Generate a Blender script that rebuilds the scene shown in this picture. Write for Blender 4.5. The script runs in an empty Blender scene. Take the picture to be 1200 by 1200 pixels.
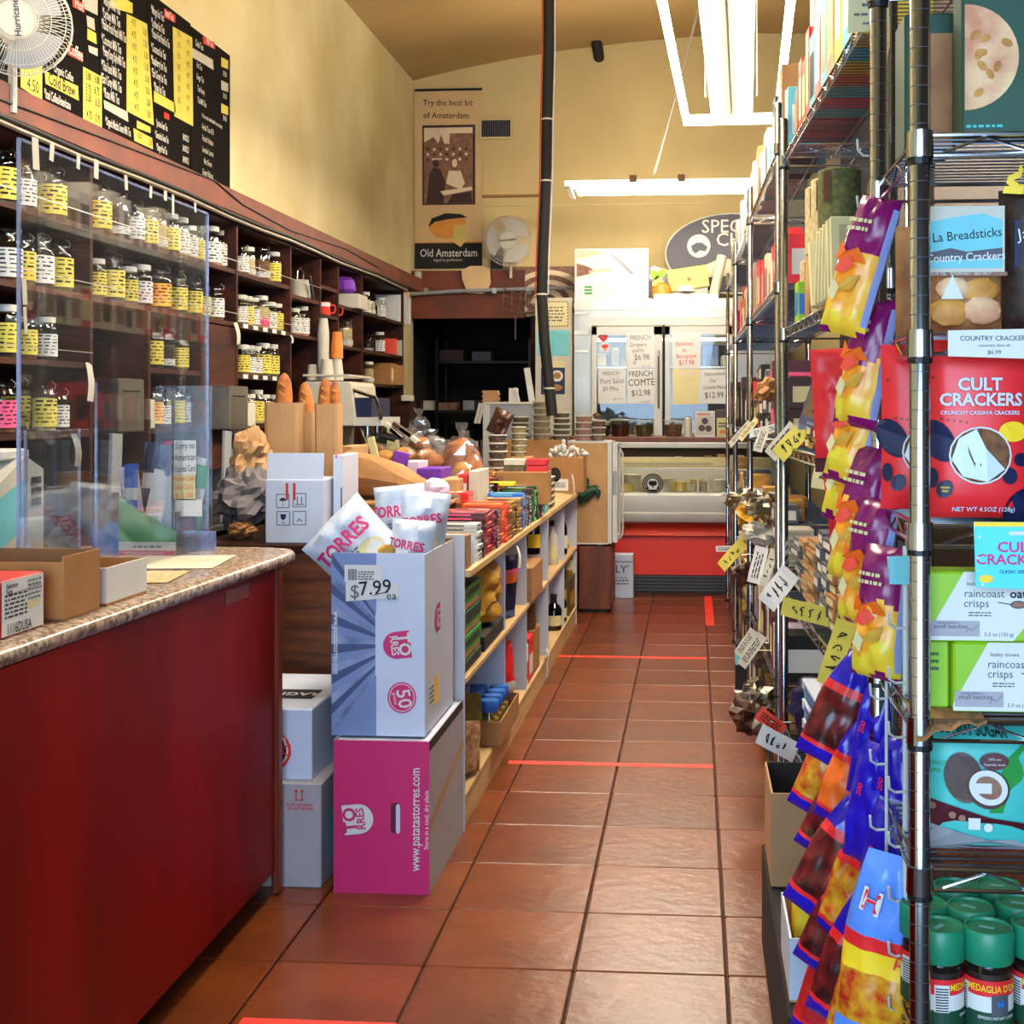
import bpy, math, random
from mathutils import Vector, Matrix, noise
R = math.radians
sc = bpy.context.scene
C = sc.collection
random.seed(7)

# ------------------------------------------------------------------ camera, world, lights, exposure
F = 1542.0                       # focal length in pixels of the 1200 px frame
TH = math.atan(118.0 / F)        # the camera looks slightly left of the aisle
CT, ST = math.cos(TH), math.sin(TH)
CH = 1.5                         # eye height
cd = bpy.data.cameras.new('camera'); cam = bpy.data.objects.new('camera', cd); C.objects.link(cam)
cd.sensor_width = 36; cd.lens = F / 1200 * 36
cd.shift_x = -95 / 1200; cd.shift_y = -122 / 1200
cd.clip_start = .05; cd.clip_end = 60
cam.location = (0, 0, CH); cam.rotation_euler = (R(90), 0, TH)
sc.camera = cam
sc.view_settings.view_transform = 'Standard'; sc.view_settings.look = 'None'
sc.view_settings.gamma = 1.0; sc.view_settings.exposure = 0.5
sc.view_settings.use_curve_mapping = False
w = bpy.data.worlds.new('sky'); sc.world = w; w.use_nodes = True
w.node_tree.nodes['Background'].inputs[0].default_value = (.62, .80, 1.0, 1)
w.node_tree.nodes['Background'].inputs[1].default_value = 1.2
def area(name, loc, rot, sx, sy, watts, col):
    l = bpy.data.lights.new(name, 'AREA'); l.shape = 'RECTANGLE'; l.size = sx; l.size_y = sy
    l.energy = watts; l.color = col
    o = bpy.data.objects.new(name, l); C.objects.link(o); o.location = loc; o.rotation_euler = rot
    return o
area('assumed_window_daylight', (-.55, -1.93, 1.75), (R(90), 0, 0), 3.1, 2.5, 215, (.50, .72, 1.0))   # area lamp for daylight through assumed, unseen shop front glazing behind the viewer
TUBE = 82.0                      # emission strength of the fluorescent tubes

# ------------------------------------------------------------------ helpers
def at(px, py, X=None, Y=None, Z=None):
    u = (px - 695) / F; v = (478 - py) / F
    dx, dy, dz = CT * u - ST, ST * u + CT, v
    t = X / dx if X is not None else Y / dy if Y is not None else (Z - CH) / dz
    return Vector((t * dx, t * dy, CH + t * dz))
def yx(px, X): return at(px, 470, X=X).y
def xy(px, Y): return at(px, 470, Y=Y).x
def lin(c): return c / 12.92 if c <= .04045 else ((c + .055) / 1.055) ** 2.4
def hx(h): return tuple(lin(int(h[i:i + 2], 16) / 255) for i in (0, 2, 4)) + (1,)
MT = {}
def M(name, col, rough=.55, metal=0, var=.08, vs=7, bump=0, bs=70, st=(1, 1, 1), spec=.4, emit=0, coat=0, ov=0, col2=None, detail=3, lo=.35, hi=.68):
    m = bpy.data.materials.new(name); m.use_nodes = True; nt = m.node_tree; N = nt.nodes; L = nt.links
    b = N['Principled BSDF']; MT[name] = m
    c = hx(col); d = hx(col2) if col2 else tuple(min(1, x * (1 + var)) for x in c[:3]) + (1,)
    e = c if col2 else tuple(x * (1 - var) for x in c[:3]) + (1,)
    tc = N.new('ShaderNodeTexCoord'); mp = N.new('ShaderNodeMapping'); mp.inputs['Scale'].default_value = st
    L.new(tc.outputs['Object'], mp.inputs[0])
    nz = N.new('ShaderNodeTexNoise'); nz.inputs['Scale'].default_value = vs; nz.inputs['Detail'].default_value = detail
    L.new(mp.outputs[0], nz.inputs['Vector'])
    cr = N.new('ShaderNodeValToRGB'); cr.color_ramp.elements[0].position = lo; cr.color_ramp.elements[1].position = hi
    cr.color_ramp.elements[0].color = e; cr.color_ramp.elements[1].color = d
    L.new(nz.outputs[0], cr.inputs[0]); out = cr.outputs[0]
    if ov:
        oi = N.new('ShaderNodeObjectInfo'); mr = N.new('ShaderNodeMapRange'); hs = N.new('ShaderNodeHueSaturation')
        mr.inputs[3].default_value = 1 - ov; mr.inputs[4].default_value = 1 + ov
        L.new(oi.outputs['Random'], mr.inputs[0]); L.new(mr.outputs[0], hs.inputs['Value']); L.new(out, hs.inputs['Color']); out = hs.outputs[0]
    L.new(out, b.inputs['Base Color'])
    b.inputs['Roughness'].default_value = rough; b.inputs['Metallic'].default_value = metal
    b.inputs['Specular IOR Level'].default_value = spec
    if coat: b.inputs['Coat Weight'].default_value = coat; b.inputs['Coat Roughness'].default_value = .12
    if emit: L.new(out, b.inputs['Emission Color']); b.inputs['Emission Strength'].default_value = emit
    if bump:
        n2 = N.new('ShaderNodeTexNoise'); n2.inputs['Scale'].default_value = bs; n2.inputs['Detail'].default_value = 4
        L.new(mp.outputs[0], n2.inputs['Vector'])
        bp = N.new('ShaderNodeBump'); bp.inputs['Strength'].default_value = bump; bp.inputs['Distance'].default_value = .01
        L.new(n2.outputs[0], bp.inputs['Height']); L.new(bp.outputs[0], b.inputs['Normal'])
    return m
def glass(name, tint=(1, 1, 1, 1), ior=1.45, rough=.02, gmin=0.0, haze=0, hazecol=(.8, .85, .9, 1)):
    m = bpy.data.materials.new(name); m.use_nodes = True; nt = m.node_tree; N = nt.nodes; L = nt.links; MT[name] = m
    N.remove(N['Principled BSDF'])
    tr = N.new('ShaderNodeBsdfTransparent'); tr.inputs[0].default_value = tint
    gl = N.new('ShaderNodeBsdfGlossy'); gl.inputs['Roughness'].default_value = rough
    lw = N.new('ShaderNodeLayerWeight'); pw = N.new('ShaderNodeMath'); pw.operation = 'POWER'; pw.inputs[1].default_value = 4.5   # same from both sides of a thin wall
    fr = N.new('ShaderNodeMath'); fr.operation = 'MULTIPLY_ADD'; fr.inputs[1].default_value = .9; fr.inputs[2].default_value = ((ior - 1) / (ior + 1)) ** 2
    L.new(lw.outputs['Facing'], pw.inputs[0]); L.new(pw.outputs[0], fr.inputs[0])
    mx = N.new('ShaderNodeMixShader'); src = fr.outputs[0]
    if gmin:
        ma = N.new('ShaderNodeMath'); ma.operation = 'MAXIMUM'; ma.inputs[1].default_value = gmin; L.new(src, ma.inputs[0]); src = ma.outputs[0]
    L.new(src, mx.inputs[0]); L.new(tr.outputs[0], mx.inputs[1]); L.new(gl.outputs[0], mx.inputs[2]); out = mx.outputs[0]
    if haze:
        df = N.new('ShaderNodeBsdfDiffuse'); df.inputs[0].default_value = hazecol
        tc = N.new('ShaderNodeTexCoord'); nz = N.new('ShaderNodeTexNoise'); nz.inputs['Scale'].default_value = 3; nz.inputs['Detail'].default_value = 6
        L.new(tc.outputs['Object'], nz.inputs['Vector'])
        mr = N.new('ShaderNodeMapRange'); mr.inputs[1].default_value = .35; mr.inputs[2].default_value = .75; mr.inputs[3].default_value = haze * .4; mr.inputs[4].default_value = haze * 1.5
        L.new(nz.outputs[0], mr.inputs[0])
        m2 = N.new('ShaderNodeMixShader'); L.new(mr.outputs[0], m2.inputs[0]); L.new(out, m2.inputs[1]); L.new(df.outputs[0], m2.inputs[2]); out = m2.outputs[0]
    L.new(out, N['Material Output'].inputs[0])
    return m
def mt(n): return MT[n]

TX = {}
def textmesh(s, bold):
    k = (s, bold)
    if k not in TX:
        cu = bpy.data.curves.new('lettering', 'FONT'); cu.body = s; cu.size = 1; cu.align_x = 'CENTER'; cu.align_y = 'CENTER'
        cu.resolution_u = 2; cu.offset = bold
        o = bpy.data.objects.new('lettering', cu); me = bpy.data.meshes.new_from_object(o)
        TX[k] = ([tuple(v.co) for v in me.vertices], [tuple(p.vertices) for p in me.polygons])
        bpy.data.objects.remove(o); bpy.data.meshes.remove(me); bpy.data.curves.remove(cu)
    return TX[k]
AX = {'-Y': ((1, 0, 0), (0, 0, 1), (0, -1, 0)), '+X': ((0, 1, 0), (0, 0, 1), (1, 0, 0)), '-X': ((0, -1, 0), (0, 0, 1), (-1, 0, 0)), '+Z': ((1, 0, 0), (0, 1, 0), (0, 0, 1)), '+Y': ((-1, 0, 0), (0, 0, 1), (0, 1, 0))}
def frame(o, n):
    a, b, c = [Vector(q) for q in AX[n]]; o = Vector(o)
    return lambda x, y, off: o + a * x + b * y + c * off
class MB:
    def __init__(s, fr=None): s.v = []; s.f = []; s.m = []; s.fr = fr
    def add(s, vs, fs, mi=0):
        n = len(s.v); s.v += [Vector(q) for q in vs]
        for f in fs: s.f.append([i + n for i in f]); s.m.append(mi)
        return s
    def box(s, x0, y0, z0, x1, y1, z1, mi=0):
        vs = [(x, y, z) for x in (x0, x1) for y in (y0, y1) for z in (z0, z1)]
        return s.add(vs, [(0, 1, 3, 2), (4, 6, 7, 5), (0, 4, 5, 1), (2, 3, 7, 6), (0, 2, 6, 4), (1, 5, 7, 3)], mi)
    def cbox(s, x0, y0, z0, x1, y1, z1, c=.002, mi=0):      # box with chamfered vertical + top edges
        if x0 > x1: x0, x1 = x1, x0
        if y0 > y1: y0, y1 = y1, y0
        if z0 > z1: z0, z1 = z1, z0
        rings = [(0, z0 + c, 0), (0, z1 - c, 0), (c, z1, 0), ]
        vs = []; fs = []
        def ring(i, z):
            return [(x0 + i + c, y0 + i, z), (x1 - i - c, y0 + i, z), (x1 - i, y0 + i + c, z), (x1 - i, y1 - i - c, z), (x1 - i - c, y1 - i, z), (x0 + i + c, y1 - i, z), (x0 + i, y1 - i - c, z), (x0 + i, y0 + i + c, z)]
        for i, z in ((c, z0), (0, z0 + c), (0, z1 - c), (c, z1)): vs += ring(i, z)
        for k in range(3):
            for j in range(8): a = k * 8 + j; b = k * 8 + (j + 1) % 8; fs.append((a, b, b + 8, a + 8))
        fs.append(tuple(range(7, -1, -1))); fs.append(tuple(range(24, 32)))
        return s.add(vs, fs, mi)
    def rbox(s, c, size, rot, mi=0):       # rot = euler tuple
        E = Matrix.Rotation(rot[2], 3, 'Z') @ Matrix.Rotation(rot[1], 3, 'Y') @ Matrix.Rotation(rot[0], 3, 'X')
        n = len(s.v); s.box(-size[0] / 2, -size[1] / 2, -size[2] / 2, size[0] / 2, size[1] / 2, size[2] / 2, mi)
        for i in range(n, len(s.v)): s.v[i] = E @ s.v[i] + Vector(c)
        return s
    def tube(s, pts, r, seg=8, mi=0, caps=True):
        pts = [Vector(p) for p in pts]; n0 = len(s.v); k = len(pts)
        rr = r if isinstance(r, (list, tuple)) else [r] * k
        up = None
        for i, p in enumerate(pts):
            d = (pts[min(i + 1, k - 1)] - pts[max(i - 1, 0)]).normalized()
            if up is None: up = d.orthogonal().normalized()
            up = (up - d * up.dot(d)); up = up.normalized() if up.length > 1e-6 else d.orthogonal().normalized()
            q = d.cross(up)
            for j in range(seg):
                a = 2 * math.pi * j / seg; s.v.append(p + (up * math.cos(a) + q * math.sin(a)) * rr[i])
        for i in range(k - 1):
            for j in range(seg):
                a = n0 + i * seg + j; b = n0 + i * seg + (j + 1) % seg
                s.f.append([a, b, b + seg, a + seg]); s.m.append(mi)
        if caps:
            s.f.append([n0 + j for j in range(seg - 1, -1, -1)]); s.m.append(mi)
            s.f.append([n0 + (k - 1) * seg + j for j in range(seg)]); s.m.append(mi)
        return s
    def lathe(s, prof, seg=14, c=(0, 0, 0), mi=0, a0=0, a1=None, cap=True):
        n0 = len(s.v); full = a1 is None; k = len(prof); cnt = seg if full else seg + 1
        A = 2 * math.pi if full else a1 - a0
        for r, z in prof:
            for j in range(cnt):
                a = a0 + A * j / seg; s.v.append(Vector((c[0] + r * math.cos(a), c[1] + r * math.sin(a), c[2] + z)))
        for i in range(k - 1):
            for j in range(seg):
                a = n0 + i * cnt + j; b = n0 + i * cnt + (j + 1) % cnt
                s.f.append([a, b, b + cnt, a + cnt]); s.m.append(mi)
        if full and cap:
            if prof[0][0] > 1e-5: s.f.append([n0 + j for j in range(cnt - 1, -1, -1)]); s.m.append(mi)
            if prof[-1][0] > 1e-5: s.f.append([n0 + (k - 1) * cnt + j for j in range(cnt)]); s.m.append(mi)
        return s
    def ell(s, c, r, su=10, sv=7, mi=0, jit=0, seed=0):
        n0 = len(s.v); 
        for i in range(sv + 1):
            t = math.pi * i / sv
            for j in range(su):
                a = 2 * math.pi * j / su; p = Vector((math.sin(t) * math.cos(a), math.sin(t) * math.sin(a), -math.cos(t)))
                q = 1 + (jit * (.55 * noise.noise(p * 1.9 + Vector((seed, 0, 0))) + .3 * noise.noise(p * 5.1 + Vector((0, seed, 0)))) if jit else 0)
                s.v.append(Vector((c[0] + r[0] * p.x * q, c[1] + r[1] * p.y * q, c[2] + r[2] * p.z * q)))
        for i in range(sv):
            for j in range(su):
                a = n0 + i * su + j; b = n0 + i * su + (j + 1) % su; s.f.append([a, b, b + su, a + su]); s.m.append(mi)
        return s
    def prism(s, pts, d, mi=0):            # 2D outline through the frame, extruded by d behind it
        n = len(pts)
        s.add([s.fr(x, y, 0) for x, y in pts] + [s.fr(x, y, -d) for x, y in pts],
              [tuple(range(n)), tuple(range(2 * n - 1, n - 1, -1))] + [(i, n + i, n + (i + 1) % n, (i + 1) % n) for i in range(n)], mi)
        return s
    # flat print, drawn in the frame
    def r2(s, x0, y0, x1, y1, mi=0, off=.0008): return s.add([s.fr(x0, y0, off), s.fr(x1, y0, off), s.fr(x1, y1, off), s.fr(x0, y1, off)], [(0, 1, 2, 3)], mi)
    def p2(s, pts, mi=0, off=.0008): return s.add([s.fr(x, y, off) for x, y in pts], [tuple(range(len(pts)))], mi)
    def e2(s, x, y, rx, ry, mi=0, off=.0008, seg=20, rot=0):
        ca, sa = math.cos(rot), math.sin(rot); pts = []
        for j in range(seg):
            a = 2 * math.pi * j / seg; p, q = rx * math.cos(a), ry * math.sin(a); pts.append((x + p * ca - q * sa, y + p * sa + q * ca))
        return s.p2(pts, mi, off)
    def l2(s, pts, wd, mi=0, off=.001):
        for (xa, ya), (xb, yb) in zip(pts, pts[1:]):
            l = math.hypot(xb - xa, yb - ya) or 1; nx, ny = -(yb - ya) / l * wd / 2, (xb - xa) / l * wd / 2
            s.add([s.fr(xa + nx, ya + ny, off), s.fr(xa - nx, ya - ny, off), s.fr(xb - nx, yb - ny, off), s.fr(xb + nx, yb + ny, off)], [(0, 1, 2, 3)], mi)
        return s
    def t2(s, txt, x, y, size, mi=0, off=.0014, rot=0, bold=0, sx=1):
        vs, fs = textmesh(txt, bold); ca, sa = math.cos(rot), math.sin(rot)
        return s.add([s.fr(x + (p[0] * sx * ca - p[1] * sa) * size, y + (p[0] * sx * sa + p[1] * ca) * size, off) for p in vs], fs, mi)
    def scrib(s, x, y, wd, ht, rows, mi=0, off=.0014, seed=1):   # rows of tiny unreadable print
        rg = random.Random(seed)
        for i in range(rows):
            yy = y + ht * (1 - (i + .5) / rows); q = x
            while q < x + wd * .92:
                l = wd * rg.uniform(.08, .25); s.r2(q, yy - ht / rows * .22, min(q + l, x + wd), yy + ht / rows * .22, mi, off); q += l + wd * .05
        return s
    def mesh(s, name, mats, smooth=False, org=None):
        me = bpy.data.meshes.new(name); o = org or Vector((0, 0, 0))
        me.from_pydata([tuple(q - o) for q in s.v], [], s.f)
        for m in mats: me.materials.append(MT[m])
        me.polygons.foreach_set('material_index', s.m)
        if smooth: me.shade_smooth(); me.set_sharp_from_angle(angle=R(38))
        me.update(); return me
    def build(s, name, mats, parent=None, smooth=False, world=True, bevel=0):
        if isinstance(mats, str): mats = [mats]
        org = ROOT.get(parent.name) if (parent is not None and world) else None
        o = bpy.data.objects.new(name, s.mesh(name, mats, smooth, org)); C.objects.link(o)
        if parent is not None:
            o.parent = parent
            if org is not None: ROOT[o.name] = org
        if bevel:
            b = o.modifiers.new('bevel', 'BEVEL'); b.width = bevel; b.segments = 2; b.limit_method = 'ANGLE'
        return o
ROOT = {}
def tag(o, label, cat, group=None):
    o['label'] = label; o['category'] = cat
    if group: o['group'] = group
    return o
def thing(name, label, cat, loc=(0, 0, 0), rz=0, group=None):
    o = bpy.data.objects.new(name, None); C.objects.link(o); o.empty_display_size = .05
    o.location = loc; o.rotation_euler = (0, 0, rz); ROOT[o.name] = Vector(loc)
    return tag(o, label, cat, group)
def solo(mb, name, mats, label, cat, group=None, smooth=False, bevel=0):    # a thing that is one mesh, origin at its base
    lo = Vector((sum(v.x for v in mb.v) / len(mb.v), sum(v.y for v in mb.v) / len(mb.v), min(v.z for v in mb.v)))
    if isinstance(mats, str): mats = [mats]
    o = bpy.data.objects.new(name, mb.mesh(name, mats, smooth, lo)); C.objects.link(o); o.location = lo
    if bevel:
        b = o.modifiers.new('bevel', 'BEVEL'); b.width = bevel; b.segments = 2; b.limit_method = 'ANGLE'
    return tag(o, label, cat, group)
def struct(name, mb, mats, parent=None, **k):
    o = mb.build(name, mats, parent, **k)
    o['kind'] = 'structure'
    return o
def spawn(parts, name, label, cat, loc, rot=(0, 0, 0), group=None, scale=None):
    """parts: [(partname, mesh, parent index or None)] shared by every copy"""
    if len(parts) == 1:
        o = bpy.data.objects.new(name, parts[0][1]); C.objects.link(o)
    else:
        o = bpy.data.objects.new(name, None); C.objects.link(o); o.empty_display_size = .05
        made = []
        for pn, me, par in parts:
            q = bpy.data.objects.new(pn, me); C.objects.link(q); q.parent = o if par is None else made[par]; made.append(q)
    o.location = loc; o.rotation_euler = rot
    if scale: o.scale = scale if isinstance(scale, (tuple, list)) else (scale,) * 3
    ROOT[o.name] = Vector(loc)
    return tag(o, label, cat, group)
ORD = ['first', 'second', 'third', 'fourth', 'fifth', 'sixth', 'seventh', 'eighth', 'ninth', 'tenth', 'eleventh', 'twelfth', 'thirteenth', 'fourteenth', 'fifteenth', 'sixteenth', 'seventeenth', 'eighteenth', 'nineteenth', 'twentieth', 'twenty-first', 'twenty-second', 'twenty-third', 'twenty-fourth']
# pillow bag: stands on its bottom edge at the origin, front towards -Y
def bagdepth(u, v, d): return d / 2 * max(0, 1 - abs(u) ** 2.4) ** .62 * max(0, 1 - abs(v) ** 5) ** .55
def bag(mb, w, h, d, zones, nx=10, ny=14, crumple=0, seed=0, pinch=.05, strip=None, taper=0, wob=0):
    off = Vector((seed * 3.1, seed * 1.7, 0))
    def P(i, j, side):
        u = 2 * i / nx - 1; v = 2 * j / ny - 1; x = u * w / 2 * (1 - pinch * (1 - v * v)) * (1 - taper * max(0, v) ** 1.5); z = (v + 1) / 2 * h
        e = bagdepth(u, v, d); c = crumple * noise.noise(Vector((u * 2.2, v * 2.6, side)) + off) if crumple else 0
        return Vector((x, side * (e + c * (e / (d / 2) if d else 0)), z))
    def zone(v):
        for ve, mi in zones:
            if v <= ve: return mi
        return zones[-1][1]
    for side in (-1, 1):
        n = len(mb.v)
        for j in range(ny + 1):
            for i in range(nx + 1): mb.v.append(P(i, j, side))
        for j in range(ny):
            for i in range(nx):
                a = n + j * (nx + 1) + i; q = [a, a + 1, a + nx + 2, a + nx + 1]
                mb.f.append(q if side < 0 else q[::-1]); mb.m.append(strip[2] if strip and strip[0] <= (i + .5) / nx <= strip[1] and .05 < j / ny < .9 else zone((j + .5) / ny + wob * noise.noise(Vector((i / nx * 2.6, seed * 2.3, j / ny * 1.5)))))
    return lambda x, y, o: Vector((x, -bagdepth(max(-1, min(1, x / (w / 2))), max(-1, min(1, 2 * y / h - 1)), d) - o - crumple * .6, y))
# ------------------------------------------------------------------ materials
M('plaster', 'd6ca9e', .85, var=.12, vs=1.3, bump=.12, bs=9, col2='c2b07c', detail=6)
M('plaster_back', 'c8b27c', .85, var=.08, vs=1.2, bump=.05, bs=20)
M('dark_panel', '2c2018', .7, vs=3)
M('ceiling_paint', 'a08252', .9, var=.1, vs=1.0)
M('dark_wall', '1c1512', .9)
M('grout', '3a241a', .9)
M('terracotta', '6e3512', .28, vs=2.6, bump=.26, bs=16, col2='58270b', ov=.16, detail=8, spec=.42, st=(1, 1.3, 1))
M('red_tape', 'e03424', .5)
M('shelf_wood', '421a0a', .6, vs=3, st=(6, .6, 6), col2='220b04', detail=5, spec=.2)
M('shelf_back', '30120a', .65, vs=2.5, st=(3, .5, 5), col2='190803', detail=5, spec=.15)
M('band_brown', '6a2e18', .6, vs=5, col2='522312', bump=.1)
M('front_panel', '820b02', .45, vs=2.2, st=(1, 1.6, .35), col2='600601', detail=5, spec=.12)
M('panel_trim', '6a2a18', .4, vs=4)
M('plywood', '6e3a18', .5, vs=4, st=(1, 1, 7), col2='3c1c0a', detail=6, bump=.1)
M('cab_wood', '6c3416', .45, vs=3, st=(6, 6, .8), col2='4c200c')
M('granite', 'b09a84', .22, vs=60, col2='6a5648', detail=8, spec=.5, lo=.4, hi=.6)
M('black', '0c0b0b', .5)
M('soft_black', '191614', .75)
M('white', 'c6c4c0', .5, var=.03)
M('off_white', 'b6b0a0', .6, var=.05)
M('paper', 'c8c7c2', .8, var=.03)
M('cream_paper', 'c8bd8c', .8, var=.04)
M('yellow_paper', 'c8b94c', .8, var=.05)
M('kraft', '94683c', .8, vs=9, var=.1, bump=.08)
M('kraft_light', 'a88258', .8, vs=6, var=.1, bump=.15, bs=14)
M('card_brown', '9c6a38', .8, vs=12, var=.08)
M('card_inside', '7c5430', .85)
M('ink', '151414', .8)
M('ink_grey', '5c5c60', .8)
M('ink_white', 'cfcdc4', .8)
M('ink_red', 'c03020', .8)
M('ink_orange', 'd8501c', .8)
M('board_black', '0d0907', .85, spec=.1)
M('dark_chrome', '6c6e74', .3, 1)
M('chrome', 'b2b4b8', .15, 1, var=.02)
M('steel', 'a8a294', .33, 1, vs=5, var=.08)
M('steel_bright', 'beb8a8', .36, .85, var=.06)
M('dark_metal', '2a2826', .35, .9)
M('grey_plastic', '8a8c90', .45)
M('grey_dark', '45464a', .5)
M('white_plastic', 'b8b8b2', .4, var=.03)
M('white_shelf', 'b6b9c4', .45, var=.03)
M('pine', 'c8a878', .5, vs=4, st=(4, .5, 6), col2='b08c58')
M('lid_white', 'b8b6ac', .4)
M('tube_light', 'fff2dc', .5, var=0, emit=TUBE)
M('tube_dim', 'fff2dc', .5, var=0, emit=TUBE * .12)
M('torres_mid', '6c7ea8', .5)
M('torres_dark', '3a4870', .5)
M('lemon', 'd0c430', .35, vs=14, col2='e8a830')
M('fixture_white', 'f4efe4', .35, var=.02)
M('cup_paper', 'b2ac9c', .7, var=.03)
M('cup_orange', 'd47424', .6)
M('bread', 'b2682a', .7, vs=14, col2='7a3c12', bump=.3, bs=30)
M('pastry', 'c48a3c', .6, vs=18, col2='8c4a18', bump=.2)
M('cheese_yellow', 'c8ae5c', .5)
M('cheese_white', 'c8bfa2', .5)
M('cheese_orange', 'd08a2c', .45)
M('red', 'b41c1c', .45)
M('bright_red', 'd8262a', .4)
M('case_red', 'dc3218', .4, var=.04)
M('magenta', 'bd1c62', .5, var=.04, vs=3)
M('torres_blue', '4c5c82', .5, vs=7, col2='8fa0c2', st=(1, 1, 1), detail=5)
M('box_white', 'b8c0d2', .6, var=.03)
M('box_grey', '9a949a', .7, var=.05)
M('bag_white', 'b6c2d2', .3, var=.03)
M('purple', '6a2c9c', .45)
M('bag_purple', '7a1058', .25, var=.12)
M('bag_orange', 'e08a1c', .3, vs=14, col2='f0d060')
M('bag_blue', '2418a8', .22, var=.15)
M('bag_lightblue', '5a8ae0', .25, var=.12)
M('bag_strip', '8a96c8', .4)
M('candy_dark', '2c1010', .3, vs=30, col2='7a2020')
M('candy_mix', 'd0a020', .3, vs=40, col2='b02018')
M('green', '2c8a3c', .45)
M('green_dark', '16402c', .5)
M('lime', '82b016', .45)
M('teal', '3ca8a0', .45)
M('turquoise', '68b0b8', .6)
M('cyan', '4cc4e0', .5)
M('blue', '2a64b8', .4)
M('navy', '14183c', .4)
M('yellow', 'e8c020', .5)
M('orange', 'e0641c', .45)
M('pink', 'e0507c', .5)
M('coral', 'e04a38', .5)
M('tea_dark', '1e140e', .8, vs=60, col2='3c2a1c')
M('tea_green', '3c4020', .8, vs=60, col2='5c5c30')
M('tea_brown', '4a2c18', .8, vs=60, col2='7a5030')
M('tea_pale', '9c8a60', .8, vs=60, col2='b8a880')
M('tea_pink', 'a06058', .8, vs=60, col2='c09080')
M('lid_green', '1a7a58', .4)
M('coffee', '20120c', .6, vs=80, col2='3a2418')
M('choc_maroon', '4c1420', .4)
M('choc_brown', '3c2014', .4)
M('pasta', 'c09030', .45, vs=16, col2='8c6414')
M('pasta_pale', 'c8a070', .6, vs=40, col2='94683c', bump=.6, bs=45)
M('olive_jar', '3a2e10', .3, vs=30, col2='5c5020')
M('olive_dark', '2a0e0c', .3, vs=30, col2='4a1c14')
M('slate', '4a4a52', .6)
M('sepia_dark', '3c2620', .7)
M('sepia_mid', '8a6450', .7, vs=25, col2='6a4838')
M('sepia_light', 'd8c4a4', .7)
M('poster_beige', 'c8a878', .7, var=.04)
M('lilac', 'c8b8d0', .6)
M('skin_print', 'd8a88c', .6)
M('flatbread', 'd8b488', .7, vs=20, col2='b87858', detail=6)
M('bread_brown', '7c4a28', .6, vs=14, col2='a87848')
M('paper_dark', '6a6468', .75, vs=5, var=.15, bump=.3, bs=8)
glass('jar_glass', (.93, .95, .93, 1), 1.4, .03, gmin=.07)
glass('pane_glass', (.96, .98, .98, 1), 1.4, .02)
glass('acrylic', (.93, .95, .98, 1), 1.42, .02, haze=.013)
glass('acrylic_edge', (.45, .52, .78, 1), 1.5, .1, gmin=.25, haze=.25, hazecol=(.5, .58, .9, 1))
glass('cello', (.93, .93, .93, 1), 1.5, .08, gmin=.12, haze=.04)
glass('bottle_glass', (.06, .08, .04, 1), 1.5, .04, gmin=.08)
glass('tub_plastic', (.8, .78, .72, 1), 1.45, .12, gmin=.06, haze=.07, hazecol=(.85, .83, .78, 1))
glass('fan_mesh', (.9, .9, .88, 1), 1.3, .3, haze=.15)

# ------------------------------------------------------------------ room
XL, XR, YF, YB = -2.65, 1.35, -2.0, 12.3
b = MB().box(XL - .1, YF - .1, -.12, XR + .1, YB + 2.2, -.012)
floor = struct('floor', b, ['grout'])
tw = .405; g = .0035
b = MB().cbox(-tw / 2 + g, -tw / 2 + g, -.014, tw / 2 - g, tw / 2 - g, 0, .003)
tile = b.mesh('tile', ['terracotta'])
for i in range(-4, 4):
    for j in range(-3, 19):
        o = bpy.data.objects.new('tile', tile); C.objects.link(o); o.parent = floor
        o.location = (-.3185 + tw * (i + .5), 3.494 + .4035 * (j + .5), 0)
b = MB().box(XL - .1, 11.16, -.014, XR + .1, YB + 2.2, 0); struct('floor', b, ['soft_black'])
def wall(name, boxes, m):
    b = MB()
    for q in boxes: b.box(*q)
    return struct(name, b, [m])
wall('wall_left', [(XL - .1, YF, 0, XL, YB, 4.62)], 'plaster')
wall('wall_right', [(XR, YF, 0, XR + .1, YB, 5.0)], 'dark_panel')
dx0, dx1 = XL, -1.50
wall('wall_back', [(dx1, YB, 0, XR, YB + .12, 5.1), (XL - .1, YB, 2.36, dx1, YB + .12, 5.1)], 'plaster_back')
wall('wall_front', [(XL, YF - .1, 0, -2.2, YF, 5.1), (1.1, YF - .1, 0, XR, YF, 5.1), (-2.2, YF - .1, 0, 1.1, YF, .35), (-2.2, YF - .1, 3.15, 1.1, YF, 5.1)], 'slate')
b = MB()
for x in (-2.2, -1.12, -.02, 1.04): b.box(x, YF - .08, .35, x + .06, YF - .02, 3.15)
b.box(-2.2, YF - .08, .35, 1.1, YF - .02, .41); b.box(-2.2, YF - .08, 3.09, 1.1, YF - .02, 3.15)
wn = struct('window_1', b, ['dark_metal'])  # assumed shop window, out of view, where the daylight comes in
MB().box(-2.2, YF - .055, .35, 1.1, YF - .05, 3.15).build('pane', 'pane_glass', wn, world=False)
# dark back kitchen behind the opening
wall('wall_kitchen', [(XL - .1, YB + 2.1, 0, -1.2, YB + 2.2, 2.9), (XL - .2, YB, 0, XL - .1, YB + 2.2, 2.9), (-1.3, YB + .12, 0, -1.2, YB + 2.2, 2.9), (XL - .1, YB + .12, 2.8, -1.2, YB + 2.2, 2.9)], 'dark_wall')
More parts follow.
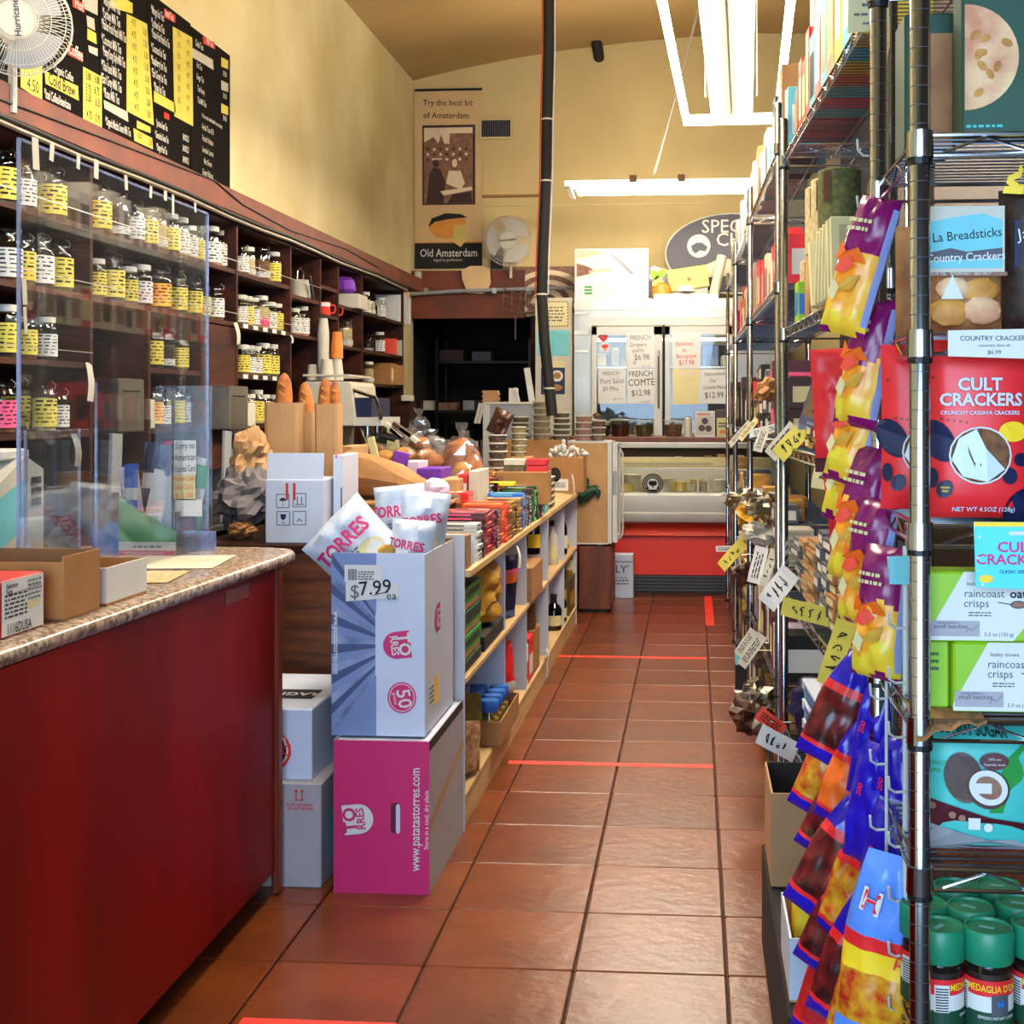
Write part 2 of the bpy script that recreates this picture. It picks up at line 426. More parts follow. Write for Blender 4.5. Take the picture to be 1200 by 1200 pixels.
# arched ceiling
prof = [(XL - .1, 4.50), (XL, 4.60), (-2.2, 4.70), (-1.7, 4.79), (-1.2, 4.86), (-.6, 4.92), (0, 4.96), (.6, 4.98), (XR + .1, 4.95)]
b = MB(); n = len(prof)
vs = [(x, y, z + dz) for dz in (0, .1) for y in (YF - .1, YB + .1) for x, z in prof]
fs = []
for k in range(n - 1):
    fs += [(k, n + k, n + k + 1, k + 1), (2 * n + k, 2 * n + k + 1, 3 * n + k + 1, 3 * n + k), (k, k + 1, 2 * n + k + 1, 2 * n + k), (n + k, 3 * n + k, 3 * n + k + 1, n + k + 1)]
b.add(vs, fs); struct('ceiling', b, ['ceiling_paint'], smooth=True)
# brown header above the kitchen opening, with a pipe along it
p0 = at(478, 318, Y=12.24); p1 = at(615, 373, Y=12.24)
b = MB().box(p0.x - .05, 12.2, p1.z, p1.x, 12.3, p0.z); struct('trim_1', b, ['band_brown'])
b = MB().box(dx1 - .02, 12.22, 0, dx1 + .04, 12.3, 2.36); struct('trim_2', b, ['shelf_back'])
# red floor tape
def tape(x0, y0, x1, y1, lab):
    solo(MB().box(x0, y0, .0002, x1, y1, .0014), 'floor_tape', 'red_tape', lab, 'tape')
a0, a1 = at(596, 893, Z=0), at(836, 899, Z=0); tape(a0.x, a0.y - .03, a1.x, a0.y + .02, 'red tape strip across the aisle in front of the jar tray')
a0, a1 = at(655, 769, Z=0), at(828, 770, Z=0); tape(a0.x, a0.y - .03, a1.x, a0.y + .03, 'red tape strip across the aisle, farther from the camera')
a0, a1 = at(827, 733, Z=0), at(839, 699, Z=0); tape(a0.x, a0.y, a0.x + .06, a1.y, 'short red tape strip running lengthwise before the deli case')
a0 = at(285, 1193, Z=0); tape(a0.x, a0.y - .07, at(468, 1195, Z=0).x, a0.y, 'red tape strip at the foot of the near counter')

# ------------------------------------------------------------------ fluorescent fixtures
def fixture(name, label, c, length, rz, rows, width, cords):
    t = thing(name, label, 'ceiling light', c, rz)
    b = MB().box(-.125, -length / 2, .02, .125, length / 2, .05)
    for s in (-1, 1):
        b.box(s * .05 - .045, -length / 2 + .05, -.012, s * .05 + .045, length / 2 - .05, .02)
    b.build('housing', 'fixture_white', t, world=False)
    for s in (-1, 1):
        b = MB().cbox(-width / 2 - .02, s * length / 2 - .012, -.035, width / 2 + .02, s * length / 2 + .012, .035, .004)
        e = b.build('end_plate', 'fixture_white', t, world=False)
        for x in rows:
            MB().tube([(x, s * (length / 2 + .012), 0), (x, s * (length / 2 + .018), 0)], .021, 12).build('socket', 'slate', e, world=False)
    for x in rows:
        MB().tube([(x, -length / 2 + .01, -.004), (x, length / 2 - .01, -.004)], .0205, 10).build('tube', 'tube_light', t, True, world=False)
    for p, q in cords: MB().tube([p, q], .004, 5).build('hanging_cord', 'off_white', t, world=False)
    return t
e = at(858, 140, Y=8.2)
fixture('fluorescent_fixture', 'long white fluorescent fixture with bare tubes hanging lengthwise above the aisle', (e.x - .06, 6.7, e.z), 3.0, R(-2.2), (-.28, -.095, .095, .28), .56,
        [((-.15, 1.05, .04), (-.15, 1.0, 4.93 - e.z)), ((.15, 1.05, .04), (.15, 1.0, 4.93 - e.z)), ((-.15, -1.2, .04), (-.15, -1.2, 4.93 - e.z))])
fixture('fluorescent_fixture', 'assumed white fluorescent fixture hanging unseen above the counter end near the shop front', (-.85, 4.05, 3.65), 2.4, 0, (-.22, -.075, .075, .22), .44, [((-.1, 1.05, .04), (-.1, 1.0, 1.22)), ((.1, -1.05, .04), (.1, -1.0, 1.22))])  # assumed lamp, out of view, added to brighten the left wall
FY = 10.5
e0, e1 = at(662, 229, Y=FY), at(872, 222, Y=FY)
t = thing('fluorescent_fixture', 'white fluorescent strip light hanging crosswise above the glass door cooler', 'ceiling light', ((e0.x + e1.x) / 2 + .12, FY, e0.z + .02))
L = e1.x - e0.x + .24
b = MB().box(-L / 2, -.05, .04, L / 2, .05, .09); b.build('housing', 'fixture_white', t, world=False)
for y in (-.09, .1): MB().tube([(-L / 2 + .1, y, .015), (L / 2 - .02, y, .015)], .022, 10).build('tube', 'tube_light', t, True, world=False)
for s in (-1, 1):
    q = MB().rbox((s * (L / 2 - .05), 0, .0), (.03, .26, .07), (0, R(s * 18), 0)).build('end_plate', 'fixture_white', t, world=False)
for x in (-.28, .1): MB().box(x - .03, -.155, .05, x + .03, -.148, .11).build('clip', 'kraft_light', t, world=False)
k = at(765, 208, Y=FY); MB().tube([(k.x - t.location.x, 0, .1), (at(830, -14, Y=FY).x - t.location.x, 0, 4.955 - t.location.z)], .009, 6).build('hanging_rod', 'off_white', t, world=False)

# ------------------------------------------------------------------ black pipes hanging from the ceiling
pts = [at(641, -120, Y=9.3), at(643, -20, Y=9.3), at(643, 60, Y=9.3), at(641, 140, Y=9.3), at(640, 212, Y=9.3), at(636, 300, Y=9.3), at(635, 345, Y=9.3), at(638, 400, Y=9.3), at(644, 455, Y=9.3), at(647, 487, Y=9.3)]
t = thing('insulated_pipe', 'long black insulated pipe hanging from the ceiling down to the tubs', 'pipe', pts[-1])
MB().tube(pts, .039, 10).build('sleeve', 'soft_black', t, True)
for q in (3, 4, 6, 8):
    p = pts[q]; MB().tube([p - Vector((0, 0, .006)), p + Vector((0, 0, .006))], .041, 10).build('zip_tie', 'off_white', t)
MB().tube([p + Vector((-.046, -.005, 0)) for p in pts[:7]], .005, 5).build('wire', 'ink_red', t)
MB().tube([p + Vector((.045, .0, 0)) for p in pts[:7]], .004, 5).build('wire', 'ink_white', t)
pts = [at(682, -30, Y=11.9), at(688, 0, Y=12.0), at(696, 35, Y=12.1), at(701, 60, Y=12.2), at(702, 68, Y=12.3)]
t = thing('insulated_pipe', 'short black pipe bending from the ceiling into the back wall', 'pipe', pts[-1])
MB().tube(pts, [.05] * 5, 10).build('sleeve', 'soft_black', t, True)
MB().tube([pts[2] - Vector((0, 0, .006)), pts[2] + Vector((0, 0, .006))], .053, 10).build('zip_tie', 'slate', t)
# ------------------------------------------------------------------ tea shelving along the left wall
SX = -2.35; SB = -2.64
def sy(px): return yx(px, SX)
L1, L2, L3, L4 = 2.21, 1.94, 1.675, 1.41
YA = [3.3, sy(106), sy(174), sy(236), sy(277), sy(340), sy(375), sy(396), sy(424), sy(472)]
shelf = thing('tea_shelving', 'long dark-stained wooden wall shelving full of tea jars behind the counter', 'shelving', (-2.5, 6.8, 0.95))
def board(y0, y1, z): MB().box(SB, y0 + .012, z - .022, SX, y1 - .012, z).build('shelf_board', 'shelf_wood', shelf)
def upright(y, z0, z1, x1=SX + .004): MB().box(SB, y - .012, z0, x1, y + .012, z1).build('upright', 'shelf_wood', shelf)
MB().box(SB - .008, YA[0], .95, SB, YA[-1], 2.5).build('back_panel', 'shelf_back', shelf)
for i, y in enumerate(YA):
    if i in (2, 3): upright(y, 1.2, L2 - .024)
    else: upright(y, 1.0 if i else .95, 2.46)
for z in (L1, L2): board(YA[0], YA[1], z); board(YA[1], YA[4], z); board(YA[4], YA[5], z)
for z in (L3, L4): board(YA[0], YA[1], z); board(YA[2], YA[3], z); board(YA[4], YA[5], z)
board(YA[5], YA[6], 2.17); board(YA[5], YA[6], 1.94); board(YA[6], YA[7], 2.28); board(YA[6], YA[7], 2.10)
for z in (2.19, 1.92): board(YA[7], YA[8], z); board(YA[8], YA[9], z)
board(YA[8], YA[9], 1.68)
MB().box(SX - .02, YA[3] + .012, 1.2, SX, YA[4] - .012, L2 - .03).build('front_panel', 'shelf_wood', shelf)
MB().box(SB, YA[0], 2.44, SX + .01, YA[-1], 2.485).build('fascia', 'shelf_wood', shelf)
b = MB(frame((0, YA[0] - .1, 0), '+Y')); b.add([(SX + .035, y, z) if k == 0 else (SX + .0, y, z) if k == 1 else (XL + .01, y, z) for y in (YA[0], YA[-1] + .6) for k, z in ((0, 2.49), (0, 2.60), (2, 2.64), (2, 2.49))], [(0, 1, 2, 3), (7, 6, 5, 4), (0, 4, 5, 1), (1, 5, 6, 2), (2, 6, 7, 3), (3, 7, 4, 0)])
b.build('cornice_band', 'band_brown', shelf)
for dz, r, m in ((2.478, .012, 'black'), (2.458, .009, 'steel_bright')):
    MB().tube([(SX + .035, YA[0] + (YA[-1] - YA[0]) * k / 14, dz + .006 * math.sin(k * 1.7)) for k in range(15)], r, 6).build('cable', m, shelf, True)
MB().tube([(SX + .04, y, z) for y, z in ((YA[0], 2.60), (4.2, 2.53), (5.0, 2.56), (6.2, 2.60), (6.6, 2.545), (7.4, 2.52), (8.6, 2.56), (9.6, 2.53))], .004, 5).build('thin_cable', 'black', shelf)
for z, r in ((L1 + .045, (0, 7)), (L2 + .045, (0, 6)), (L3 + .04, (0, 2))):
    MB().tube([(SX + .008, YA[r[0]], z), (SX + .008, YA[r[1] - 1], z)], .0022, 4).build('retaining_cord', 'steel_bright', shelf)
for i in (4, 5):
    for z in (L2, L3):
        for k in range(5):
            y = YA[4] + .1 + k * .16
            if i == 4: MB().box(SX, y, z - .021, SX + .003, y + .07, z + .001).build('shelf_tag', 'paper', shelf)
# ---- jars
JP = {}
def jar(kind, lid, content, lab):
    k = (kind, lid, content, lab)
    if k in JP: return JP[k]
    r, h = {'s': (.040, .165), 'm': (.046, .19), 'l': (.056, .205), 'w': (.062, .15)}[kind]
    rn = r * .72; sh = h * .76
    pr = [(r * .9, 0), (r, .008), (r, sh * .93), (r * .93, sh), (rn, sh + .016), (rn, h * .9)]
    parts = [('body', MB().lathe(pr, 12).mesh('jar_body', ['jar_glass'], True), None)]
    fill = sh * {'tea_dark': .85, 'tea_green': .7, 'tea_brown': .8, 'tea_pale': .9, 'tea_pink': .75}[content]
    parts.append(('contents', MB().lathe([(0, .004), (r * .93, .005), (r * .93, fill * .97), (0, fill)], 10).mesh('jar_contents', [content], True), None))
    if lid == 'lid_white' or lid == 'steel':
        parts.append(('lid', MB().lathe([(rn + .005, h * .87), (rn + .006, h * .985), (rn + .002, h), (0, h)], 12).mesh('jar_lid', [lid], True), None))
    else:
        b = MB().lathe([(rn + .004, h * .9), (rn + .006, h * .93), (rn, h * .95), (rn * .8, h * .99), (0, h * 1.0)], 12)
        b.tube([(rn + .008, 0, h * .84), (rn + .014, 0, h * .93), (rn * .9, 0, h * 1.0)], .002, 4, 1); parts.append(('lid', b.mesh('jar_lid', ['jar_glass', 'steel'], True), None))
    lc, tall = lab
    a0, a1 = R(-118), R(28)
    z0, z1 = sh * .14, sh * (.14 + tall)
    b = MB().lathe([(r + .0012, z0), (r + .0012, z1)], 8, a0=a0, a1=a1)
    rg = random.Random(hash(k) % 999 if False else len(JP))
    for q in range(6):
        zz = z1 - (z1 - z0) * (q + .8) / 6.8; c0 = a0 + R(14) + R(rg.uniform(0, 14))
        while c0 < a1 - R(30):
            c1 = c0 + R(rg.uniform(14, 34)); b.lathe([(r + .0022, zz), (r + .0022, zz + (z1 - z0) * rg.uniform(.03, .07))], 3, a0=c0, a1=c1, mi=1); c0 = c1 + R(rg.uniform(8, 14))
    parts.append(('label', b.mesh('jar_label', [lc, 'ink'], True), None))
    JP[k] = parts; return parts
Yl, Wl, Ol, Pl = ('yellow_paper', .72), ('paper', .66), ('bag_orange', .66), ('pink', .3)
CN = {'yellow_paper': 'yellow', 'paper': 'white', 'bag_orange': 'orange', 'pink': 'pink'}
D_, G_, B_, P_, K_ = 'tea_dark', 'tea_green', 'tea_brown', 'tea_pale', 'tea_pink'
rows = [
 (L1, 'top shelf, leftmost bay', [(2, 'l', 'c', D_, Yl), (15, 'm', 'c', D_, Wl), (27, 'm', 'c', D_, Wl), (41, 'l', 'c', G_, Yl), (60, 'l', 'c', G_, Yl)]),
 (L1, 'top shelf, second bay', [(114, 'l', 'c', G_, Yl), (136, 'l', 'c', D_, None), (146, 's', 'c', D_, None), (157, 'm', 'c', B_, Wl), (173, 'm', 'c', G_, Yl), (184, 'm', 'c', P_, None), (199, 'm', 'w', D_, Yl), (211, 'm', 'w', P_, Wl), (222, 's', 'w', P_, Wl), (230, 's', 'c', P_, Yl), (246, 'l', 'w', K_, Wl), (260, 'l', 'w', P_, Wl)]),
 (L1, 'top shelf, narrow third bay', [(283, 's', 'c', B_, Wl), (291, 's', 'w', P_, None), (305, 'l', 'c', B_, None), (320, 'm', 'w', D_, Yl), (329, 's', 'w', D_, Wl)]),
 (L2, 'second shelf, leftmost bay', [(7, 'l', 'c', B_, Wl), (26, 'm', 'c', G_, Yl), (45, 'l', 'c', D_, Wl), (68, 'l', 'c', D_, Yl), (91, 'm', 'c', B_, Wl)]),
 (L2, 'second shelf, second bay', [(113, 's', 'w', B_, Yl), (130, 'l', 'c', D_, Yl), (142, 'm', 'c', G_, Yl), (151, 's', 'w', B_, Yl), (166, 'm', 'w', D_, Wl), (186, 'l', 'c', D_, Ol), (208, 'm', 'c', D_, Yl), (226, 'm', 'c', G_, Yl), (237, 's', 'c', G_, Yl), (252, 'm', 'c', B_, Wl), (267, 'm', 'c', B_, Wl)]),
 (L2, 'second shelf, narrow third bay', [(282, 's', 'w', B_, Wl), (289, 's', 'w', P_, Yl), (296, 's', 'w', B_, Wl), (306, 'm', 'w', P_, Pl), (316, 's', 'w', P_, Wl), (324, 's', 'w', P_, Yl), (332, 's', 'w', B_, Wl)]),
 (1.94, 'second shelf, fourth bay', [(345, 's', 'w', P_, Wl), (354, 'm', 'w', K_, Wl)]),
 (L3, 'third shelf, leftmost bay', [(7, 'm', 'w', D_, Yl), (18, 's', 'w', D_, Wl), (30, 's', 'c', B_, Yl), (41, 's', 'w', G_, Yl), (54, 's', 'w', D_, Wl)]),
 (L3, 'third shelf behind the acrylic guard', [(179, 'm', 'c', D_, Yl), (193, 'm', 'c', D_, None), (211, 's', 'c', G_, Yl), (222, 's', 'c', B_, Yl)]),
 (L3, 'third shelf, narrow third bay', [(284, 's', 'w', B_, Yl), (291, 's', 'w', B_, Wl), (299, 's', 'w', G_, Wl), (308, 'm', 'w', G_, Yl), (318, 'm', 'w', G_, Yl), (330, 'm', 'w', P_, Yl)]),
 (L4, 'fourth shelf, leftmost bay', [(3, 'm', 'c', B_, ('pink', .66)), (17, 'l', 'c', D_, Yl), (51, 'm', 'c', P_, Yl), (68, 's', 'c', D_, Wl)]),
 (L4, 'fourth shelf behind the acrylic guard', [(179, 'm', 'c', D_, Ol), (191, 's', 'c', G_, Wl), (205, 'm', 'c', D_, Yl), (220, 'm', 'c', D_, Wl)]),
 (L4, 'fourth shelf, narrow third bay', [(284, 's', 'w', G_, Yl), (292, 's', 'w', G_, Yl), (300, 'm', 'w', P_, Yl), (309, 's', 'w', P_, Ol), (320, 's', 'w', B_, Wl)]),
 (2.19, 'upper shelf near the back wall', [(428, 's', 'w', P_, Wl), (434, 's', 'c', P_, None), (446, 's', 'w', B_, Wl)]),
 (1.92, 'shelf beside the cup stacks', [(404, 'l', 'c', P_, None), (415, 'l', 'w', P_, Wl)]),
 (1.92, 'middle shelf near the back wall', [(445, 's', 'w', D_, Wl), (432, 's', 'c', D_, None)]),
 (1.68, 'lower shelf near the back wall', [(432, 's', 'w', P_, None)]),
]
sz = {'s': 'small', 'm': 'tall', 'l': 'large', 'w': 'wide'}
for z, where, lst in rows:
    py = -1
    for k, (px, kd, ld, ct, lb) in enumerate(lst):
        lab = lb or ('paper', .2); r = {'s': .04, 'm': .046, 'l': .056, 'w': .062}[kd]
        x = SX - r - .03; y = yx(px, x)
        if y - py < 2 * r + .002:      # stand it in a second row behind
            x -= 2 * r + .012
            y = yx(px, x)
            if x < SB + r: x = SB + r + .004
        else: py = y
        lidw = 'white-lidded' if ld == 'w' else 'clamp-top'
        spawn(jar(kd, 'lid_white' if ld == 'w' else 'glass', ct, lab), 'tea_jar', f"{sz[kd]} {lidw} jar, {CN[lab[0]] + ' label' if lb else 'hardly any label'}, {ORD[k]} from left on {where}", 'jar',
              (x, y, z), (0, 0, R(random.uniform(-14, 14))), 'glass tea jars on the wall shelving')
# other things on the shelves
b = MB().lathe([(.03, 0), (.045, .004), (.045, .09), (.043, .09), (.043, .006), (0, .006)], 12); b.tube([(.045, 0, .075), (.075, 0, .07), (.08, 0, .045), (.07, 0, .022), (.045, 0, .018)], .006, 6)
mug = [('body', b.mesh('mug', ['ink_red'], True), None), ('rim', MB().lathe([(.0455, .06), (.0455, .085)], 12, cap=False).mesh('rim', ['paper'], True), None)]
for px, lab in ((379, 'red and white mug on the small shelf, left one'), (388, 'red and white mug on the small shelf, right one')):
    spawn(mug, 'mug', lab, 'mug', (SX - .06, yx(px, SX - .06), 2.10), (0, 0, R(30)), 'mugs on the shelving')
y = yx(352, SX - .08)
t = thing('scoop_canister', 'white canister with a wire handle and dark scoop on the fourth bay', 'canister', (SX - .08, y, 2.17))
MB().lathe([(.05, 0), (.065, .01), (.07, .12), (.066, .12), (.06, .012), (0, .012)], 14).build('bowl', 'off_white', t, True, world=False)
MB().tube([(0, -.068, .12), (.0, -.06, .17), (0, 0, .2), (0, .06, .17), (0, .068, .12)], .004, 6).build('handle', 'steel', t, True, world=False)
MB().rbox((.085, -.05, .07), (.012, .03, .15), (R(28), 0, 0)).build('scoop', 'soft_black', t, world=False)
def sbox(px, z, w, d, h, m, name, lab, cat, rz=0, depth=.14, m2=None):
    x = SX - depth; y = yx(px, x); b = MB().cbox(-d / 2, -w / 2, 0, d / 2, w / 2, h, .003)
    if m2: b.fr = frame((d / 2, 0, 0), '+X'); b.r2(-w * .35, h * .2, w * .35, h * .75, 1, .001)
    o = solo(b, name, [m] + ([m2] if m2 else []), lab, cat); o.location = (x, y, z); o.rotation_euler[2] = rz; return o
sbox(409, 2.19, .26, .2, .10, 'off_white', 'storage_box', 'low cream box on the shelf under the purple bag', 'box', depth=.06)
b = MB(); b.ell((0, 0, .05), (.08, .10, .06), 10, 6, jit=.5, seed=3); o = solo(b, 'gift_bag', 'purple', 'crumpled purple package on top of the cream box', 'bag', smooth=True); o.location = (SX - .07, yx(404, SX - .07), 2.29)
for k, px in enumerate((455, 461, 467)):
    sbox(px, 2.19, .03, .2, .22, 'paper' if k != 1 else 'off_white', 'binder', f"white binder leaning at the end of the upper shelf, {ORD[k]} from left", 'binder', rz=0, depth=.1)
sbox(457, 1.92, .06, .1, .13, 'coral', 'tea_tin', 'coral red carton on the middle shelf near the back', 'box', depth=.06)
sbox(465, 1.92, .12, .12, .13, 'off_white', 'tea_carton', 'white carton next to the coral red carton', 'box', depth=.06)
sbox(447, 1.68, .22, .22, .17, 'kraft', 'file_box', 'brown cardboard file box with papers on the lower back shelf', 'box', depth=.1, m2='cream_paper')
sbox(462, 1.68, .30, .10, .16, 'kraft', 'open_carton', 'low brown carton holding papers at the shelf end', 'box', depth=.03)
sbox(463, 1.68, .30, .05, .26, 'off_white', 'folder_stack', 'pale folders standing upright behind the low brown carton', 'folder', depth=.16)
# tape and notes hanging on the shelving
def slip(px, py, w, h, X, m, lab, rz=0, rx=0, dy=0):
    p = at(px, py, X=X); b = MB()
    for k in range(3):
        pass
    n = 5; vs = []
    for i in range(n + 1):
        q = i / n; c = .012 * math.sin(q * 3) + .01 * q * q
        vs += [(c, -w / 2, -h * q), (c, w / 2, -h * q)]
    b.add(vs, [(2 * i, 2 * i + 1, 2 * i + 3, 2 * i + 2) for i in range(n)])
    o = solo(b, 'paper_note', m, lab, 'note'); o.location = p + Vector((0, 0, -h)); o.rotation_euler = (R(rx), 0, rz)
    sm = o.modifiers.new('thick', 'SOLIDIFY'); sm.thickness = .001
    return o
slip(279, 378, .05, .11, SX + .02, 'off_white', 'pale paper tag hanging from the upright beside the third bay', 0, 8)
slip(342, 392, .03, .05, SX + .01, 'paper', 'small white tag on the shelf edge above the cup stacks')
slip(127, 370, .08, .11, SX - .25, 'grey_plastic', 'grey note pinned to the shelving back, left of the pink note', 0, -6)
slip(147, 372, .085, .11, SX - .25, 'pink', 'pink note pinned to the shelving back', 0, 8)
slip(122, 398, .06, .07, SX - .25, 'grey_plastic', 'small grey card below the grey note')
slip(152, 394, .035, .14, SX - .22, 'grey_plastic', 'narrow grey strip hanging beside the pink note', 0, 14)
p0, p1 = at(117, 417, X=SB + .012), at(171, 486, X=SB + .012)
b = MB(frame((SB + .012, p0.y, p1.z), '+X')); W_, H_ = p1.y - p0.y, p0.z - p1.z
b.prism([(0, 0), (W_, 0), (W_, H_), (0, H_)], .004); b.scrib(W_ * .1, H_ * .25, W_ * .8, H_ * .6, 7, 1, .001, 5)
solo(b, 'notice_sheet', ['turquoise', 'ink_grey'], 'pale framed permit sheet fixed inside the shelving below the notes', 'notice')
# steel dispensers fixed to the shelving
def dispenser(px0, px1, py0, py1, X, lab):
    a, c = at(px0, py0, X=X), at(px1, py1, X=X); w_ = c.y - a.y; h_ = a.z - c.z
    t = thing('towel_dispenser', lab, 'dispenser', (X, a.y, c.z))
    MB().cbox(-.02, 0, 0, .10, w_ * .62, h_, .004).build('casing', 'steel', t, world=False)
    MB().cbox(-.02, w_ * .64, h_ * .05, .085, w_, h_ * .62, .004).build('side_box', 'off_white', t, world=False)
    MB().box(.02, w_ * .1, h_ * .75, .104, w_ * .5, h_ * .78).build('slot', 'soft_black', t, world=False)
dispenser(112, 160, 443, 505, SX - .1, 'brushed steel towel dispenser below the pale permit sheet')
dispenser(246, 281, 452, 502, SX, 'brushed steel towel dispenser on the blank wooden panel')

# ------------------------------------------------------------------ back counter under the shelving
bc = thing('back_counter', 'dark wooden counter running below the wall shelving', 'counter', (-2.45, 6.9, 0))
MB().box(SB, 3.3, 0, -2.22, YA[-1], .93).build('cabinet', 'shelf_back', bc)
MB().cbox(SB, 3.3, .93, -2.18, YA[-1], .96, .004).build('worktop', 'soft_black', bc)
for k, (px, z, kd, ld) in enumerate(((279, .96, 'm', 'w'), (287, .96, 'l', 'c'), (297, .96, 'm', 'c'))):
    spawn(jar(kd, 'lid_white' if ld == 'w' else 'glass', P_, ('paper', .5)), 'tea_jar', f"pale jar standing high on the steel canister, {ORD[k]} from left behind the paper bags", 'jar', (-2.3, yx(px, -2.3), 1.2), (0, 0, 0), 'jars on the steel canister row')
solo(MB().cbox(-2.42, yx(274, -2.3), .96, -2.2, yx(304, -2.3), 1.2, .005), 'storage_crate', 'steel', 'steel crate on the back counter carrying three pale jars', 'crate')
# leaning grey boards
for px, py, X, lab in ((134, 508, -2.2, 'grey flat board leaning upright below the left towel dispenser'), (265, 505, -2.2, 'grey flat board leaning upright below the right towel dispenser')):
    p = at(px, py, X=X); h = p.z - .96
    solo(MB().rbox((X, p.y, .96 + h / 2), (.012, .09, h), (R(-4), 0, 0)), 'leaning_board', 'grey_plastic', lab, 'board')

# ------------------------------------------------------------------ menu boards on the wall
MX = XL + .012
def menu(px0, px1, lab, draw, ztop, zbot):
    y0, y1 = yx(px0, MX), yx(px1, MX)
    t = thing('menu_board', lab, 'menu board', (MX, y0, zbot), 0, 'black drink menus')
    b = MB(frame((MX, y0, zbot), '+X')); W, H = y1 - y0 - .006, ztop - zbot
    b.prism([(0, 0), (W, 0), (W, H), (0, H)], .01); b.build('panel', 'board_black', t)
    def q(px, py): p = at(px, py, X=MX); return p.y - y0, p.z - zbot
    d = MB(b.fr); draw(d, q); d.build('lettering', ['ink_white', 'yellow_paper', 'paper', 'ink_red', 'ink', 'off_white'], t)
def sheet(d, q, corners, mi):        # px corners bl, br, tr, tl
    d.p2([q(*c) for c in corners], mi, .0016)
def tx(d, q, s, px, py, size, mi=0, bold=.0, sx=.8): x, y = q(px, py); d.t2(s, x, y, size, mi, .003, 0, bold, sx)
def m0(d, q):
    tx(d, q, 'Latte', 20, 60, .08); sheet(d, q, [(24, 102), (49, 119), (49, 50), (24, 40)], 1); tx(d, q, '4.50', 38, 101, .07, 4)
def m1(d, q):
    sheet(d, q, [(85, 8), (99, 15), (98, 4), (84, -3)], 3); tx(d, q, 'Hot', 92, 6, .06, 0, .01)
    sheet(d, q, [(102, 31), (111, 36), (110, 22), (101, 18)], 5); sheet(d, q, [(102, 46), (113, 52), (112, 39), (102, 33)], 1); sheet(d, q, [(104, 61), (114, 66), (114, 57), (103, 53)], 5); sheet(d, q, [(96, 9), (114, 18), (114, -12), (96, -20)], 5)
    sheet(d, q, [(79, 64), (97, 73), (96, 62), (78, 53)], 3); tx(d, q, 'Coffee', 88, 61, .07, 0, .012, .7)
    tx(d, q, 'Organic Coffee', 74, 86, .05, 0, .01, .55)
    sheet(d, q, [(53, 98), (92, 118), (91, 101), (52, 83)], 1); tx(d, q, 'Cold Brew', 72, 100, .07, 4, .012, .75)
    tx(d, q, '*Iced Coffee/Americano', 67, 117, .055, 0, .012, .42)
    sheet(d, q, [(97, 142), (119, 151), (119, 90), (97, 78)], 1)
    for s, x, y in (('5.00', 103, 90), ('6.00', 113, 94), ('5.75', 103, 104), ('6.75', 113, 107), ('5.50', 103, 115), ('6.50', 114, 121), ('4.75', 104, 135), ('5.75', 114, 140)): tx(d, q, s, x, y, .05, 4, .006, .6)
def m2(d, q):
    for i, s in enumerate(('*Mango Milk Tea', '*Lychee Milk Tea', '*Passion Fruit Peach Milk Tea', '*Coconut Milk Tea', '*Hong Kong Style Milk Tea', '*Thai Iced Milk Tea', '*Earl Grey Milk Tea', '*Rose Milk Tea')):
        tx(d, q, s, 130 + (3 if len(s) > 20 else 0), 6 + i * 15.3, .062, 0, .014, .42 if len(s) < 20 else .34)
    sheet(d, q, [(122, 127), (150, 143), (149, 131), (121, 117)], 5); tx(d, q, '*Organic Matcha Green Milk Tea', 138, 149, .055, 0, .012, .36)
    sheet(d, q, [(148, 130), (180, 147), (172, 28), (148, 16)], 1); sheet(d, q, [(128, 8), (155, 16), (155, 4), (128, -14)], 1)
    for i in range(8): tx(d, q, '4.75', 156 + i * .5, 27 + i * 14.2, .045, 4, .005, .6); tx(d, q, '5.50', 169 + i * .7, 38 + i * 13.8, .045, 4, .005, .6)
    sheet(d, q, [(160, 150), (176, 156), (176, 149), (160, 141)], 1); sheet(d, q, [(157, 165), (179, 175), (178, 162), (156, 150)], 1); tx(d, q, '6.50', 163, 159, .045, 4, .005, .6); tx(d, q, '7.50', 175, 167, .045, 4, .005, .6)
def m3(d, q):
    sheet(d, q, [(192, 20), (205, 27), (205, 18), (192, 10)], 3); tx(d, q, 'Iced Tea', 198, 18, .05, 0, .012, .6)
    for i, s in enumerate(('*Mango Ice Tea', '*Lychee Ice Tea', '*Passion Fruit Peach Ice Tea', '*Coconut Ice Tea', '*Raspberry Ice Tea', '*Earl Grey Ice Tea', '*Rose Ice Tea')):
        tx(d, q, s, 184 + (3 if len(s) > 20 else 0) + i * .4, 16 + i * 14.8, .058, 0, .014, .42 if len(s) < 20 else .33)
    sheet(d, q, [(204, 136), (226, 148), (225, 44), (202, 31)], 1); sheet(d, q, [(180, 119), (206, 133), (205, 121), (180, 106)], 1)
    for i in range(7): tx(d, q, '3.75', 209, 40 + i * 13, .04, 4, .005, .6); tx(d, q, '4.75', 220, 50 + i * 13, .04, 4, .005, .6)
    sheet(d, q, [(192, 138), (198, 141), (198, 134), (192, 131)], 3)
    for i, s in enumerate(('*Jasmine Green Tea', '*Genmaicha Green Tea', '*Dragon Pearl Tea')): tx(d, q, s, 189, 147 + i * 14, .05, 0, .012, .34); tx(d, q, '$4.00/5.25', 217, 162 + i * 13, .045, 0, .01, .42)
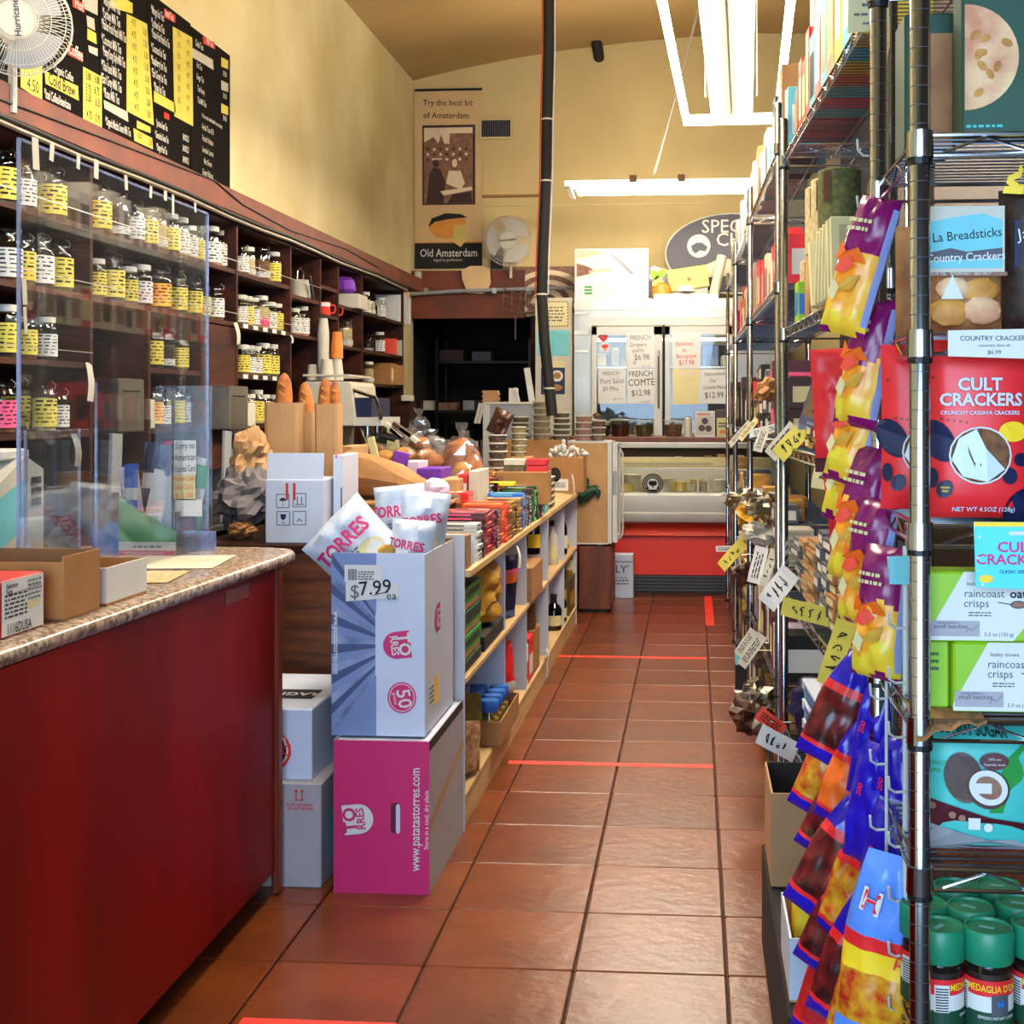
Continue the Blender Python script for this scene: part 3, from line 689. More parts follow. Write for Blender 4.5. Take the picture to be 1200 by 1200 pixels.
def m4(d, q):
    sheet(d, q, [(238, 51), (252, 58), (251, 50), (237, 42)], 3); tx(d, q, 'Hot Tea', 245, 50, .05, 0, .012, .6)
    tx(d, q, 'Classic Teas', 233, 53, .05, 0, .012, .45); sheet(d, q, [(225, 67), (250, 82), (249, 70), (225, 56)], 5)
    for i, s in enumerate(('Hot Tea', 'Ginger Tea', 'Tea Honey', 'Thai Milk Tea')): tx(d, q, s, 233 + i, 78 + i * 14, .045, 0, .01, .5)
    for i, m in enumerate((1, 0, 5, 0, 1, 0)):
        if m: sheet(d, q, [(259, 78 + i * 13.5), (267, 81 + i * 13.5), (267, 71 + i * 13.5), (259, 67 + i * 13.5)], m)
        else: tx(d, q, '$4.50', 263, 74 + i * 13, .042, 0, .01, .6)
    tx(d, q, '*All teas may be ordered iced for an extra charge', 248, 142, .03, 0, .008, .5)
    for i, s in enumerate(('Herbal Teas 4.50', 'French Verbena', 'Lavender Lemon', 'Mint Green', 'Ginger Hibiscus')): tx(d, q, s, 243, 152 + i * 13, .045, 5, .006, .55)
menu(-25, 51, 'black menu board at far left, mostly behind the white fan', m0, 3.56, 2.66)
menu(51, 117, 'black coffee menu board with a yellow Cold Brew strip', m1, 3.56, 2.66)
menu(117, 173, 'black milk tea menu board with a tall yellow price column', m2, 3.54, 2.7)
menu(173, 224, 'black iced tea menu board, third of the row, yellow prices', m3, 3.52, 2.73)
menu(224, 270, 'black hot tea menu board at the right end of the row', m4, 3.51, 2.75)

# ------------------------------------------------------------------ fans
def fan(p, r, rz, lab, word, wrot, tilt=0):
    t = thing('electric_fan', lab, 'fan', p, rz); t.rotation_euler[0] = tilt
    b = MB().lathe([(0, -.0), (r * .34, -.004), (r * .36, -.02), (r * .3, -.05)], 24)
    b.v = [Vector((v.x, -.055 - v.z * .3, v.y)) for v in b.v]; hub = b.build('hub', 'off_white', t, True, world=False)
    d = MB(frame((0, -.057, 0), '-Y')); d.t2(word, 0, 0, r * .17, 0, .002, wrot, .012); d.build('lettering', ['navy'], hub, world=False)
    b = MB(frame((0, -.01, 0), '-Y'))
    for k in range(3):
        a0 = R(120 * k + 15); pts = []
        for i in range(9): a = a0 + R(92) * i / 8; pts.append((math.cos(a) * r * (.83 + .07 * math.sin(i / 8 * math.pi)), math.sin(a) * r * (.83 + .07 * math.sin(i / 8 * math.pi))))
        pts = [(math.cos(a0 + R(20)) * r * .28, math.sin(a0 + R(20)) * r * .28)] + pts + [(math.cos(a0 + R(75)) * r * .28, math.sin(a0 + R(75)) * r * .28)]
        e = MB(frame((0, -.01, 0), '-Y')); n0 = len(e.v); e.prism(pts, .003)
        e.build('blade', 'grey_plastic' if r < .2 else 'white_plastic', t, world=False)
    b = MB()
    for q, dy in ((1, 0), (.985, -.03), (.86, -.05), (.6, -.058), (.38, -.06)):
        b.tube([(math.cos(R(i * 12)) * r * q, dy, math.sin(R(i * 12)) * r * q) for i in range(31)], .0035 if q > .99 else .0016, 4)
    for i in range(84):
        a = R(i * 360 / 84); ca, sa = math.cos(a) * r, math.sin(a) * r
        b.add([(ca * u - sa * .006 * s, yy, sa * u + ca * .006 * s) for u, yy in ((.34, -.06), (.7, -.058), (.93, -.04), (1, 0)) for s in (-1, 1)], [(0, 1, 3, 2), (2, 3, 5, 4), (4, 5, 7, 6)])
    b.build('front_grille', 'off_white', t, world=False)
    b = MB()
    for i in range(48):
        a = R(i * 7.5); ca, sa = math.cos(a) * r, math.sin(a) * r
        b.add([(ca * u - sa * .006 * s, yy, sa * u + ca * .006 * s) for u, yy in ((.2, .06), (.8, .055), (1, 0)) for s in (-1, 1)], [(0, 1, 3, 2), (2, 3, 5, 4)])
    b.build('rear_grille', 'off_white', t, world=False)
    MB().tube([(0, .04, 0), (0, .16, 0)], [r * .3, r * .22], 12).build('motor', 'off_white', t, True, world=False)
    MB().tube([(0, .10, -.02), (0, .12, -r * .7), (0, .12, -r - .1)], .014, 8).build('bracket', 'off_white', t, True, world=False)
    return t
p = at(18, 26, X=-2.25); fan(p, .178, R(32), 'white wall fan at the top left before the menu boards', 'Hurricane', R(96))
p = at(596, 282, Y=12.02); fan(p, .232, R(-2), 'round white fan on the back wall beside the cheese poster', 'Hurricane', R(6))

# ------------------------------------------------------------------ service counter with granite top
ct = thing('service_counter', 'red-brown wooden service counter with a speckled granite top', 'counter', (-1.6, 2.5, 0))
CX = -1.285; CY0, CY1 = .9, 3.99
MB().box(-1.95, CY0, .075, CX, CY1, 1.012).build('front_panel', 'front_panel', ct)
MB().box(-1.9, CY0, 0, CX - .07, CY1 - .05, .075).build('toe_kick', 'black', ct)
MB().cbox(CX - .012, CY1 - .03, 0, CX + .012, CY1 + .014, 1.012, .006).build('corner_trim', 'panel_trim', ct)
# bullnose top: outline with a rounded far corner, swept with a rounded profile
out = [(-1.98, CY0), (-1.315, CY0)] + [(-1.31 + .055 * k / 5, CY0 + (4.0 - CY0) * k / 5) for k in range(0, 6)]
out += [(-1.255 - .12 + .12 * math.cos(R(a)), 4.05 + .12 * math.sin(R(a))) for a in (15, 35, 55, 75, 90)] + [(-1.98, 4.18)]
b = MB(); prof = [(-.022, 1.012), (-.006, 1.014), (.0, 1.022), (.002, 1.032), (-.001, 1.042), (-.009, 1.049), (-.022, 1.051)]
cx = sum(p[0] for p in out) / len(out); n = len(out)
for o_, z in prof:
    for x, y in out:
        d = Vector((x - (-1.7), (y - 2.5) * .25)); d.normalize(); b.v.append(Vector((x + o_ * (1 if x > -1.9 else 0), y + (o_ if y > 4.05 and x < -1.3 else 0), z)))
for k in range(len(prof) - 1):
    for j in range(n): a_ = k * n + j; c_ = k * n + (j + 1) % n; b.f.append([a_, c_, c_ + n, a_ + n]); b.m.append(0)
b.f.append(list(range(n - 1, -1, -1))); b.m.append(0); b.f.append([(len(prof) - 1) * n + j for j in range(n)]); b.m.append(0)
b.build('granite_top', 'granite', ct, True)
CZ = 1.052
MB().box(CX + .0005, 3.53, .955, CX + .002, 3.72, .995).build('paper_tab', 'panel_trim', ct)
# things on the counter
p = at(54, 733, Z=CZ); y1 = p.y; y0 = at(3, 748, Z=CZ).y; x1 = -1.335
t = thing('snack_box', 'low red snack carton with a white nutrition panel at the counter edge', 'box', (x1 - .06, (y0 + y1) / 2, CZ))
MB().cbox(x1 - .14, y0 - .02, CZ, x1, y1, CZ + .112, .002).build('carton', 'red', t)
b = MB(frame((x1, y0 - .02, CZ), '+X')); W_ = y1 - y0 + .02; b.r2(.006, .003, W_ - .002, .110, 0)
b.t2('1116DUSA', W_ * .42, .014, .028, 1, bold=.01, sx=.75); b.t2('Nutrition', W_ * .26, .099, .014, 1, bold=.02, sx=.8); b.t2('Facts', W_ * .2, .088, .014, 1, bold=.02, sx=.8); b.scrib(W_ * .1, .035, W_ * .5, .05, 6, 1, seed=3); b.scrib(W_ * .62, .06, W_ * .32, .045, 5, 2, seed=4); b.r2(W_ * .58, .045, W_ * .9, .06, 3, .001)
b.l2([(W_ * .1, .082), (W_ * .95, .088)], .0012, 1)
b.build('nutrition_panel', ['paper', 'ink', 'ink_grey', 'cream_paper'], t)
def opentray(name, lab, x0, y0, x1, y1, z, h, m_out, m_in, front_cut=0, th=.005):
    t = thing(name, lab, 'box', ((x0 + x1) / 2, (y0 + y1) / 2, z))
    MB().box(x0, y0, z, x1, y1, z + th).build('base', m_in, t)
    MB().box(x0, y0, z + th, x0 + th, y1, z + h).build('side', m_out, t); MB().box(x1 - th, y0, z + th, x1, y1, z + h).build('side', m_out, t)
    MB().box(x0 + th, y1 - th, z + th, x1 - th, y1, z + h).build('back', m_in, t)
    MB().box(x0 + th, y0, z + th, x1 - th, y0 + th, z + h - front_cut).build('front', m_out, t)
    return t
a0, a1 = at(72, 728, Z=CZ), at(125, 714, Z=CZ)
opentray('display_tray', 'open brown cardboard display tray on the granite counter', -1.62, a0.y, -1.318, a1.y, CZ, .135, 'card_brown', 'card_inside', .012)
opentray('display_tray', 'open white cardboard tray behind the brown one on the counter', -1.55, 2.885, -1.325, at(164, 694, Z=CZ).y, CZ, .085, 'paper', 'card_brown')
a0 = at(0, 640, X=-1.62)
solo(MB().cbox(-1.72, 2.60, CZ, -1.65, 2.83, CZ + .215, .006), 'paper_roll_box', 'paper', 'white upright box at the far left of the granite counter', 'box')
# flyers lying on the counter
for k, (x, y, w_, d_, m, lab) in enumerate(((-1.49, 3.72, .26, .33, 'off_white', 'pale flyer lying flat on the granite counter, farther one'), (-1.46, 3.38, .2, .24, 'tea_pale', 'greenish flyer lying flat on the granite counter, nearer one'))):
    b = MB().rbox((x, y, CZ + .001 + k * .0), (w_, d_, .001), (0, 0, R(8))); b.fr = frame((x, y, CZ + .002), '+Z'); b.scrib(-w_ * .3, -d_ * .3, w_ * .6, d_ * .6, 6, 1, .0004, k + 2)
    solo(b, 'flyer', [m, 'sepia_light'], lab, 'paper')
# acrylic sneeze guard
gx = -1.55
gd = thing('sneeze_guard', 'tall clear acrylic sneeze guard standing on the granite counter', 'screen', (gx, 3.5, CZ))
ga, gb = yx(22, gx), yx(243, gx)
MB().box(gx - .002, ga + .004, CZ, gx + .002, gb - .004, 2.12).build('sheet', 'acrylic', gd)
for y in (ga, gb): MB().box(gx - .0035, y - .004, CZ, gx + .0035, y + .004, 2.12).build('edge', 'acrylic_edge', gd)
MB().box(gx - .0035, ga, 2.117, gx + .0035, gb, 2.123).build('edge', 'acrylic_edge', gd)
for y in (ga + .1, gb - .06): MB().box(gx - .08, y - .003, CZ, gx + .05, y + .003, CZ + .06).build('foot', 'acrylic_edge', gd)
for k, (px, py, w_, h_) in enumerate(((42, 180, .03, .075), (61, 178, .02, .045), (92, 190, .018, .035), (113, 198, .025, .05), (148, 214, .018, .04), (177, 225, .016, .035), (194, 229, .02, .03), (203, 240, .015, .06), (229, 243, .015, .03), (29, 342, .02, .06), (30, 375, .014, .06))):
    p = at(px, py, X=gx + .004); MB().rbox((gx + .0035, p.y, p.z), (.001, w_, h_), (R(random.uniform(-9, 9)), 0, 0)).build('tape_strip', 'off_white', gd)
# smaller second screen and its taped slips
g2 = -1.72; sa, sb_ = yx(30, g2), yx(93, g2); zt = at(60, 503, X=g2).z
gd = thing('small_screen', 'small clear acrylic screen behind the tall guard at the till', 'screen', (g2, (sa + sb_) / 2, CZ))
MB().box(g2 - .002, sa, CZ, g2 + .002, sb_, zt).build('sheet', 'acrylic', gd)
for y in (sa, sb_): MB().box(g2 - .0035, y - .003, CZ, g2 + .0035, y + .003, zt).build('edge', 'acrylic_edge', gd)
g3 = -1.66; s3 = yx(113, g3); z3 = at(113, 448, X=g3).z
gd = thing('small_screen', 'narrow upright acrylic screen behind the blue box on the counter', 'screen', (g3, s3 + .1, CZ))
MB().box(g3 - .002, s3, CZ, g3 + .002, s3 + .1, z3).build('sheet', 'acrylic', gd); MB().box(g3 - .004, s3 - .004, CZ, g3 + .004, s3, z3).build('edge', 'acrylic_edge', gd)
slip(105, 425, .05, .15, SX + .012, 'off_white', 'curled white receipt hanging left of the grey permit sheet', 0, -4)
slip(90, 508, .035, .09, g2 + .006, 'off_white', 'curled white receipt stuck beside the small screen')
# end screen facing the customer with handwritten signs
ey = 3.90; ex0, ex1 = xy(203, ey), gx - .01
gd = thing('sign_screen', 'upright acrylic panel with handwritten payment signs beside the seed display', 'screen', ((ex0 + ex1) / 2, ey, CZ))
ez = at(220, 452, Y=ey).z
MB().box(ex0, ey - .002, CZ, ex1 + .10, ey + .002, ez).build('sheet', 'acrylic', gd)
MB().box(ex0 - .004, ey - .004, CZ, ex0 + .004, ey + .004, ez).build('edge', 'soft_black', gd)
def wsign(px0, py0, px1, py1, m, lines, mi_ink, nm='paper_sign'):
    a, c = at(px0, py1, Y=ey - .004), at(px1, py0, Y=ey - .004); W, H = c.x - a.x, c.z - a.z
    b = MB(frame((a.x, ey - .004, a.z), '-Y')); b.r2(0, 0, W, H, 0, 0)
    for k, s in enumerate(lines): b.t2(s, W / 2, H * (1 - (k + .5) / len(lines)), H / len(lines) * .85, 1, .001, R(3), .0, min(1, W / (len(s) * H / len(lines) * .85 * .5)))
    b.build(nm, [m, mi_ink], gd)
wsign(204, 516, 230, 556, 'paper', ('Sorry no', 'American', 'Express Card'), 'ink'); wsign(203, 556, 229, 586, 'cream_paper', ('Minimum Credit', 'Debit Card is', '$ 5.00'), 'ink_orange'); wsign(207, 585, 237, 605, 'paper', ('  ',), 'ink')
# seed packet display
fy = 3.86; fx0, fx1 = xy(139, fy), xy(206, fy)
t = thing('seed_display', 'green fronted card display holding seed packets on the counter', 'display', ((fx0 + fx1) / 2, fy + .1, CZ))
def zz(py): return at(170, py, Y=fy).z
b = MB(frame((fx0, fy, 0), '-Y')); W_ = fx1 - fx0
b.prism([(0, CZ), (W_, CZ), (W_, zz(623)), (0, zz(585))], .004); b.r2(0, CZ, W_, zz(645), 1, .0006); b.r2(0, zz(645), W_, zz(635), 2, .0006)
b.scrib(W_ * .25, zz(643), W_ * .5, .012, 1, 3, .0012, 3); b.l2([(W_ * .1, zz(648)), (W_ * .8, zz(648))], .0015, 2)
b.build('front', ['green', 'magenta', 'paper', 'ink_grey'], t)
MB().box(fx0, fy + .004, CZ, fx0 + .004, fy + .22, zz(585)).build('side', 'green', t); MB().box(fx1 - .004, fy + .004, CZ, fx1, fy + .22, zz(600)).build('side', 'soft_black', t); MB().box(fx0, fy + .22, CZ, fx1, fy + .224, zz(585)).build('back', 'green', t)
rg = random.Random(4); cl = ['blue', 'paper', 'bag_white', 'lilac', 'torres_blue', 'olive_jar', 'navy', 'pasta', 'bag_white', 'magenta', 'blue', 'green']
for k in range(14):
    x = fx0 + W_ * (.1 + .8 * ((k * 5) % 14) / 13); h = rg.uniform(.2, .3); b = MB(); bag(b, .055, h, .012, [(.55, 0), (.62, 1), (2, 0)], 4, 6)
    o = solo(b, 'seed_packet', [cl[k % 12], 'paper'], f"glossy seed packet in the green display, {ORD[k]} from the front, {['blue', 'white', 'pale', 'lilac', 'patterned', 'olive', 'navy', 'yellow', 'white', 'magenta', 'blue', 'green'][k % 12]}", 'packet', 'seed packets in the green display')
    o.location = (x, fy + .04 + .012 * k, CZ + .004 + .05); o.rotation_euler = (R(rg.uniform(-6, 2)), R(rg.uniform(-14, 14)), R(rg.uniform(-25, 25)))
# blue box left of it
t = thing('snack_carton', 'blue carton with dark picture panel left of the seed display', 'box', (fx0 - .07, fy + .08, CZ))
bx0 = xy(105, fy); MB().cbox(bx0, fy + .02, CZ, fx0 - .004, fy + .12, zz(583), .002).build('carton', 'navy', t)
b = MB(frame((bx0, fy + .02, CZ), '-Y')); W_ = fx0 - bx0 - .004; b.r2(0, 0, W_, .10, 0); b.r2(W_ * .28, .105, W_ * .62, .19, 1); b.r2(W_ * .66, .105, W_ * .98, .19, 1); b.e2(W_ * .3, .09, .014, .014, 2, .0012); b.build('print', ['blue', 'tea_brown', 'navy'], t)
# till
tx_ = -1.86; a0, a1 = yx(-10, tx_), yx(51, tx_)
t = thing('cash_register', 'beige cash register with a slanted keypad behind the small screen', 'cash register', (tx_ - .1, (a0 + a1) / 2, CZ))
zt_ = at(20, 548, X=tx_).z
b = MB(frame((tx_, 0, 0), '+X')); b.prism([(a0, CZ), (a1, CZ), (a1, zt_ - .01), (a1 - .1, zt_ + .03), (a0, zt_ - .06)], .26); b.build('body', 'off_white', t)
MB().cbox(tx_ - .24, a1 - .2, zt_ + .02, tx_ - .02, a1 - .04, zt_ + .05, .006).build('printer_cover', 'white_plastic', t)
b = MB()
for i in range(3): b.box(tx_, a1 - .07, zt_ - .05 - i * .03, tx_ + .004, a1 - .02, zt_ - .03 - i * .03)
b.build('side_port', 'soft_black', t)
b = MB(frame((tx_, 0, 0), '+X')); b.p2([(a0 + .01, CZ + .05), (a1 - .1, CZ + .12), (a1 - .1, zt_ - .03), (a0 + .01, zt_ - .09)], 0, .001); b.build('keypad_panel', ['turquoise'], t)
# ------------------------------------------------------------------ plywood island counter in the middle
IZ = 1.0
isl = thing('island_counter', 'dark plywood island counter carrying bread, pastries and tubs', 'counter', (-1.4, 7, 0))
MB().box(-1.80, 4.72, 0, -1.13, 10.3, IZ - .03).build('plywood_body', 'plywood', isl)
MB().cbox(-1.85, 4.70, IZ - .03, -1.1, 10.32, IZ, .004).build('worktop', 'shelf_back', isl)
# ------------------------------------------------------------------ white shelf units facing the aisle
WX = -.81; WB = -1.12; WZ = .925; WM = .54
def wunit(y0, y1, divs, lab, tall):
    t = thing('white_shelf_unit', lab, 'shelf', ((WX + WB) / 2, (y0 + y1) / 2, 0), 0)
    MB().box(WB, y0 + .02, 0, WB + .01, y1 - .02, WZ - .03).build('back_panel', 'white_shelf', t)
    MB().box(WB + .01, y0, 0, WX, y0 + .018, tall).build('side_panel', 'white_shelf', t)
    MB().box(WB + .01, y1 - .018, 0, WX, y1, WZ - .03).build('side_panel', 'white_shelf', t)
    for nm, z, th, ex in (('top_board', WZ, .028, .02), ('middle_shelf', WM, .022, .004), ('bottom_shelf', .125, .022, 0)):
        MB().cbox(WB + .01, y0 + .018, z - th, WX + ex, y1 - .018, z, .003).build(nm, 'pine', t)
    MB().box(WX - .03, y0 + .018, 0, WX - .006, y1 - .018, .103).build('plinth', 'pine', t)
    for d in divs:
        MB().box(WB + .01, d - .009, WM, WX - .004, d + .009, WZ - .03).build('divider', 'white_shelf', t)
        MB().box(WB + .01, d - .009, .125, WX - .004, d + .009, WM - .022).build('divider', 'white_shelf', t)
    return t
U1 = (4.61, yx(642, WX)); U2 = (U1[1] + .01, yx(676, WX))
d1, d2 = yx(593, WX), yx(618, WX); d3 = yx(662, WX)
wunit(*U1, (d1, d2), 'white shelf unit topped with chocolate bars, nearer to the camera', 1.05)
wunit(*U2, (d3,), 'white shelf unit with wine bottles, farther along the aisle', WZ - .03)
# chocolate bars, stacked along the top
def barmesh(w, d, h, m, m2): 
    b = MB().cbox(-w / 2, -d / 2, 0, w / 2, d / 2, h, .0015); b.fr = frame((w / 2, 0, 0), '+X'); b.r2(-d * .36, h * .3, d * .3, h * .7, 1, .0005)
    b.fr = frame((0, 0, h), '+Z'); b.r2(-w * .3, -d * .3, w * .25, d * .3, 1, .0005); b.fr = frame((0, -d / 2, 0), '-Y'); b.r2(-w * .4, h * .3, w * .2, h * .7, 1, .0005); return b.mesh('chocolate_bar', [m, m2])
cols = [('paper', 'ink_grey', 'white', 9), ('choc_maroon', 'pink', 'maroon', 11), ('coral', 'choc_brown', 'coral', 11), ('bag_purple', 'pasta', 'plum', 10), ('choc_maroon', 'lilac', 'dark maroon', 10), ('orange', 'coral', 'orange-red', 11), ('bright_red', 'orange', 'bright red', 11), ('kraft', 'choc_brown', 'tan', 9), ('pasta', 'choc_brown', 'golden', 10), ('choc_brown', 'yellow', 'brown', 9), ('kraft_light', 'choc_brown', 'beige', 10), ('blue', 'turquoise', 'blue', 11), ('choc_maroon', 'off_white', 'wine-coloured', 10), ('slate', 'lilac', 'grey', 9), ('choc_brown', 'green', 'dark brown', 11), ('green', 'paper', 'green', 10), ('green_dark', 'paper', 'dark green', 11), ('choc_maroon', 'pink', 'burgundy', 11), ('sepia_mid', 'paper', 'rosy brown', 10), ('teal', 'paper', 'teal', 12)]
rg = random.Random(11); ys = 4.86; yend = U1[1] - .12; n = len(cols); pitch = (yend - ys) / n
for k, (m, m2, cn, cnt) in enumerate(cols):
    me = barmesh(.165, min(.088, pitch - .008), .0155, m, m2); y = ys + pitch * (k + .5); x = WX - .075
    for i in range(cnt):
        spawn([('bar', me, None)], 'chocolate_bar', f"{cn} chocolate bar, {ORD[i]} up in the {ORD[k]} stack from the near end", 'chocolate bar', (x + rg.uniform(-.006, .006), y + rg.uniform(-.003, .003), WZ + i * .0157), (0, 0, R(rg.uniform(-2, 2))), 'chocolate bars stacked on the white shelf unit')
back = [('bright_red', 'paper', 'red', 4.98, 12), ('choc_maroon', 'pink', 'maroon', 5.2, 12), ('paper', 'lilac', 'white', 4.86, 11), ('choc_brown', 'pasta', 'brown', 5.45, 13), ('bright_red', 'off_white', 'scarlet', 5.75, 13), ('choc_maroon', 'choc_brown', 'wine-red', 6.05, 13), ('black', 'lilac', 'black', 6.35, 13), ('choc_brown', 'coral', 'dark brown', 6.65, 14), ('yellow', 'orange', 'yellow', 6.95, 15)]
for k, (m, m2, cn, y, cnt) in enumerate(back):
    me = barmesh(.14, .17, .0155, m, m2)
    for i in range(cnt):
        spawn([('bar', me, None)], 'chocolate_bar', f"{cn} flat chocolate bar, {ORD[i]} up in the {ORD[k]} stack of the rear row", 'chocolate bar', (WX - .245 + rg.uniform(-.004, .004), y, WZ + i * .0157), (0, 0, R(rg.uniform(-3, 3))), 'chocolate bars stacked on the white shelf unit')
solo(MB().cbox(WX - .31, U1[1] - .105, WZ, WX + .005, U1[1] - .03, WZ + .2, .003), 'chocolate_carton', 'turquoise', 'pale blue upright carton at the far end of the chocolate stacks', 'box')
t = thing('biscuit_pack', 'brown biscuit carton standing at the near end of the white shelf unit', 'box', (WX - .02, 4.68, WZ))
MB().cbox(WX - .12, 4.64, WZ, WX + .005, 4.72, WZ + .12, .002).build('carton', 'kraft', t); MB().box(WX - .03, 4.639, WZ + .01, WX - .01, 4.6398, WZ + .11).build('tape', 'cello', t)
for k in range(2):
    b = MB(); bag(b, .12, .1, .03, [(2, 0)], 6, 6, .006, k); o = solo(b, 'wrapped_pack', 'bag_white', f"shiny white wrapped pack behind the brown biscuit carton, {ORD[k]} of two", 'pack', smooth=True); o.location = (WX - .055, 4.765 + .045 * k, WZ)
# goods inside the white units
def onx(px, x=WX - .09): return yx(px, x)
def carton(y0, y1, z, h, m, lab, name='carton', x0=-1.0, x1=WX - .01, m2=None, group=None):
    b = MB().cbox(x0, y0, z, x1, y1, z + h, .002)
    if m2:
        b.fr = frame((x1, y0, z), '+X'); b.r2((y1 - y0) * .12, h * .15, (y1 - y0) * .88, h * .6, 1, .0008); b.fr = frame((x0, y0, z), '-Y'); b.r2((x1 - x0) * .1, h * .25, (x1 - x0) * .9, h * .75, 1, .0008)
    return solo(b, name, [m] + ([m2] if m2 else []), lab, 'box', group)
for k in range(7): carton(4.66, 5.06, WM + .044 * k, .042, 'green' if k % 4 else 'green_dark', f"green cracker carton, {ORD[k]} from the bottom of the stack in the near bay", 'cracker_carton', WX - .15, WX - .012 - .004 * (k % 2), 'kraft' if k % 2 else 'soft_black', 'green cracker cartons')
solo(MB().cbox(WX - .2, 5.12, WM, WX - .01, 5.7, WM + .06, .003), 'tray', 'soft_black', 'black tray under the yellow pasta bag', 'tray')
b = MB(); fr = bag(b, .5, .27, .15, [(2, 0)], 14, 12, .06, 2); o = solo(b, 'pasta_bag', 'pasta', 'yellow ribbon pasta in a clear bag on the middle shelf', 'bag', smooth=True); o.location = (WX - .085, 5.4, WM + .06); o.rotation_euler[2] = R(86)
t = thing('cello_wrap', 'clear cellophane wrap sticking up around the pasta bag', 'wrap', (WX - .09, 5.4, WM + .1)); b = MB(); bag(b, .4, .30, .05, [(2, 0)], 8, 8, .05, 5); q = b.build('film', 'cello', t, True, world=False); q.rotation_euler[2] = R(80); q.location.z = .05
b = MB(); bag(b, .12, .13, .07, [(2, 0)], 8, 8, .03, 6); o = solo(b, 'wrapped_pack', 'cello', 'small clear wrapped pack left of the yellow pasta bag', 'pack', smooth=True); o.location = (WX - .06, 4.9, WM + .31); 
b = MB(); fr = bag(b, .16, .29, .05, [(.12, 1), (.6, 0), (.72, 2), (.8, 3), (2, 0)], 8, 14, .01, 3); o = solo(b, 'coffee_pack', ['navy', 'blue', 'orange', 'pink'], 'dark navy coffee pack leaning in the middle shelf bay', 'bag', smooth=True); o.location = (WX - .05, d1 + .3, WM); o.rotation_euler = (R(4), 0, R(62))
# bottles
BP = {}
def bottle(kind):
    if kind in BP: return BP[kind]
    r, h, m, lab, cap = {'wine': (.038, .30, 'bottle_glass', 'paper', 'soft_black'), 'oil': (.036, .26, 'bottle_glass', 'yellow', 'soft_black'), 'cream': (.036, .27, 'off_white', 'cream_paper', 'soft_black'), 'gold': (.04, .24, 'pasta', 'cream_paper', 'yellow'), 'flask': (.05, .22, 'bottle_glass', 'cream_paper', 'soft_black')}[kind]
    pr = [(r * .9, 0), (r, .01), (r, h * .58), (r * .8, h * .67), (r * .38, h * .76), (r * .36, h * .92)]
    P = [('glass', MB().lathe(pr, 12).mesh('bottle', [m], True), None), ('cap', MB().lathe([(r * .4, h * .88), (r * .42, h), (0, h)], 10).mesh('cap', [cap], True), None),
         ('label', MB().lathe([(r + .001, h * .14), (r + .001, h * .42)], 12, a0=R(-140), a1=R(60)).mesh('label', [lab], True), None)]
    BP[kind] = P; return P
for px, z, kd, lab in ((625, WM + .17, 'oil', 'dark oil bottle with yellow label standing on the small brown carton'), (633, WM + .17, 'wine', 'dark bottle behind the yellow-labelled oil bottle'),
    (647, WM, 'cream', 'cream bottle with dark cap, first in the upper bay of the far unit'), (653, WM, 'wine', 'dark wine bottle, second in the upper bay of the far unit'), (658, WM, 'wine', 'dark wine bottle, third in the upper bay of the far unit'),
    (649, .125, 'flask', 'round dark bottle with cream label, first in the lower bay of the far unit'), (655, .125, 'flask', 'round dark bottle with cream label, second in the lower bay of the far unit'), (660, .125, 'wine', 'dark bottle at the back of the lower bay of the far unit'),
    (664.5, .36, 'gold', 'golden bottle on the carton in the last bay, nearer one'), (668, .36, 'gold', 'golden bottle on the carton in the last bay, farther one')):
    x = WX - (.055 if '2nd' not in lab else .1); spawn(bottle(kd), 'bottle', lab, 'bottle', (x, yx(px, x), z), (0, 0, 0), 'bottles in the white shelf units')
carton(yx(663.5, WX - .03), yx(673, WX - .03), .125, .235, 'olive_jar', 'dark olive carton in the last lower bay', 'gift_carton', m2='pasta')
t = thing('shipping_carton', 'small brown carton with barcode label on the middle shelf', 'box', (WX - .1, (d2 + U1[1]) / 2, WM))
MB().cbox(WX - .22, d2 + .06, WM, WX + .015, d2 + .52, WM + .17, .003).build('carton', 'kraft', t)
b = MB(frame((WX - .22, d2 + .06, WM + .17), '+Z')); b.r2(.09, .02, .2, .15, 0, .001); [b.r2(.1 + .012 * i, .04, .106 + .012 * i, .13, 1, .0014) for i in range(7)]; b.build('barcode_label', ['paper', 'ink'], t)
# lower row
b = MB(); bag(b, .17, .23, .09, [(2, 0)], 8, 10, .01, 8); b2 = b
t = thing('pasta_bag', 'clear bag of short pale pasta with a card header on the bottom shelf', 'bag', (WX - .05, 4.86, .127), R(52))
b.build('pasta_fill', 'pasta_pale', t, True, world=False); b = MB(); b.rbox((0, -.02, .26), (.15, .006, .1), (R(-14), R(8), 0)); b.build('header_card', 'olive_jar', t, world=False)
opentray('jar_tray', 'brown cardboard tray holding the blue-lidded jars on the bottom shelf', WX - .22, yx(578, WX), WX + .03, yx(608, WX + .03), .127, .10, 'kraft', 'card_inside', 0)
b0 = [('body', MB().lathe([(.036, 0), (.042, .01), (.042, .10), (.034, .125), (.034, .135)], 12).mesh('body', ['jar_glass'], True), None), ('contents', MB().lathe([(0, .006), (.039, .006), (.039, .098), (0, .1)], 10).mesh('contents', ['pasta'], True), None), ('lid', MB().lathe([(.037, .125), (.041, .13), (.041, .165), (.037, .172), (0, .172)], 12).mesh('lid', ['blue'], True), None), ('label', MB().lathe([(.043, .025), (.043, .075)], 8, a0=R(-110), a1=R(40)).mesh('label', ['turquoise'], True), None)]
y0 = yx(578, WX) + .055; k = 0
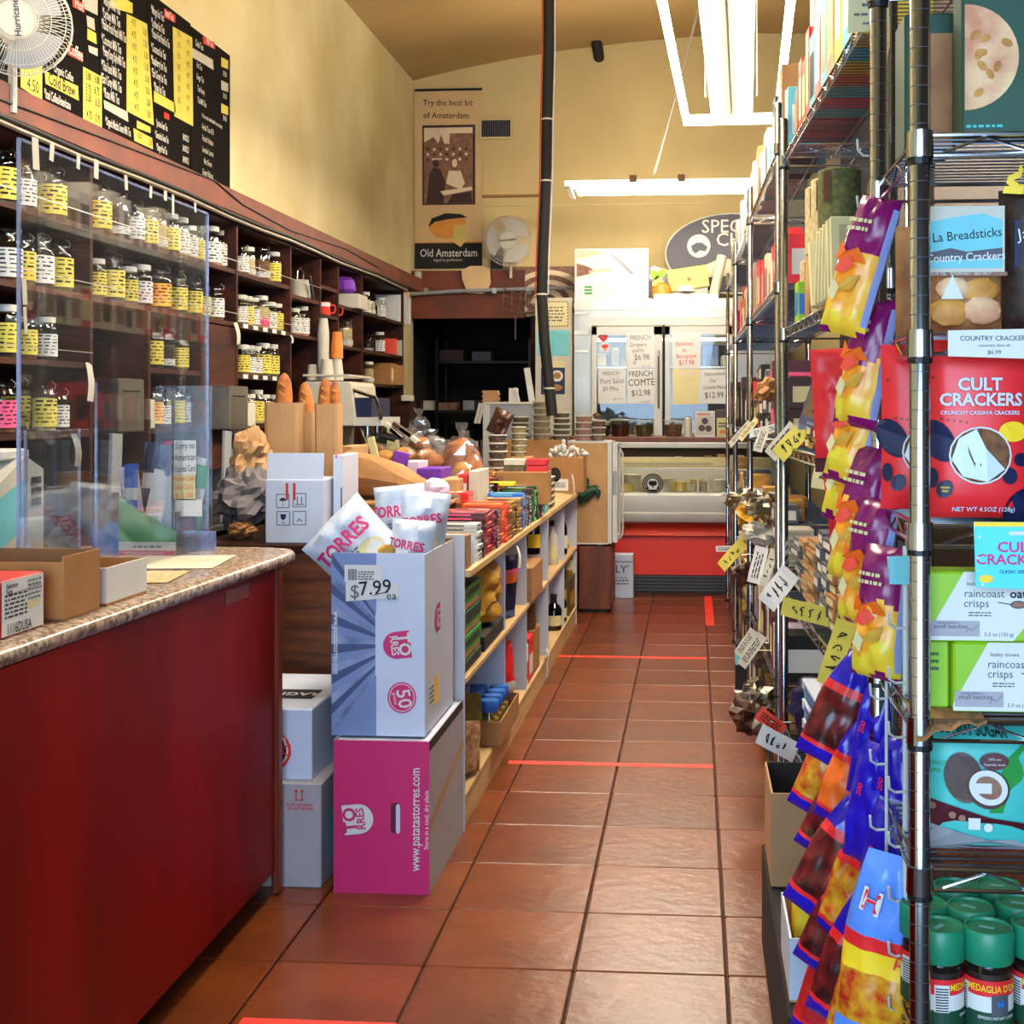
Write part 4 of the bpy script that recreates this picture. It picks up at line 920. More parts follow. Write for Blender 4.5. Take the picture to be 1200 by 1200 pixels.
for i in range(4):
    for j in range(2):
        spawn(b0, 'preserve_jar', f"blue-lidded glass jar in the cardboard tray, {['front', 'rear'][j]} row, {ORD[i]} from the near end", 'jar', (WX - .025 - j * .092, y0 + i * .095, .134), (0, 0, 0), 'blue-lidded jars in the tray')
solo(MB().cbox(WX - .2, 4.98, .127, WX - .06, 5.08, .42, .004), 'tall_pack', 'blue', 'tall dark blue pack behind the pasta bag on the bottom shelf', 'box')
b = MB(); bag(b, .14, .26, .06, [(.25, 1), (2, 0)], 8, 10, .02, 4); o = solo(b, 'coffee_pack', ['bright_red', 'paper'], 'shiny red pack leaning behind the blue-lidded jars', 'bag', smooth=True); o.location = (WX - .06, d1 + .42, .15); o.rotation_euler = (R(-4), 0, R(66))
carton(d2 + .04, d2 + .12, .127, .2, 'paper', 'white box beside the red carton on the bottom shelf', m2='ink_red'); carton(d2 + .14, d2 + .32, .127, .22, 'bright_red', 'bright red carton on the bottom shelf', m2='paper')
spawn([('body', MB().lathe([(.05, 0), (.055, .01), (.055, .16), (.045, .18)], 12).mesh('body', ['jar_glass'], True), None), ('contents', MB().lathe([(0, .006), (.05, .006), (.05, .13), (0, .135)], 10).mesh('contents', ['tea_brown'], True), None), ('lid', MB().lathe([(.048, .18), (.05, .2), (0, .205)], 12).mesh('lid', ['kraft_light'], True), None)], 'glass_jar', 'glass jar with gold lid stacked above the red carton', 'jar', (WX - .06, d2 + .42, .35))
solo(MB().cbox(WX - .15, d2 + .35, .127, WX - .01, d2 + .6, .35, .003), 'carton', 'kraft', 'brown carton below the gold-lidded jar on the bottom shelf', 'box')
slip(642, 760, .06, .06, WX + .012, 'paper', 'white price tag on the bottom shelf edge of the near unit'); slip(608, 640, .08, .1, WX + .022, 'paper', 'curled white price tag hanging below the chocolate stacks', 0, -10)

# ------------------------------------------------------------------ crisp boxes in front
def flatbox(name, lab, x0, y0, x1, y1, z, h, m, rz=0):
    t = thing(name, lab, 'box', ((x0 + x1) / 2, (y0 + y1) / 2, z)); return t
t = thing('crisp_carton', 'magenta crisp carton standing on the floor', 'box', (-.96, 4.3, 0))
px0, px1, py0, py1, pz = -1.112, -.812, 4.0, 4.59, .472
b = MB().box(px0, py0, 0, px1, py0 + .004, pz, 0); b.build('front', 'magenta', t)
MB().box(px1 - .004, py0 + .004, 0, px1, py1, pz + .0).build('side', 'box_grey', t); MB().box(px0, py0 + .004, 0, px0 + .004, py1, pz).build('side', 'box_grey', t)
MB().box(px0 + .004, py0 + .004, pz - .012, px1 - .004, py1, pz - .008).build('top_flap', 'box_white', t); MB().box(px0 + .004, py1 - .004, 0, px1 - .004, py1, pz).build('back', 'box_grey', t)
b = MB(frame((px0, py0, 0), '-Y')); W_, H_ = px1 - px0, pz
def QX(px): return at(px, 950, Y=py0).x - px0
def QZ(py): return at(440, py, Y=py0).z
def logo(b, cx, cy, s, rot, mi_a, mi_b, off=.0012):      # block TO over RRES in a half disc
    c, d = math.cos(rot), math.sin(rot)
    def q(x, y): return (cx + (x * c - y * d) * s, cy + (x * d + y * c) * s)
    b.p2([q(x, y) for x, y in ((-.5, .02), (.5, .02), (.5, .55), (-.5, .55))], mi_a, off)
    b.p2([q(.5 * math.cos(R(a)), .02 + .5 * math.sin(R(a)) * 1.0) for a in range(180, 361, 15)], mi_a, off)
    x, y = q(0, .30); b.t2('TO', x, y, .62 * s, mi_b, off + .0008, rot, .03, .95)
    x, y = q(0, -.06); b.t2('RRES', x, y, .40 * s, mi_b, off + .0008, rot, .02, .85)
logo(b, QX(421), QZ(960), .092, R(97), 0, 1)
b.t2('www.patatastorres.com', QX(487), QZ(959), .042, 0, .0012, R(90), .012, .78); b.t2('Store in a cool, dry place.', QX(500), QZ(959), .021, 0, .0012, R(90), .01, .85)
x0, x1, z0, z1 = QX(458), QX(469), QZ(976), QZ(940); pts = []
for a in range(0, 181, 20): pts.append(((x0 + x1) / 2 + (x1 - x0) / 2 * math.cos(R(a)), z1 - .012 + .012 * math.sin(R(a))))
for a in range(180, 361, 20): pts.append(((x0 + x1) / 2 + (x1 - x0) / 2 * math.cos(R(a)), z0 + .012 + .012 * math.sin(R(a))))
b.p2(pts, 2, .0012); b.p2([(x * .45 + (x1) * .55, z * .97 + .005) for x, z in pts], 3, .0016)
b.build('print', ['paper', 'magenta', 'choc_maroon', 'lilac'], t)
b = MB(frame((px1, py0, 0), '+X')); b.p2([(.0, .19), (.59, .30), (.59, .335), (0, .225)], 0, .001); b.build('tape', ['kraft_light'], t)
b = MB(frame((px1, py0, 0), '+X')); b.p2([(.0, pz - .03), (0, pz), (.59, pz), (.59, pz - .03)], 0, .001); b.build('painted_shadow', ['soft_black'], t)  # flat black strip painted along the side's top edge as a shadow
# upper white carton, open
t = thing('crisp_carton', 'tall open white carton of crisp bags with a 7.99 price sign', 'box', (-.98, 4.3, pz))
wx0, wx1, wy0, wy1, wz0, wz1 = -1.135, -.838, 4.06, 4.55, pz, 1.045
MB().box(wx0, wy0, wz0, wx1, wy0 + .004, wz1).build('front', 'box_white', t); MB().box(wx1 - .004, wy0 + .004, wz0, wx1, wy1, wz1 - .004).build('side', 'box_white', t)
MB().box(wx0, wy0 + .004, wz0, wx0 + .004, wy1, wz1).build('side', 'torres_blue', t); MB().box(wx0, wy1 - .004, wz0, wx1, wy1, wz1).build('back', 'card_inside', t); MB().box(wx0 + .004, wy0 + .004, wz0, wx1 - .004, wy1 - .004, wz0 + .004).build('base', 'card_inside', t)
b = MB(frame((wx0, wy0, wz0), '-Y')); H_ = wz1 - wz0
def QX(px): return at(px, 750, Y=wy0).x - wx0
def QZ(py): return at(440, py, Y=wy0).z - wz0
bw = QX(441); fx, fz = bw, QZ(755)
for i in range(18):                       # fan of folded foil rays printed on the blue half
    za, zb = H_ * i / 18, H_ * (i + 1) / 18
    b.p2([(0, za), (bw * .98, fz + (za - H_ / 2) * .34), (bw * .98, fz + (zb - H_ / 2) * .34), (0, zb)], i % 3, .0008)
b.p2([(bw * .0, H_), (bw, H_), (bw, fz + H_ * .17), (bw * .98, fz + H_ * .17)], 1, .0007); b.p2([(bw * .98, fz - H_ * .17), (bw, fz - H_ * .17), (bw, 0), (0, 0)], 1, .0007)
b.t2('www.patatastorres.com', QX(394), QZ(754), .026, 3, .0014, R(-90), .014, .78)
logo(b, QX(464), QZ(756), .085, R(-83), 4, 3)
b.e2(QX(471), QZ(817), .046, .049, 4, .001); b.e2(QX(471), QZ(817), .041, .044, 3, .0012); b.e2(QX(471), QZ(817), .0385, .0415, 4, .0014); b.t2('50', QX(473), QZ(818), .062, 3, .002, R(-80), .01); b.t2('grams', QX(463), QZ(818), .016, 3, .002, R(-80))
b.build('print', ['torres_blue', 'torres_mid', 'torres_dark', 'paper', 'magenta'], t)
b = MB(frame((wx1, wy0, wz0), '+X')); logo(b, .2, .34, .09, R(-85), 0, 1); b.r2(.06, .07, .22, .15, 2, .0009); b.r2(.15, .065, .21, .155, 3, .0014); b.scrib(.07, .08, .07, .06, 4, 4, .0014, 8); b.build('side_print', ['magenta', 'box_white', 'paper', 'yellow', 'ink'], t)
x0, x1, z0, z1 = QX(404), QX(448), QZ(705), QZ(662); b.r2(x0, z0 + .05, x1, z1, 0, .002) if False else None
b = MB(frame((wx0, wy0, wz0), '-Y')); b.r2(x0, QZ(682), x1, z1, 0, .003); b.p2([(x0 + .004, z0), (QX(469), z0 + .015), (QX(466), QZ(682)), (x0 + .004, QZ(682))], 0, .0026)
[b.r2(x0 + .012 + .0035 * i, QZ(680), x0 + .014 + .0035 * i, QZ(667), 1, .0036) for i in range(8)]; b.scrib(QX(420), QZ(680), .05, .03, 4, 1, .0036, 3)
b.t2('7.99', QX(440), QZ(689), .062, 1, .004, R(6), .006); b.t2('$', QX(416), QZ(694), .06, 2, .004, 0, 0); b.l2([(QX(438), QZ(697)), (QX(455), QZ(693))], .003, 1, .004); b.t2('ea', QX(459), QZ(698), .036, 1, .004)
b.build('price_sign', ['paper', 'ink', 'ink_grey'], t)
# crisp bags
def crispbag(loc, rot, lab, w=.2, h=.26, word_rot=0, chips=True, seed=1):
    t = thing('crisp_bag', lab, 'bag', loc, 0, 'white crisp bags in the open carton'); t.rotation_euler = rot
    b = MB(); fr = bag(b, w, h, .12, [(2, 0)], 14, 16, .03, seed); b.build('bag', 'bag_white', t, True, world=False)
    d = MB(lambda x, y, o: fr(x, y, o + .006)); d.t2('TORRES', 0, h * .66, w * .27, 0, .002, word_rot, .03, .82); d.scrib(-w * .3, h * .44, w * .4, h * .09, 2, 4, .002, seed); d.e2(w * .18, h * .38, w * .2, h * .13, 3, .001)
    d.p2([(w * .12, h * .40), (w * .30, h * .47), (w * .36, h * .35), (w * .2, h * .29)], 5, .0016)
    d.build('print', ['magenta', 'ink', 'pasta', 'cream_paper', 'ink_grey', 'paper'], t, world=False)
    if chips:
        e = MB()
        for k, (x, y, a) in enumerate(((-.12, .2, 20), (.02, .16, -10), (.16, .22, 40), (-.02, .24, 5))):
            q = fr(x * w * 1.6, y * h, .006); e.ell((q.x, q.y, q.z), (w * .17, .006, w * .12), 12, 5, k % 2)
        e.build('crisp_picture', ['pasta', 'cheese_yellow'], t, True, world=False)
crispbag((-.985, 4.20, .935), (R(-6), R(-46), R(6)), 'white crisp bag leaning out at the front left of the carton', .25, .28, 0, True, 1)
crispbag((-1.03, 4.37, .955), (R(-4), R(-44), R(4)), 'white crisp bag behind the front left bag, mostly hidden', .21, .26, 0, False, 2)
crispbag((-.99, 4.45, .965), (R(-4), R(-6), R(-10)), 'white crisp bag standing upright in the middle of the carton', .19, .27, 0, False, 3)
crispbag((-.918, 4.17, .90), (R(-6), R(4), R(-4)), 'white crisp bag at the front right of the carton, low', .145, .24, R(-6), True, 4)
crispbag((-.925, 4.36, .93), (R(-4), R(6), R(6)), 'white crisp bag at the back right of the carton, tallest', .165, .29, R(14), False, 5)
# cartons behind the counter end
t = thing('shipping_carton', 'grey carton on the floor with red print behind the counter end', 'box', (-1.35, 4.3, 0))
gx1 = -1.16; MB().cbox(-1.62, 4.03, 0, gx1, 4.58, .327, .004).build('carton', 'box_grey', t)
b = MB(frame((-1.62, 4.03, 0), '-Y')); X = lambda px: at(px, 990, Y=4.03).x + 1.62; Z = lambda py: at(340, py, Y=4.03).z
b.t2('E', X(315), Z(981), .055, 0, bold=.02); b.t2('NE PAS RENVERSER', X(351), Z(943), .0125, 0, bold=.02, sx=.8); b.t2('DO NOT RETURN', X(352), Z(947.5), .0125, 0, bold=.02, sx=.8)
for dx in (-4, 3): b.r2(X(351 + dx) - .002, Z(936), X(351 + dx) + .002, Z(927), 0); b.p2([(X(351 + dx) - .006, Z(928)), (X(351 + dx) + .006, Z(928)), (X(351 + dx), Z(924))], 0)
b.r2(X(346), Z(938), X(356), Z(936.5), 0); b.build('print', ['ink_red'], t)
b = MB(frame((gx1, 4.03, 0), '+X')); b.r2(.08, .06, .4, .22, 0); b.build('shipping_label', ['turquoise'], t)
t = thing('shipping_carton', 'white carton with round red company emblem stacked on the grey carton', 'box', (-1.4, 4.3, .327)); ux1 = -1.198
MB().cbox(-1.64, 4.06, .327, ux1, 4.6, .552, .004).build('carton', 'box_white', t)
b = MB(frame((-1.64, 4.06, 0), '-Y')); X = lambda px: at(px, 880, Y=4.06).x + 1.64; Z = lambda py: at(340, py, Y=4.06).z
b.e2(X(314), Z(880), .075, .068, 0); b.e2(X(314), Z(880), .066, .06, 1, .0012); b.e2(X(314), Z(880), .06, .054, 2, .0016); b.t2('London', X(305), Z(869), .055, 1, .002, R(4), .006); b.t2('TEA COMPANY', X(297), Z(889), .034, 1, .002, 0, .012, .8); b.t2('C', X(336), Z(880), .05, 0, .002); b.r2(X(312), Z(912.5), X(320), Z(910.5), 3); b.build('emblem', ['bright_red', 'paper', 'choc_maroon', 'slate'], t)
b = MB(frame((-1.64, 4.06, .552), '+Z')); b.r2(.06, .14, .4, .28, 0, .001); b.t2('FRAGILE', .33, .21, .06, 1, .0016, R(180), .015); b.t2('GLASS', .18, .21, .05, 1, .0016, R(180), .015); b.build('fragile_tape', ['ink', 'paper'], t)
b = MB(frame((ux1, 4.06, .327), '+X')); b.e2(.25, .16, .018, .018, 0); b.r2(.2, .08, .34, .14, 1); b.build('side_print', ['ink', 'lilac'], t)

# ------------------------------------------------------------------ goods on the island
fy = 4.76; x0, x1 = xy(311, fy), xy(379, fy); zt = at(340, 531, Y=fy).z; zt2 = at(340, 562, Y=fy).z
t = thing('parcel_box', 'white carton with handling symbols standing on the island end', 'box', ((x0 + x1) / 2, fy + .12, IZ))
MB().cbox(x0, fy, IZ, x1, fy + .24, zt2, .003).build('carton', 'box_white', t); MB().rbox(((x0 + x1) / 2, fy + .015, (zt + zt2) / 2), (x1 - x0 - .006, .004, zt - zt2), (R(-6), 0, 0)).build('open_flap', 'box_white', t)
b = MB(frame((x0, fy, IZ), '-Y')); X = lambda px: at(px, 600, Y=fy).x - x0; Z = lambda py: at(340, py, Y=fy).z - IZ
for cx, cy, k in ((331.5, 587, 0), (351, 586, 1), (332, 607.5, 2), (351, 607, 3)):
    b.r2(X(cx - 7.8), Z(cy + 8.2), X(cx + 7.8), Z(cy - 8.2), 0); b.r2(X(cx - 7), Z(cy + 7.4), X(cx + 7), Z(cy - 7.4), 1, .0011)
    if k == 0: b.p2([(X(cx) + .013 * math.cos(R(a)), Z(cy - 0) + .012 * math.sin(R(a))) for a in range(0, 181, 20)], 2, .0014); b.l2([(X(cx), Z(cy)), (X(cx), Z(cy + 5)), (X(cx + 1.5), Z(cy + 5))], .0018, 0, .0014)
    if k == 1: b.l2([(X(cx - 5), Z(cy + 5)), (X(cx + 5), Z(cy + 5))], .003, 0, .0014); [b.l2([(X(cx + s), Z(cy + 4)), (X(cx + s), Z(cy - 4))], .003, 0, .0014) for s in (-2.5, 2.5)]
    if k == 2: b.p2([(X(cx - 3.6), Z(cy - 5)), (X(cx + 3.6), Z(cy - 5)), (X(cx + 2.6), Z(cy + .5)), (X(cx), Z(cy + 2)), (X(cx - 2.6), Z(cy + .5))], 2, .0014); b.l2([(X(cx), Z(cy + 2)), (X(cx), Z(cy + 5.5))], .0018, 0, .0014); b.l2([(X(cx - 2.5), Z(cy + 5.5)), (X(cx + 2.5), Z(cy + 5.5))], .002, 0, .0014)
    if k == 3: b.l2([(X(cx - 3), Z(cy + 4)), (X(cx), Z(cy + 1)), (X(cx + 3), Z(cy + 4))], .003, 0, .0014)
for cx in (336.5, 345): b.r2(X(cx - 1.6), Z(586), X(cx + 1.6), Z(566), 3, .002)
b.scrib(X(326), Z(623), .05, .02, 3, 4, seed=2); b.build('print', ['ink', 'box_white', 'navy', 'ink_red', 'lilac'], t)
x2, x3 = x1 + .008, xy(401, fy + .1); z3 = at(390, 533, Y=fy + .1).z
t = thing('parcel_box', 'white carton with a red stripe right of the symbol carton', 'box', ((x2 + x3) / 2, fy + .2, IZ)); MB().cbox(x2, fy + .1, IZ, x3, fy + .34, z3, .003).build('carton', 'box_white', t); MB().box(x2 + .01, fy + .099, z3 - .012, x3 - .02, fy + .2, z3 + .002).build('stripe', 'bright_red', t); MB().box(x2 + .03, fy + .0985, IZ + .05, x2 + .035, fy + .0995, IZ + .2).build('print', 'slate', t)
# tall paper bags with baguettes
def breadbag(px0, px1, pyt, Y, loaves, lab, k):
    a, c = xy(px0, Y), xy(px1, Y); z = at(350, pyt, Y=Y).z; t = thing('bread_bag', lab, 'bag', ((a + c) / 2, Y, IZ), 0, 'tall paper bread bags'); W = c - a; H = z - IZ
    b = MB(); D = max(W * .6, .095); n = 12; ring = []
    for j in range(5):
        q = j / 4
        for i in range(n):
            an = 2 * math.pi * i / n; sx_ = (1 if math.cos(an) > 0 else -1) * abs(math.cos(an)) ** .4; sy_ = (1 if math.sin(an) > 0 else -1) * abs(math.sin(an)) ** .4
            b.v.append(Vector((sx_ * W / 2 * (.94 + .06 * q + .03 * noise.noise(Vector((i, j, k)))), sy_ * D / 2 * (1 + .12 * noise.noise(Vector((i * .7, j, k + 5)))), H * q + (.012 * noise.noise(Vector((i * 1.3, k, 2))) if j == 4 else 0))))
    for j in range(4):
        for i in range(n): a_ = j * n + i; c_ = j * n + (i + 1) % n; b.f.append([a_, c_, c_ + n, a_ + n]); b.m.append(0)
    b.f.append(list(range(n - 1, -1, -1))); b.m.append(0); o = b.build('paper_bag', 'kraft_light', t, world=False); sm = o.modifiers.new('thick', 'SOLIDIFY'); sm.thickness = .0015; sm.offset = -1
    for i, (px, pyl, tip, r) in enumerate(loaves):
        p = at(px, pyl, Y=Y); lx = p.x - (a + c) / 2; lz = p.z - IZ; s = thing('baguette', f"{['pointed', 'split', 'dark'][i % 3]} baguette end sticking out of the {['', 'left', 'middle', 'right'][k]} paper bag", 'bread', (p.x, Y, IZ), 0, 'baguettes in the paper bags')
        pts = [(0, (i * .012 + .004), .02), (tip * .2, (i * .012 + .004), lz * .5), (tip * .8, (i * .012 + .004), lz * .86), (tip, (i * .012 + .004), lz * .94), (tip * 1.15, (i * .012 + .004), lz * .985), (tip * 1.2, (i * .012 + .004), lz)]
        MB().tube([(x - tip * 1.2, y, z_) for x, y, z_ in pts], [r * .8, r, r, r * .82, r * .45, .003], 12).build('crust', 'bread', s, True, world=False)
        bb = MB()
        for m_ in range(3): bb.rbox((-tip * .35 + .004 * m_, (i * .012 + .004) - r * .96, lz * (.86 + .045 * m_)), (r * .7, .008, .02), (0, R(35), 0))
        bb.build('score_mark', 'pastry', s, world=False) if False else None
        for m_ in range(2): MB().rbox((-tip * .3 + .002 * m_, (i * .012 + .004) - r * .93, lz * (.87 + .055 * m_)), (r * .9, .006, .007), (0, R(38), 0)).build('score_mark', 'pastry', s, world=False)
breadbag(312, 355, 472, 5.22, [(333, 437, .004, .034)], 'tall paper bag with one baguette, left of the three', 1)
breadbag(346, 372, 482, 5.42, [(356, 448, -.022, .032)], 'tall paper bag with a leaning baguette, middle of the three', 2)
breadbag(371, 400, 473, 5.28, [(381, 443, .004, .028), (391, 445, -.002, .022)], 'tall paper bag with two baguettes, right of the three', 3)
# crumpled bags
def crump(px, py, Y, r, m, lab, seed, name='paper_bag', cat='bag', z=None):
    p = at(px, py, Y=Y); b = MB(); b.ell((0, 0, 0), r, 26, 16, 0, .95, seed); o = solo(b, name, m, lab, cat, smooth=False); o.location = (p.x, Y, (z if z is not None else p.z - r[2] * .9)); return o
crump(292, 545, 5.08, (.075, .1, .10), 'kraft_light', 'crumpled tan paper bag left of the white symbol carton, upper', 3, z=1.17)
crump(288, 600, 4.98, (.11, .12, .11), 'paper_dark', 'crumpled dark grey paper bag left of the white symbol carton', 5, z=IZ + .005)
crump(284, 618, 4.88, (.05, .05, .03), 'kraft', 'small crumpled brown paper scrap by the dark grey bag', 8, z=IZ)
# stack of flat kraft bags with an open one lying on top
for k in range(8):
    o = solo(MB().cbox(-.25, -.16, 0, .25, .16, .015, .003), 'flat_paper_bag', 'kraft', f"flat folded kraft bag, {ORD[k]} from the bottom of the stack behind the crisps", 'bag', 'flat kraft bags'); o.location = (-1.24 + .012 * math.sin(k * 2), 5.32, IZ + .0155 * k); o.rotation_euler[2] = R(2 * math.sin(k * 3))
t = thing('open_paper_bag', 'open brown kraft bag lying crumpled on the folded bag stack', 'bag', (-1.26, 5.36, IZ + .124))
b = MB(); n = 14
prof = [(-.2, .085, .09), (-.17, .10, .10), (-.06, .09, .10), (.06, .07, .09), (.14, .045, .06), (.2, .03, .035)]
for j, (x, rz_, ry_) in enumerate(prof):
    for i in range(n):
        a = 2 * math.pi * i / n; q = 1 + .25 * noise.noise(Vector((math.cos(a) * 1.6, math.sin(a) * 1.6, j * .9))); b.v.append(Vector((x + (.03 * noise.noise(Vector((i, 7, 1))) if j == 0 else 0), math.cos(a) * ry_ * q, max(.003, rz_ + math.sin(a) * rz_ * q))))
for j in range(5):
    for i in range(n): a_ = j * n + i; c_ = j * n + (i + 1) % n; b.f.append([a_, c_, c_ + n, a_ + n]); b.m.append(0)
o = b.build('bag', 'kraft', t, world=False); sm = o.modifiers.new('thick', 'SOLIDIFY'); sm.thickness = .002
MB().ell((-.12, -.03, .05), (.05, .05, .03), 8, 5, 0, .6, 2).build('red_label', 'ink_red', t, world=False)
MB().ell((-.13, .0, .07), (.05, .05, .03), 8, 5, 0, .6, 4).build('white_tissue', 'paper', t, world=False)
b = MB(); b.ell((0, 0, .04), (.055, .05, .045), 10, 7, 0, .5, 9); o = solo(b, 'wrapped_sweet', 'lilac', 'lilac cellophane-wrapped pastry beside the open kraft bag', 'pastry'); o.location = (-1.045, 5.3, IZ + .124)
b = MB(); b.ell((0, 0, .03), (.07, .06, .035), 10, 6, 0, .8, 4); o = solo(b, 'wrapped_sweet', 'cello', 'clear cellophane package in front of the beige cartons', 'pastry'); o.location = (-.99, 5.62, IZ)
# display cartons behind
def isobox(px0, px1, pyt, Y, d, m, lab, z=IZ, name='display_carton', m2=None):
    a, c = xy(px0, Y), xy(px1, Y); zt_ = at((px0 + px1) / 2, pyt, Y=Y).z; b = MB().cbox(a, Y, z, c, Y + d, zt_, .003)
    if m2: b.fr = frame((a, Y, z), '-Y'); b.r2((c - a) * .1, (zt_ - z) * .2, (c - a) * .9, (zt_ - z) * .8, 1, .001)
    return solo(b, name, [m] + ([m2] if m2 else []), lab, 'box')
isobox(514, 536, 562, 5.75, .3, 'kraft_light', 'beige display carton right of the purple box'); isobox(537, 548, 556, 5.9, .3, 'red', 'narrow red and white carton beside the chocolate stacks', m2='paper'); isobox(549, 560, 552, 5.9, .32, 'off_white', 'narrow cream carton beside the chocolate stacks')
isobox(488, 517, 549, 5.95, .25, 'purple', 'low purple gift box among the pastries'); isobox(470, 491, 541, 6.25, .22, 'lilac', 'low lilac carton behind the purple gift box')
o = isobox(446, 463, 528, 6.0, .04, 'purple', 'small purple card standing tilted behind the kraft bag', name='gift_card'); o.rotation_euler[1] = R(12)
isobox(395, 412, 523, 5.7, .3, 'kraft_light', 'tan folded paper stack behind the bread bags'); isobox(400, 500, 545, 6.6, .7, 'shelf_back', 'low dark crate under the wrapped pastries')
isobox(500, 562, 556, 6.45, .8, 'card_inside', 'low brown crate under the big wrapped loaf')
# wrapped pastries
def pastry(px, py, Y, r, m, lab, seed, wrap=True):
    p = at(px, py, Y=Y); t = thing('wrapped_pastry', lab, 'pastry', (p.x, Y, p.z - r[2]), 0, 'cellophane-wrapped pastries on the island'); MB().ell((0, 0, r[2]), r, 12, 8, 0, .25, seed).build('pastry', m, t, True, world=False)
    if wrap:
        MB().ell((0, 0, r[2]), tuple(q * 1.12 for q in r), 10, 7, 0, .5, seed + 1).build('cellophane', 'cello', t, False, world=False); MB().lathe([(.008, r[2] * 2.0), (.03, r[2] * 2.5), (.034, r[2] * 2.7)], 8, cap=False).build('twist', 'cello', t, False, world=False)
pastry(541, 540, 6.62, (.095, .07, .115), 'bread', 'big brown wrapped loaf with a dark ribbon', 1); pastry(553, 552, 6.56, (.06, .06, .09), 'bread', 'brown wrapped loaf right of the ribboned one', 2)
pastry(541, 553, 6.42, (.05, .04, .05), 'pastry', 'golden wrapped biscuit bundle before the big loaf', 3)
for k, (px, py, Y, m, c) in enumerate(((474, 534, 6.75, 'pastry', 'golden'), (500, 536, 6.7, 'pastry', 'orange-brown'), (510, 542, 6.62, 'bread', 'dark golden'), (493, 522, 6.95, 'bread', 'brown'), (507, 520, 7.0, 'paper_dark', 'dark'), (483, 518, 7.05, 'paper_dark', 'greyish'), (452, 537, 6.8, 'pastry', 'pale'), (520, 532, 6.9, 'paper_dark', 'blackish'), (436, 528, 6.9, 'bread', 'tan'))):
    pastry(px, py, Y, (.06, .055, .045), m, f"{c} wrapped pastry piled on the dark crate, {ORD[k]} of the pile", k + 5)
for k, (px, py, a) in enumerate(((462, 515, 40), (472, 513, 35), (480, 520, 38), (468, 522, 42))):
    p = at(px, py, Y=6.85); o = solo(MB().rbox((0, 0, 0), (.12, .06, .02), (0, R(a), 0)), 'wafer_pack', 'choc_brown' if k % 2 else 'off_white', f"{'dark' if k % 2 else 'white'} wafer pack slanting on the pastry pile, {ORD[k]} of four", 'pack'); o.location = p
o = solo(MB().rbox((0, 0, .06), (.035, .02, .14), (0, R(-14), 0)), 'price_flag', 'cream_paper', 'pale upright paper strip among the pastries', 'paper'); o.location = (xy(438, 6.7), 6.7, at(450, 545, Y=6.6).z)
b = MB(); b.ell((0, 0, .06), (.07, .06, .06), 10, 7, 0, .6, 3); b.lathe([(.02, .1), (.012, .13), (.03, .17)], 8); o = solo(b, 'plastic_bag', 'cello', 'knotted clear plastic bag standing behind the pastries', 'bag'); o.location = at(491, 515, Y=7.4) - Vector((0, 0, .0))
isobox(478, 510, 515, 7.35, .3, 'soft_black', 'dark box carrying the knotted plastic bag')
# deli tubs
TP = {}
def tub(m, r=.055, h=.05):
    k = (m, r, h)
    if k not in TP:
        TP[k] = [('tub', MB().lathe([(r * .82, 0), (r * .86, .004), (r * .97, h * .86)], 14).mesh('tub', ['tub_plastic'], True), None), ('contents', MB().lathe([(0, .004), (r * .8, .004), (r * .92, h * .72), (0, h * .76)], 10).mesh('contents', [m], True), None), ('lid', MB().lathe([(r * 1.0, h * .84), (r * 1.03, h * .9), (r * 1.0, h), (0, h * .97)], 14).mesh('lid', ['off_white'], True), None)]
    return TP[k]
def tubs(px, py0, py1, Y, r, n, m, lab, z0=None):
    p = at(px, py1, Y=Y); zb = p.z; zt_ = at(px, py0, Y=Y).z; h = (zt_ - zb) / n
    for k in range(n): spawn(tub(m, r, h), 'deli_tub', f"{lab}, {ORD[k]} from the bottom", 'tub', (p.x + .004 * math.sin(k * 5 + px), Y, zb + k * h), (0, 0, k), 'stacked deli tubs'); 
    return p, zb
isobox(567, 603, 557, 6.85, .3, 'choc_brown', 'dark carton below the tubs of dark sweets'); tubs(583, 509, 557, 7.0, .052, 5, 'choc_brown', 'deli tub of dark sweets at the left of the tubs')
isobox(597, 620, 536, 7.3, .25, 'kraft', 'brown carton below the beige tubs'); tubs(608, 500, 536, 7.42, .045, 5, 'tea_pale', 'deli tub of beige nuts right of the dark sweets')
rz_ = isobox(590, 661, 516, 9.45, .35, 'kraft', 'long brown riser box carrying the back row of tubs', name='riser'); 
tubs(610, 488, 516, 9.55, .066, 4, 'tea_green', 'deli tub in the short back stack left of the pale stack'); tubs(635, 470, 516, 9.56, .068, 6, 'tea_pale', 'deli tub in the tall pale stack beside the black pipe'); tubs(658, 483, 516, 9.58, .066, 5, 'tea_green', 'deli tub in the olive stack right of the black pipe')
isobox(580, 641, 553, 6.75, .22, 'kraft', 'long brown carton below the red-topped boxes')
for k in range(2): o = solo(MB().cbox(-.055, -.05, 0, .055, .05, .033, .003), 'sweet_box', 'red', f"red sweet box with white edge, {['lower', 'upper'][k]} of two", 'box'); o.location = at(630, 553 - k * 8, Y=6.83)
for k in range(2): o = solo(MB().cbox(-.055, -.05, 0, .055, .05, .033, .003), 'sweet_box', 'off_white' if k else 'olive_jar', f"{['olive', 'white'][k]} sweet box left of the red ones", 'box'); o.location = at(604, 553 - k * 8, Y=6.85)
for k in range(2): solo(MB().cbox(0, 0, 0, .12, .09, .018, .002), 'chocolate_bar', 'yellow' if k else 'bright_red', f"{['red', 'yellow'][k]} chocolate box lying before the long brown carton", 'chocolate bar').location = at(572 + k * 17, 566, Y=6.5) + Vector((0, 0, -.012))
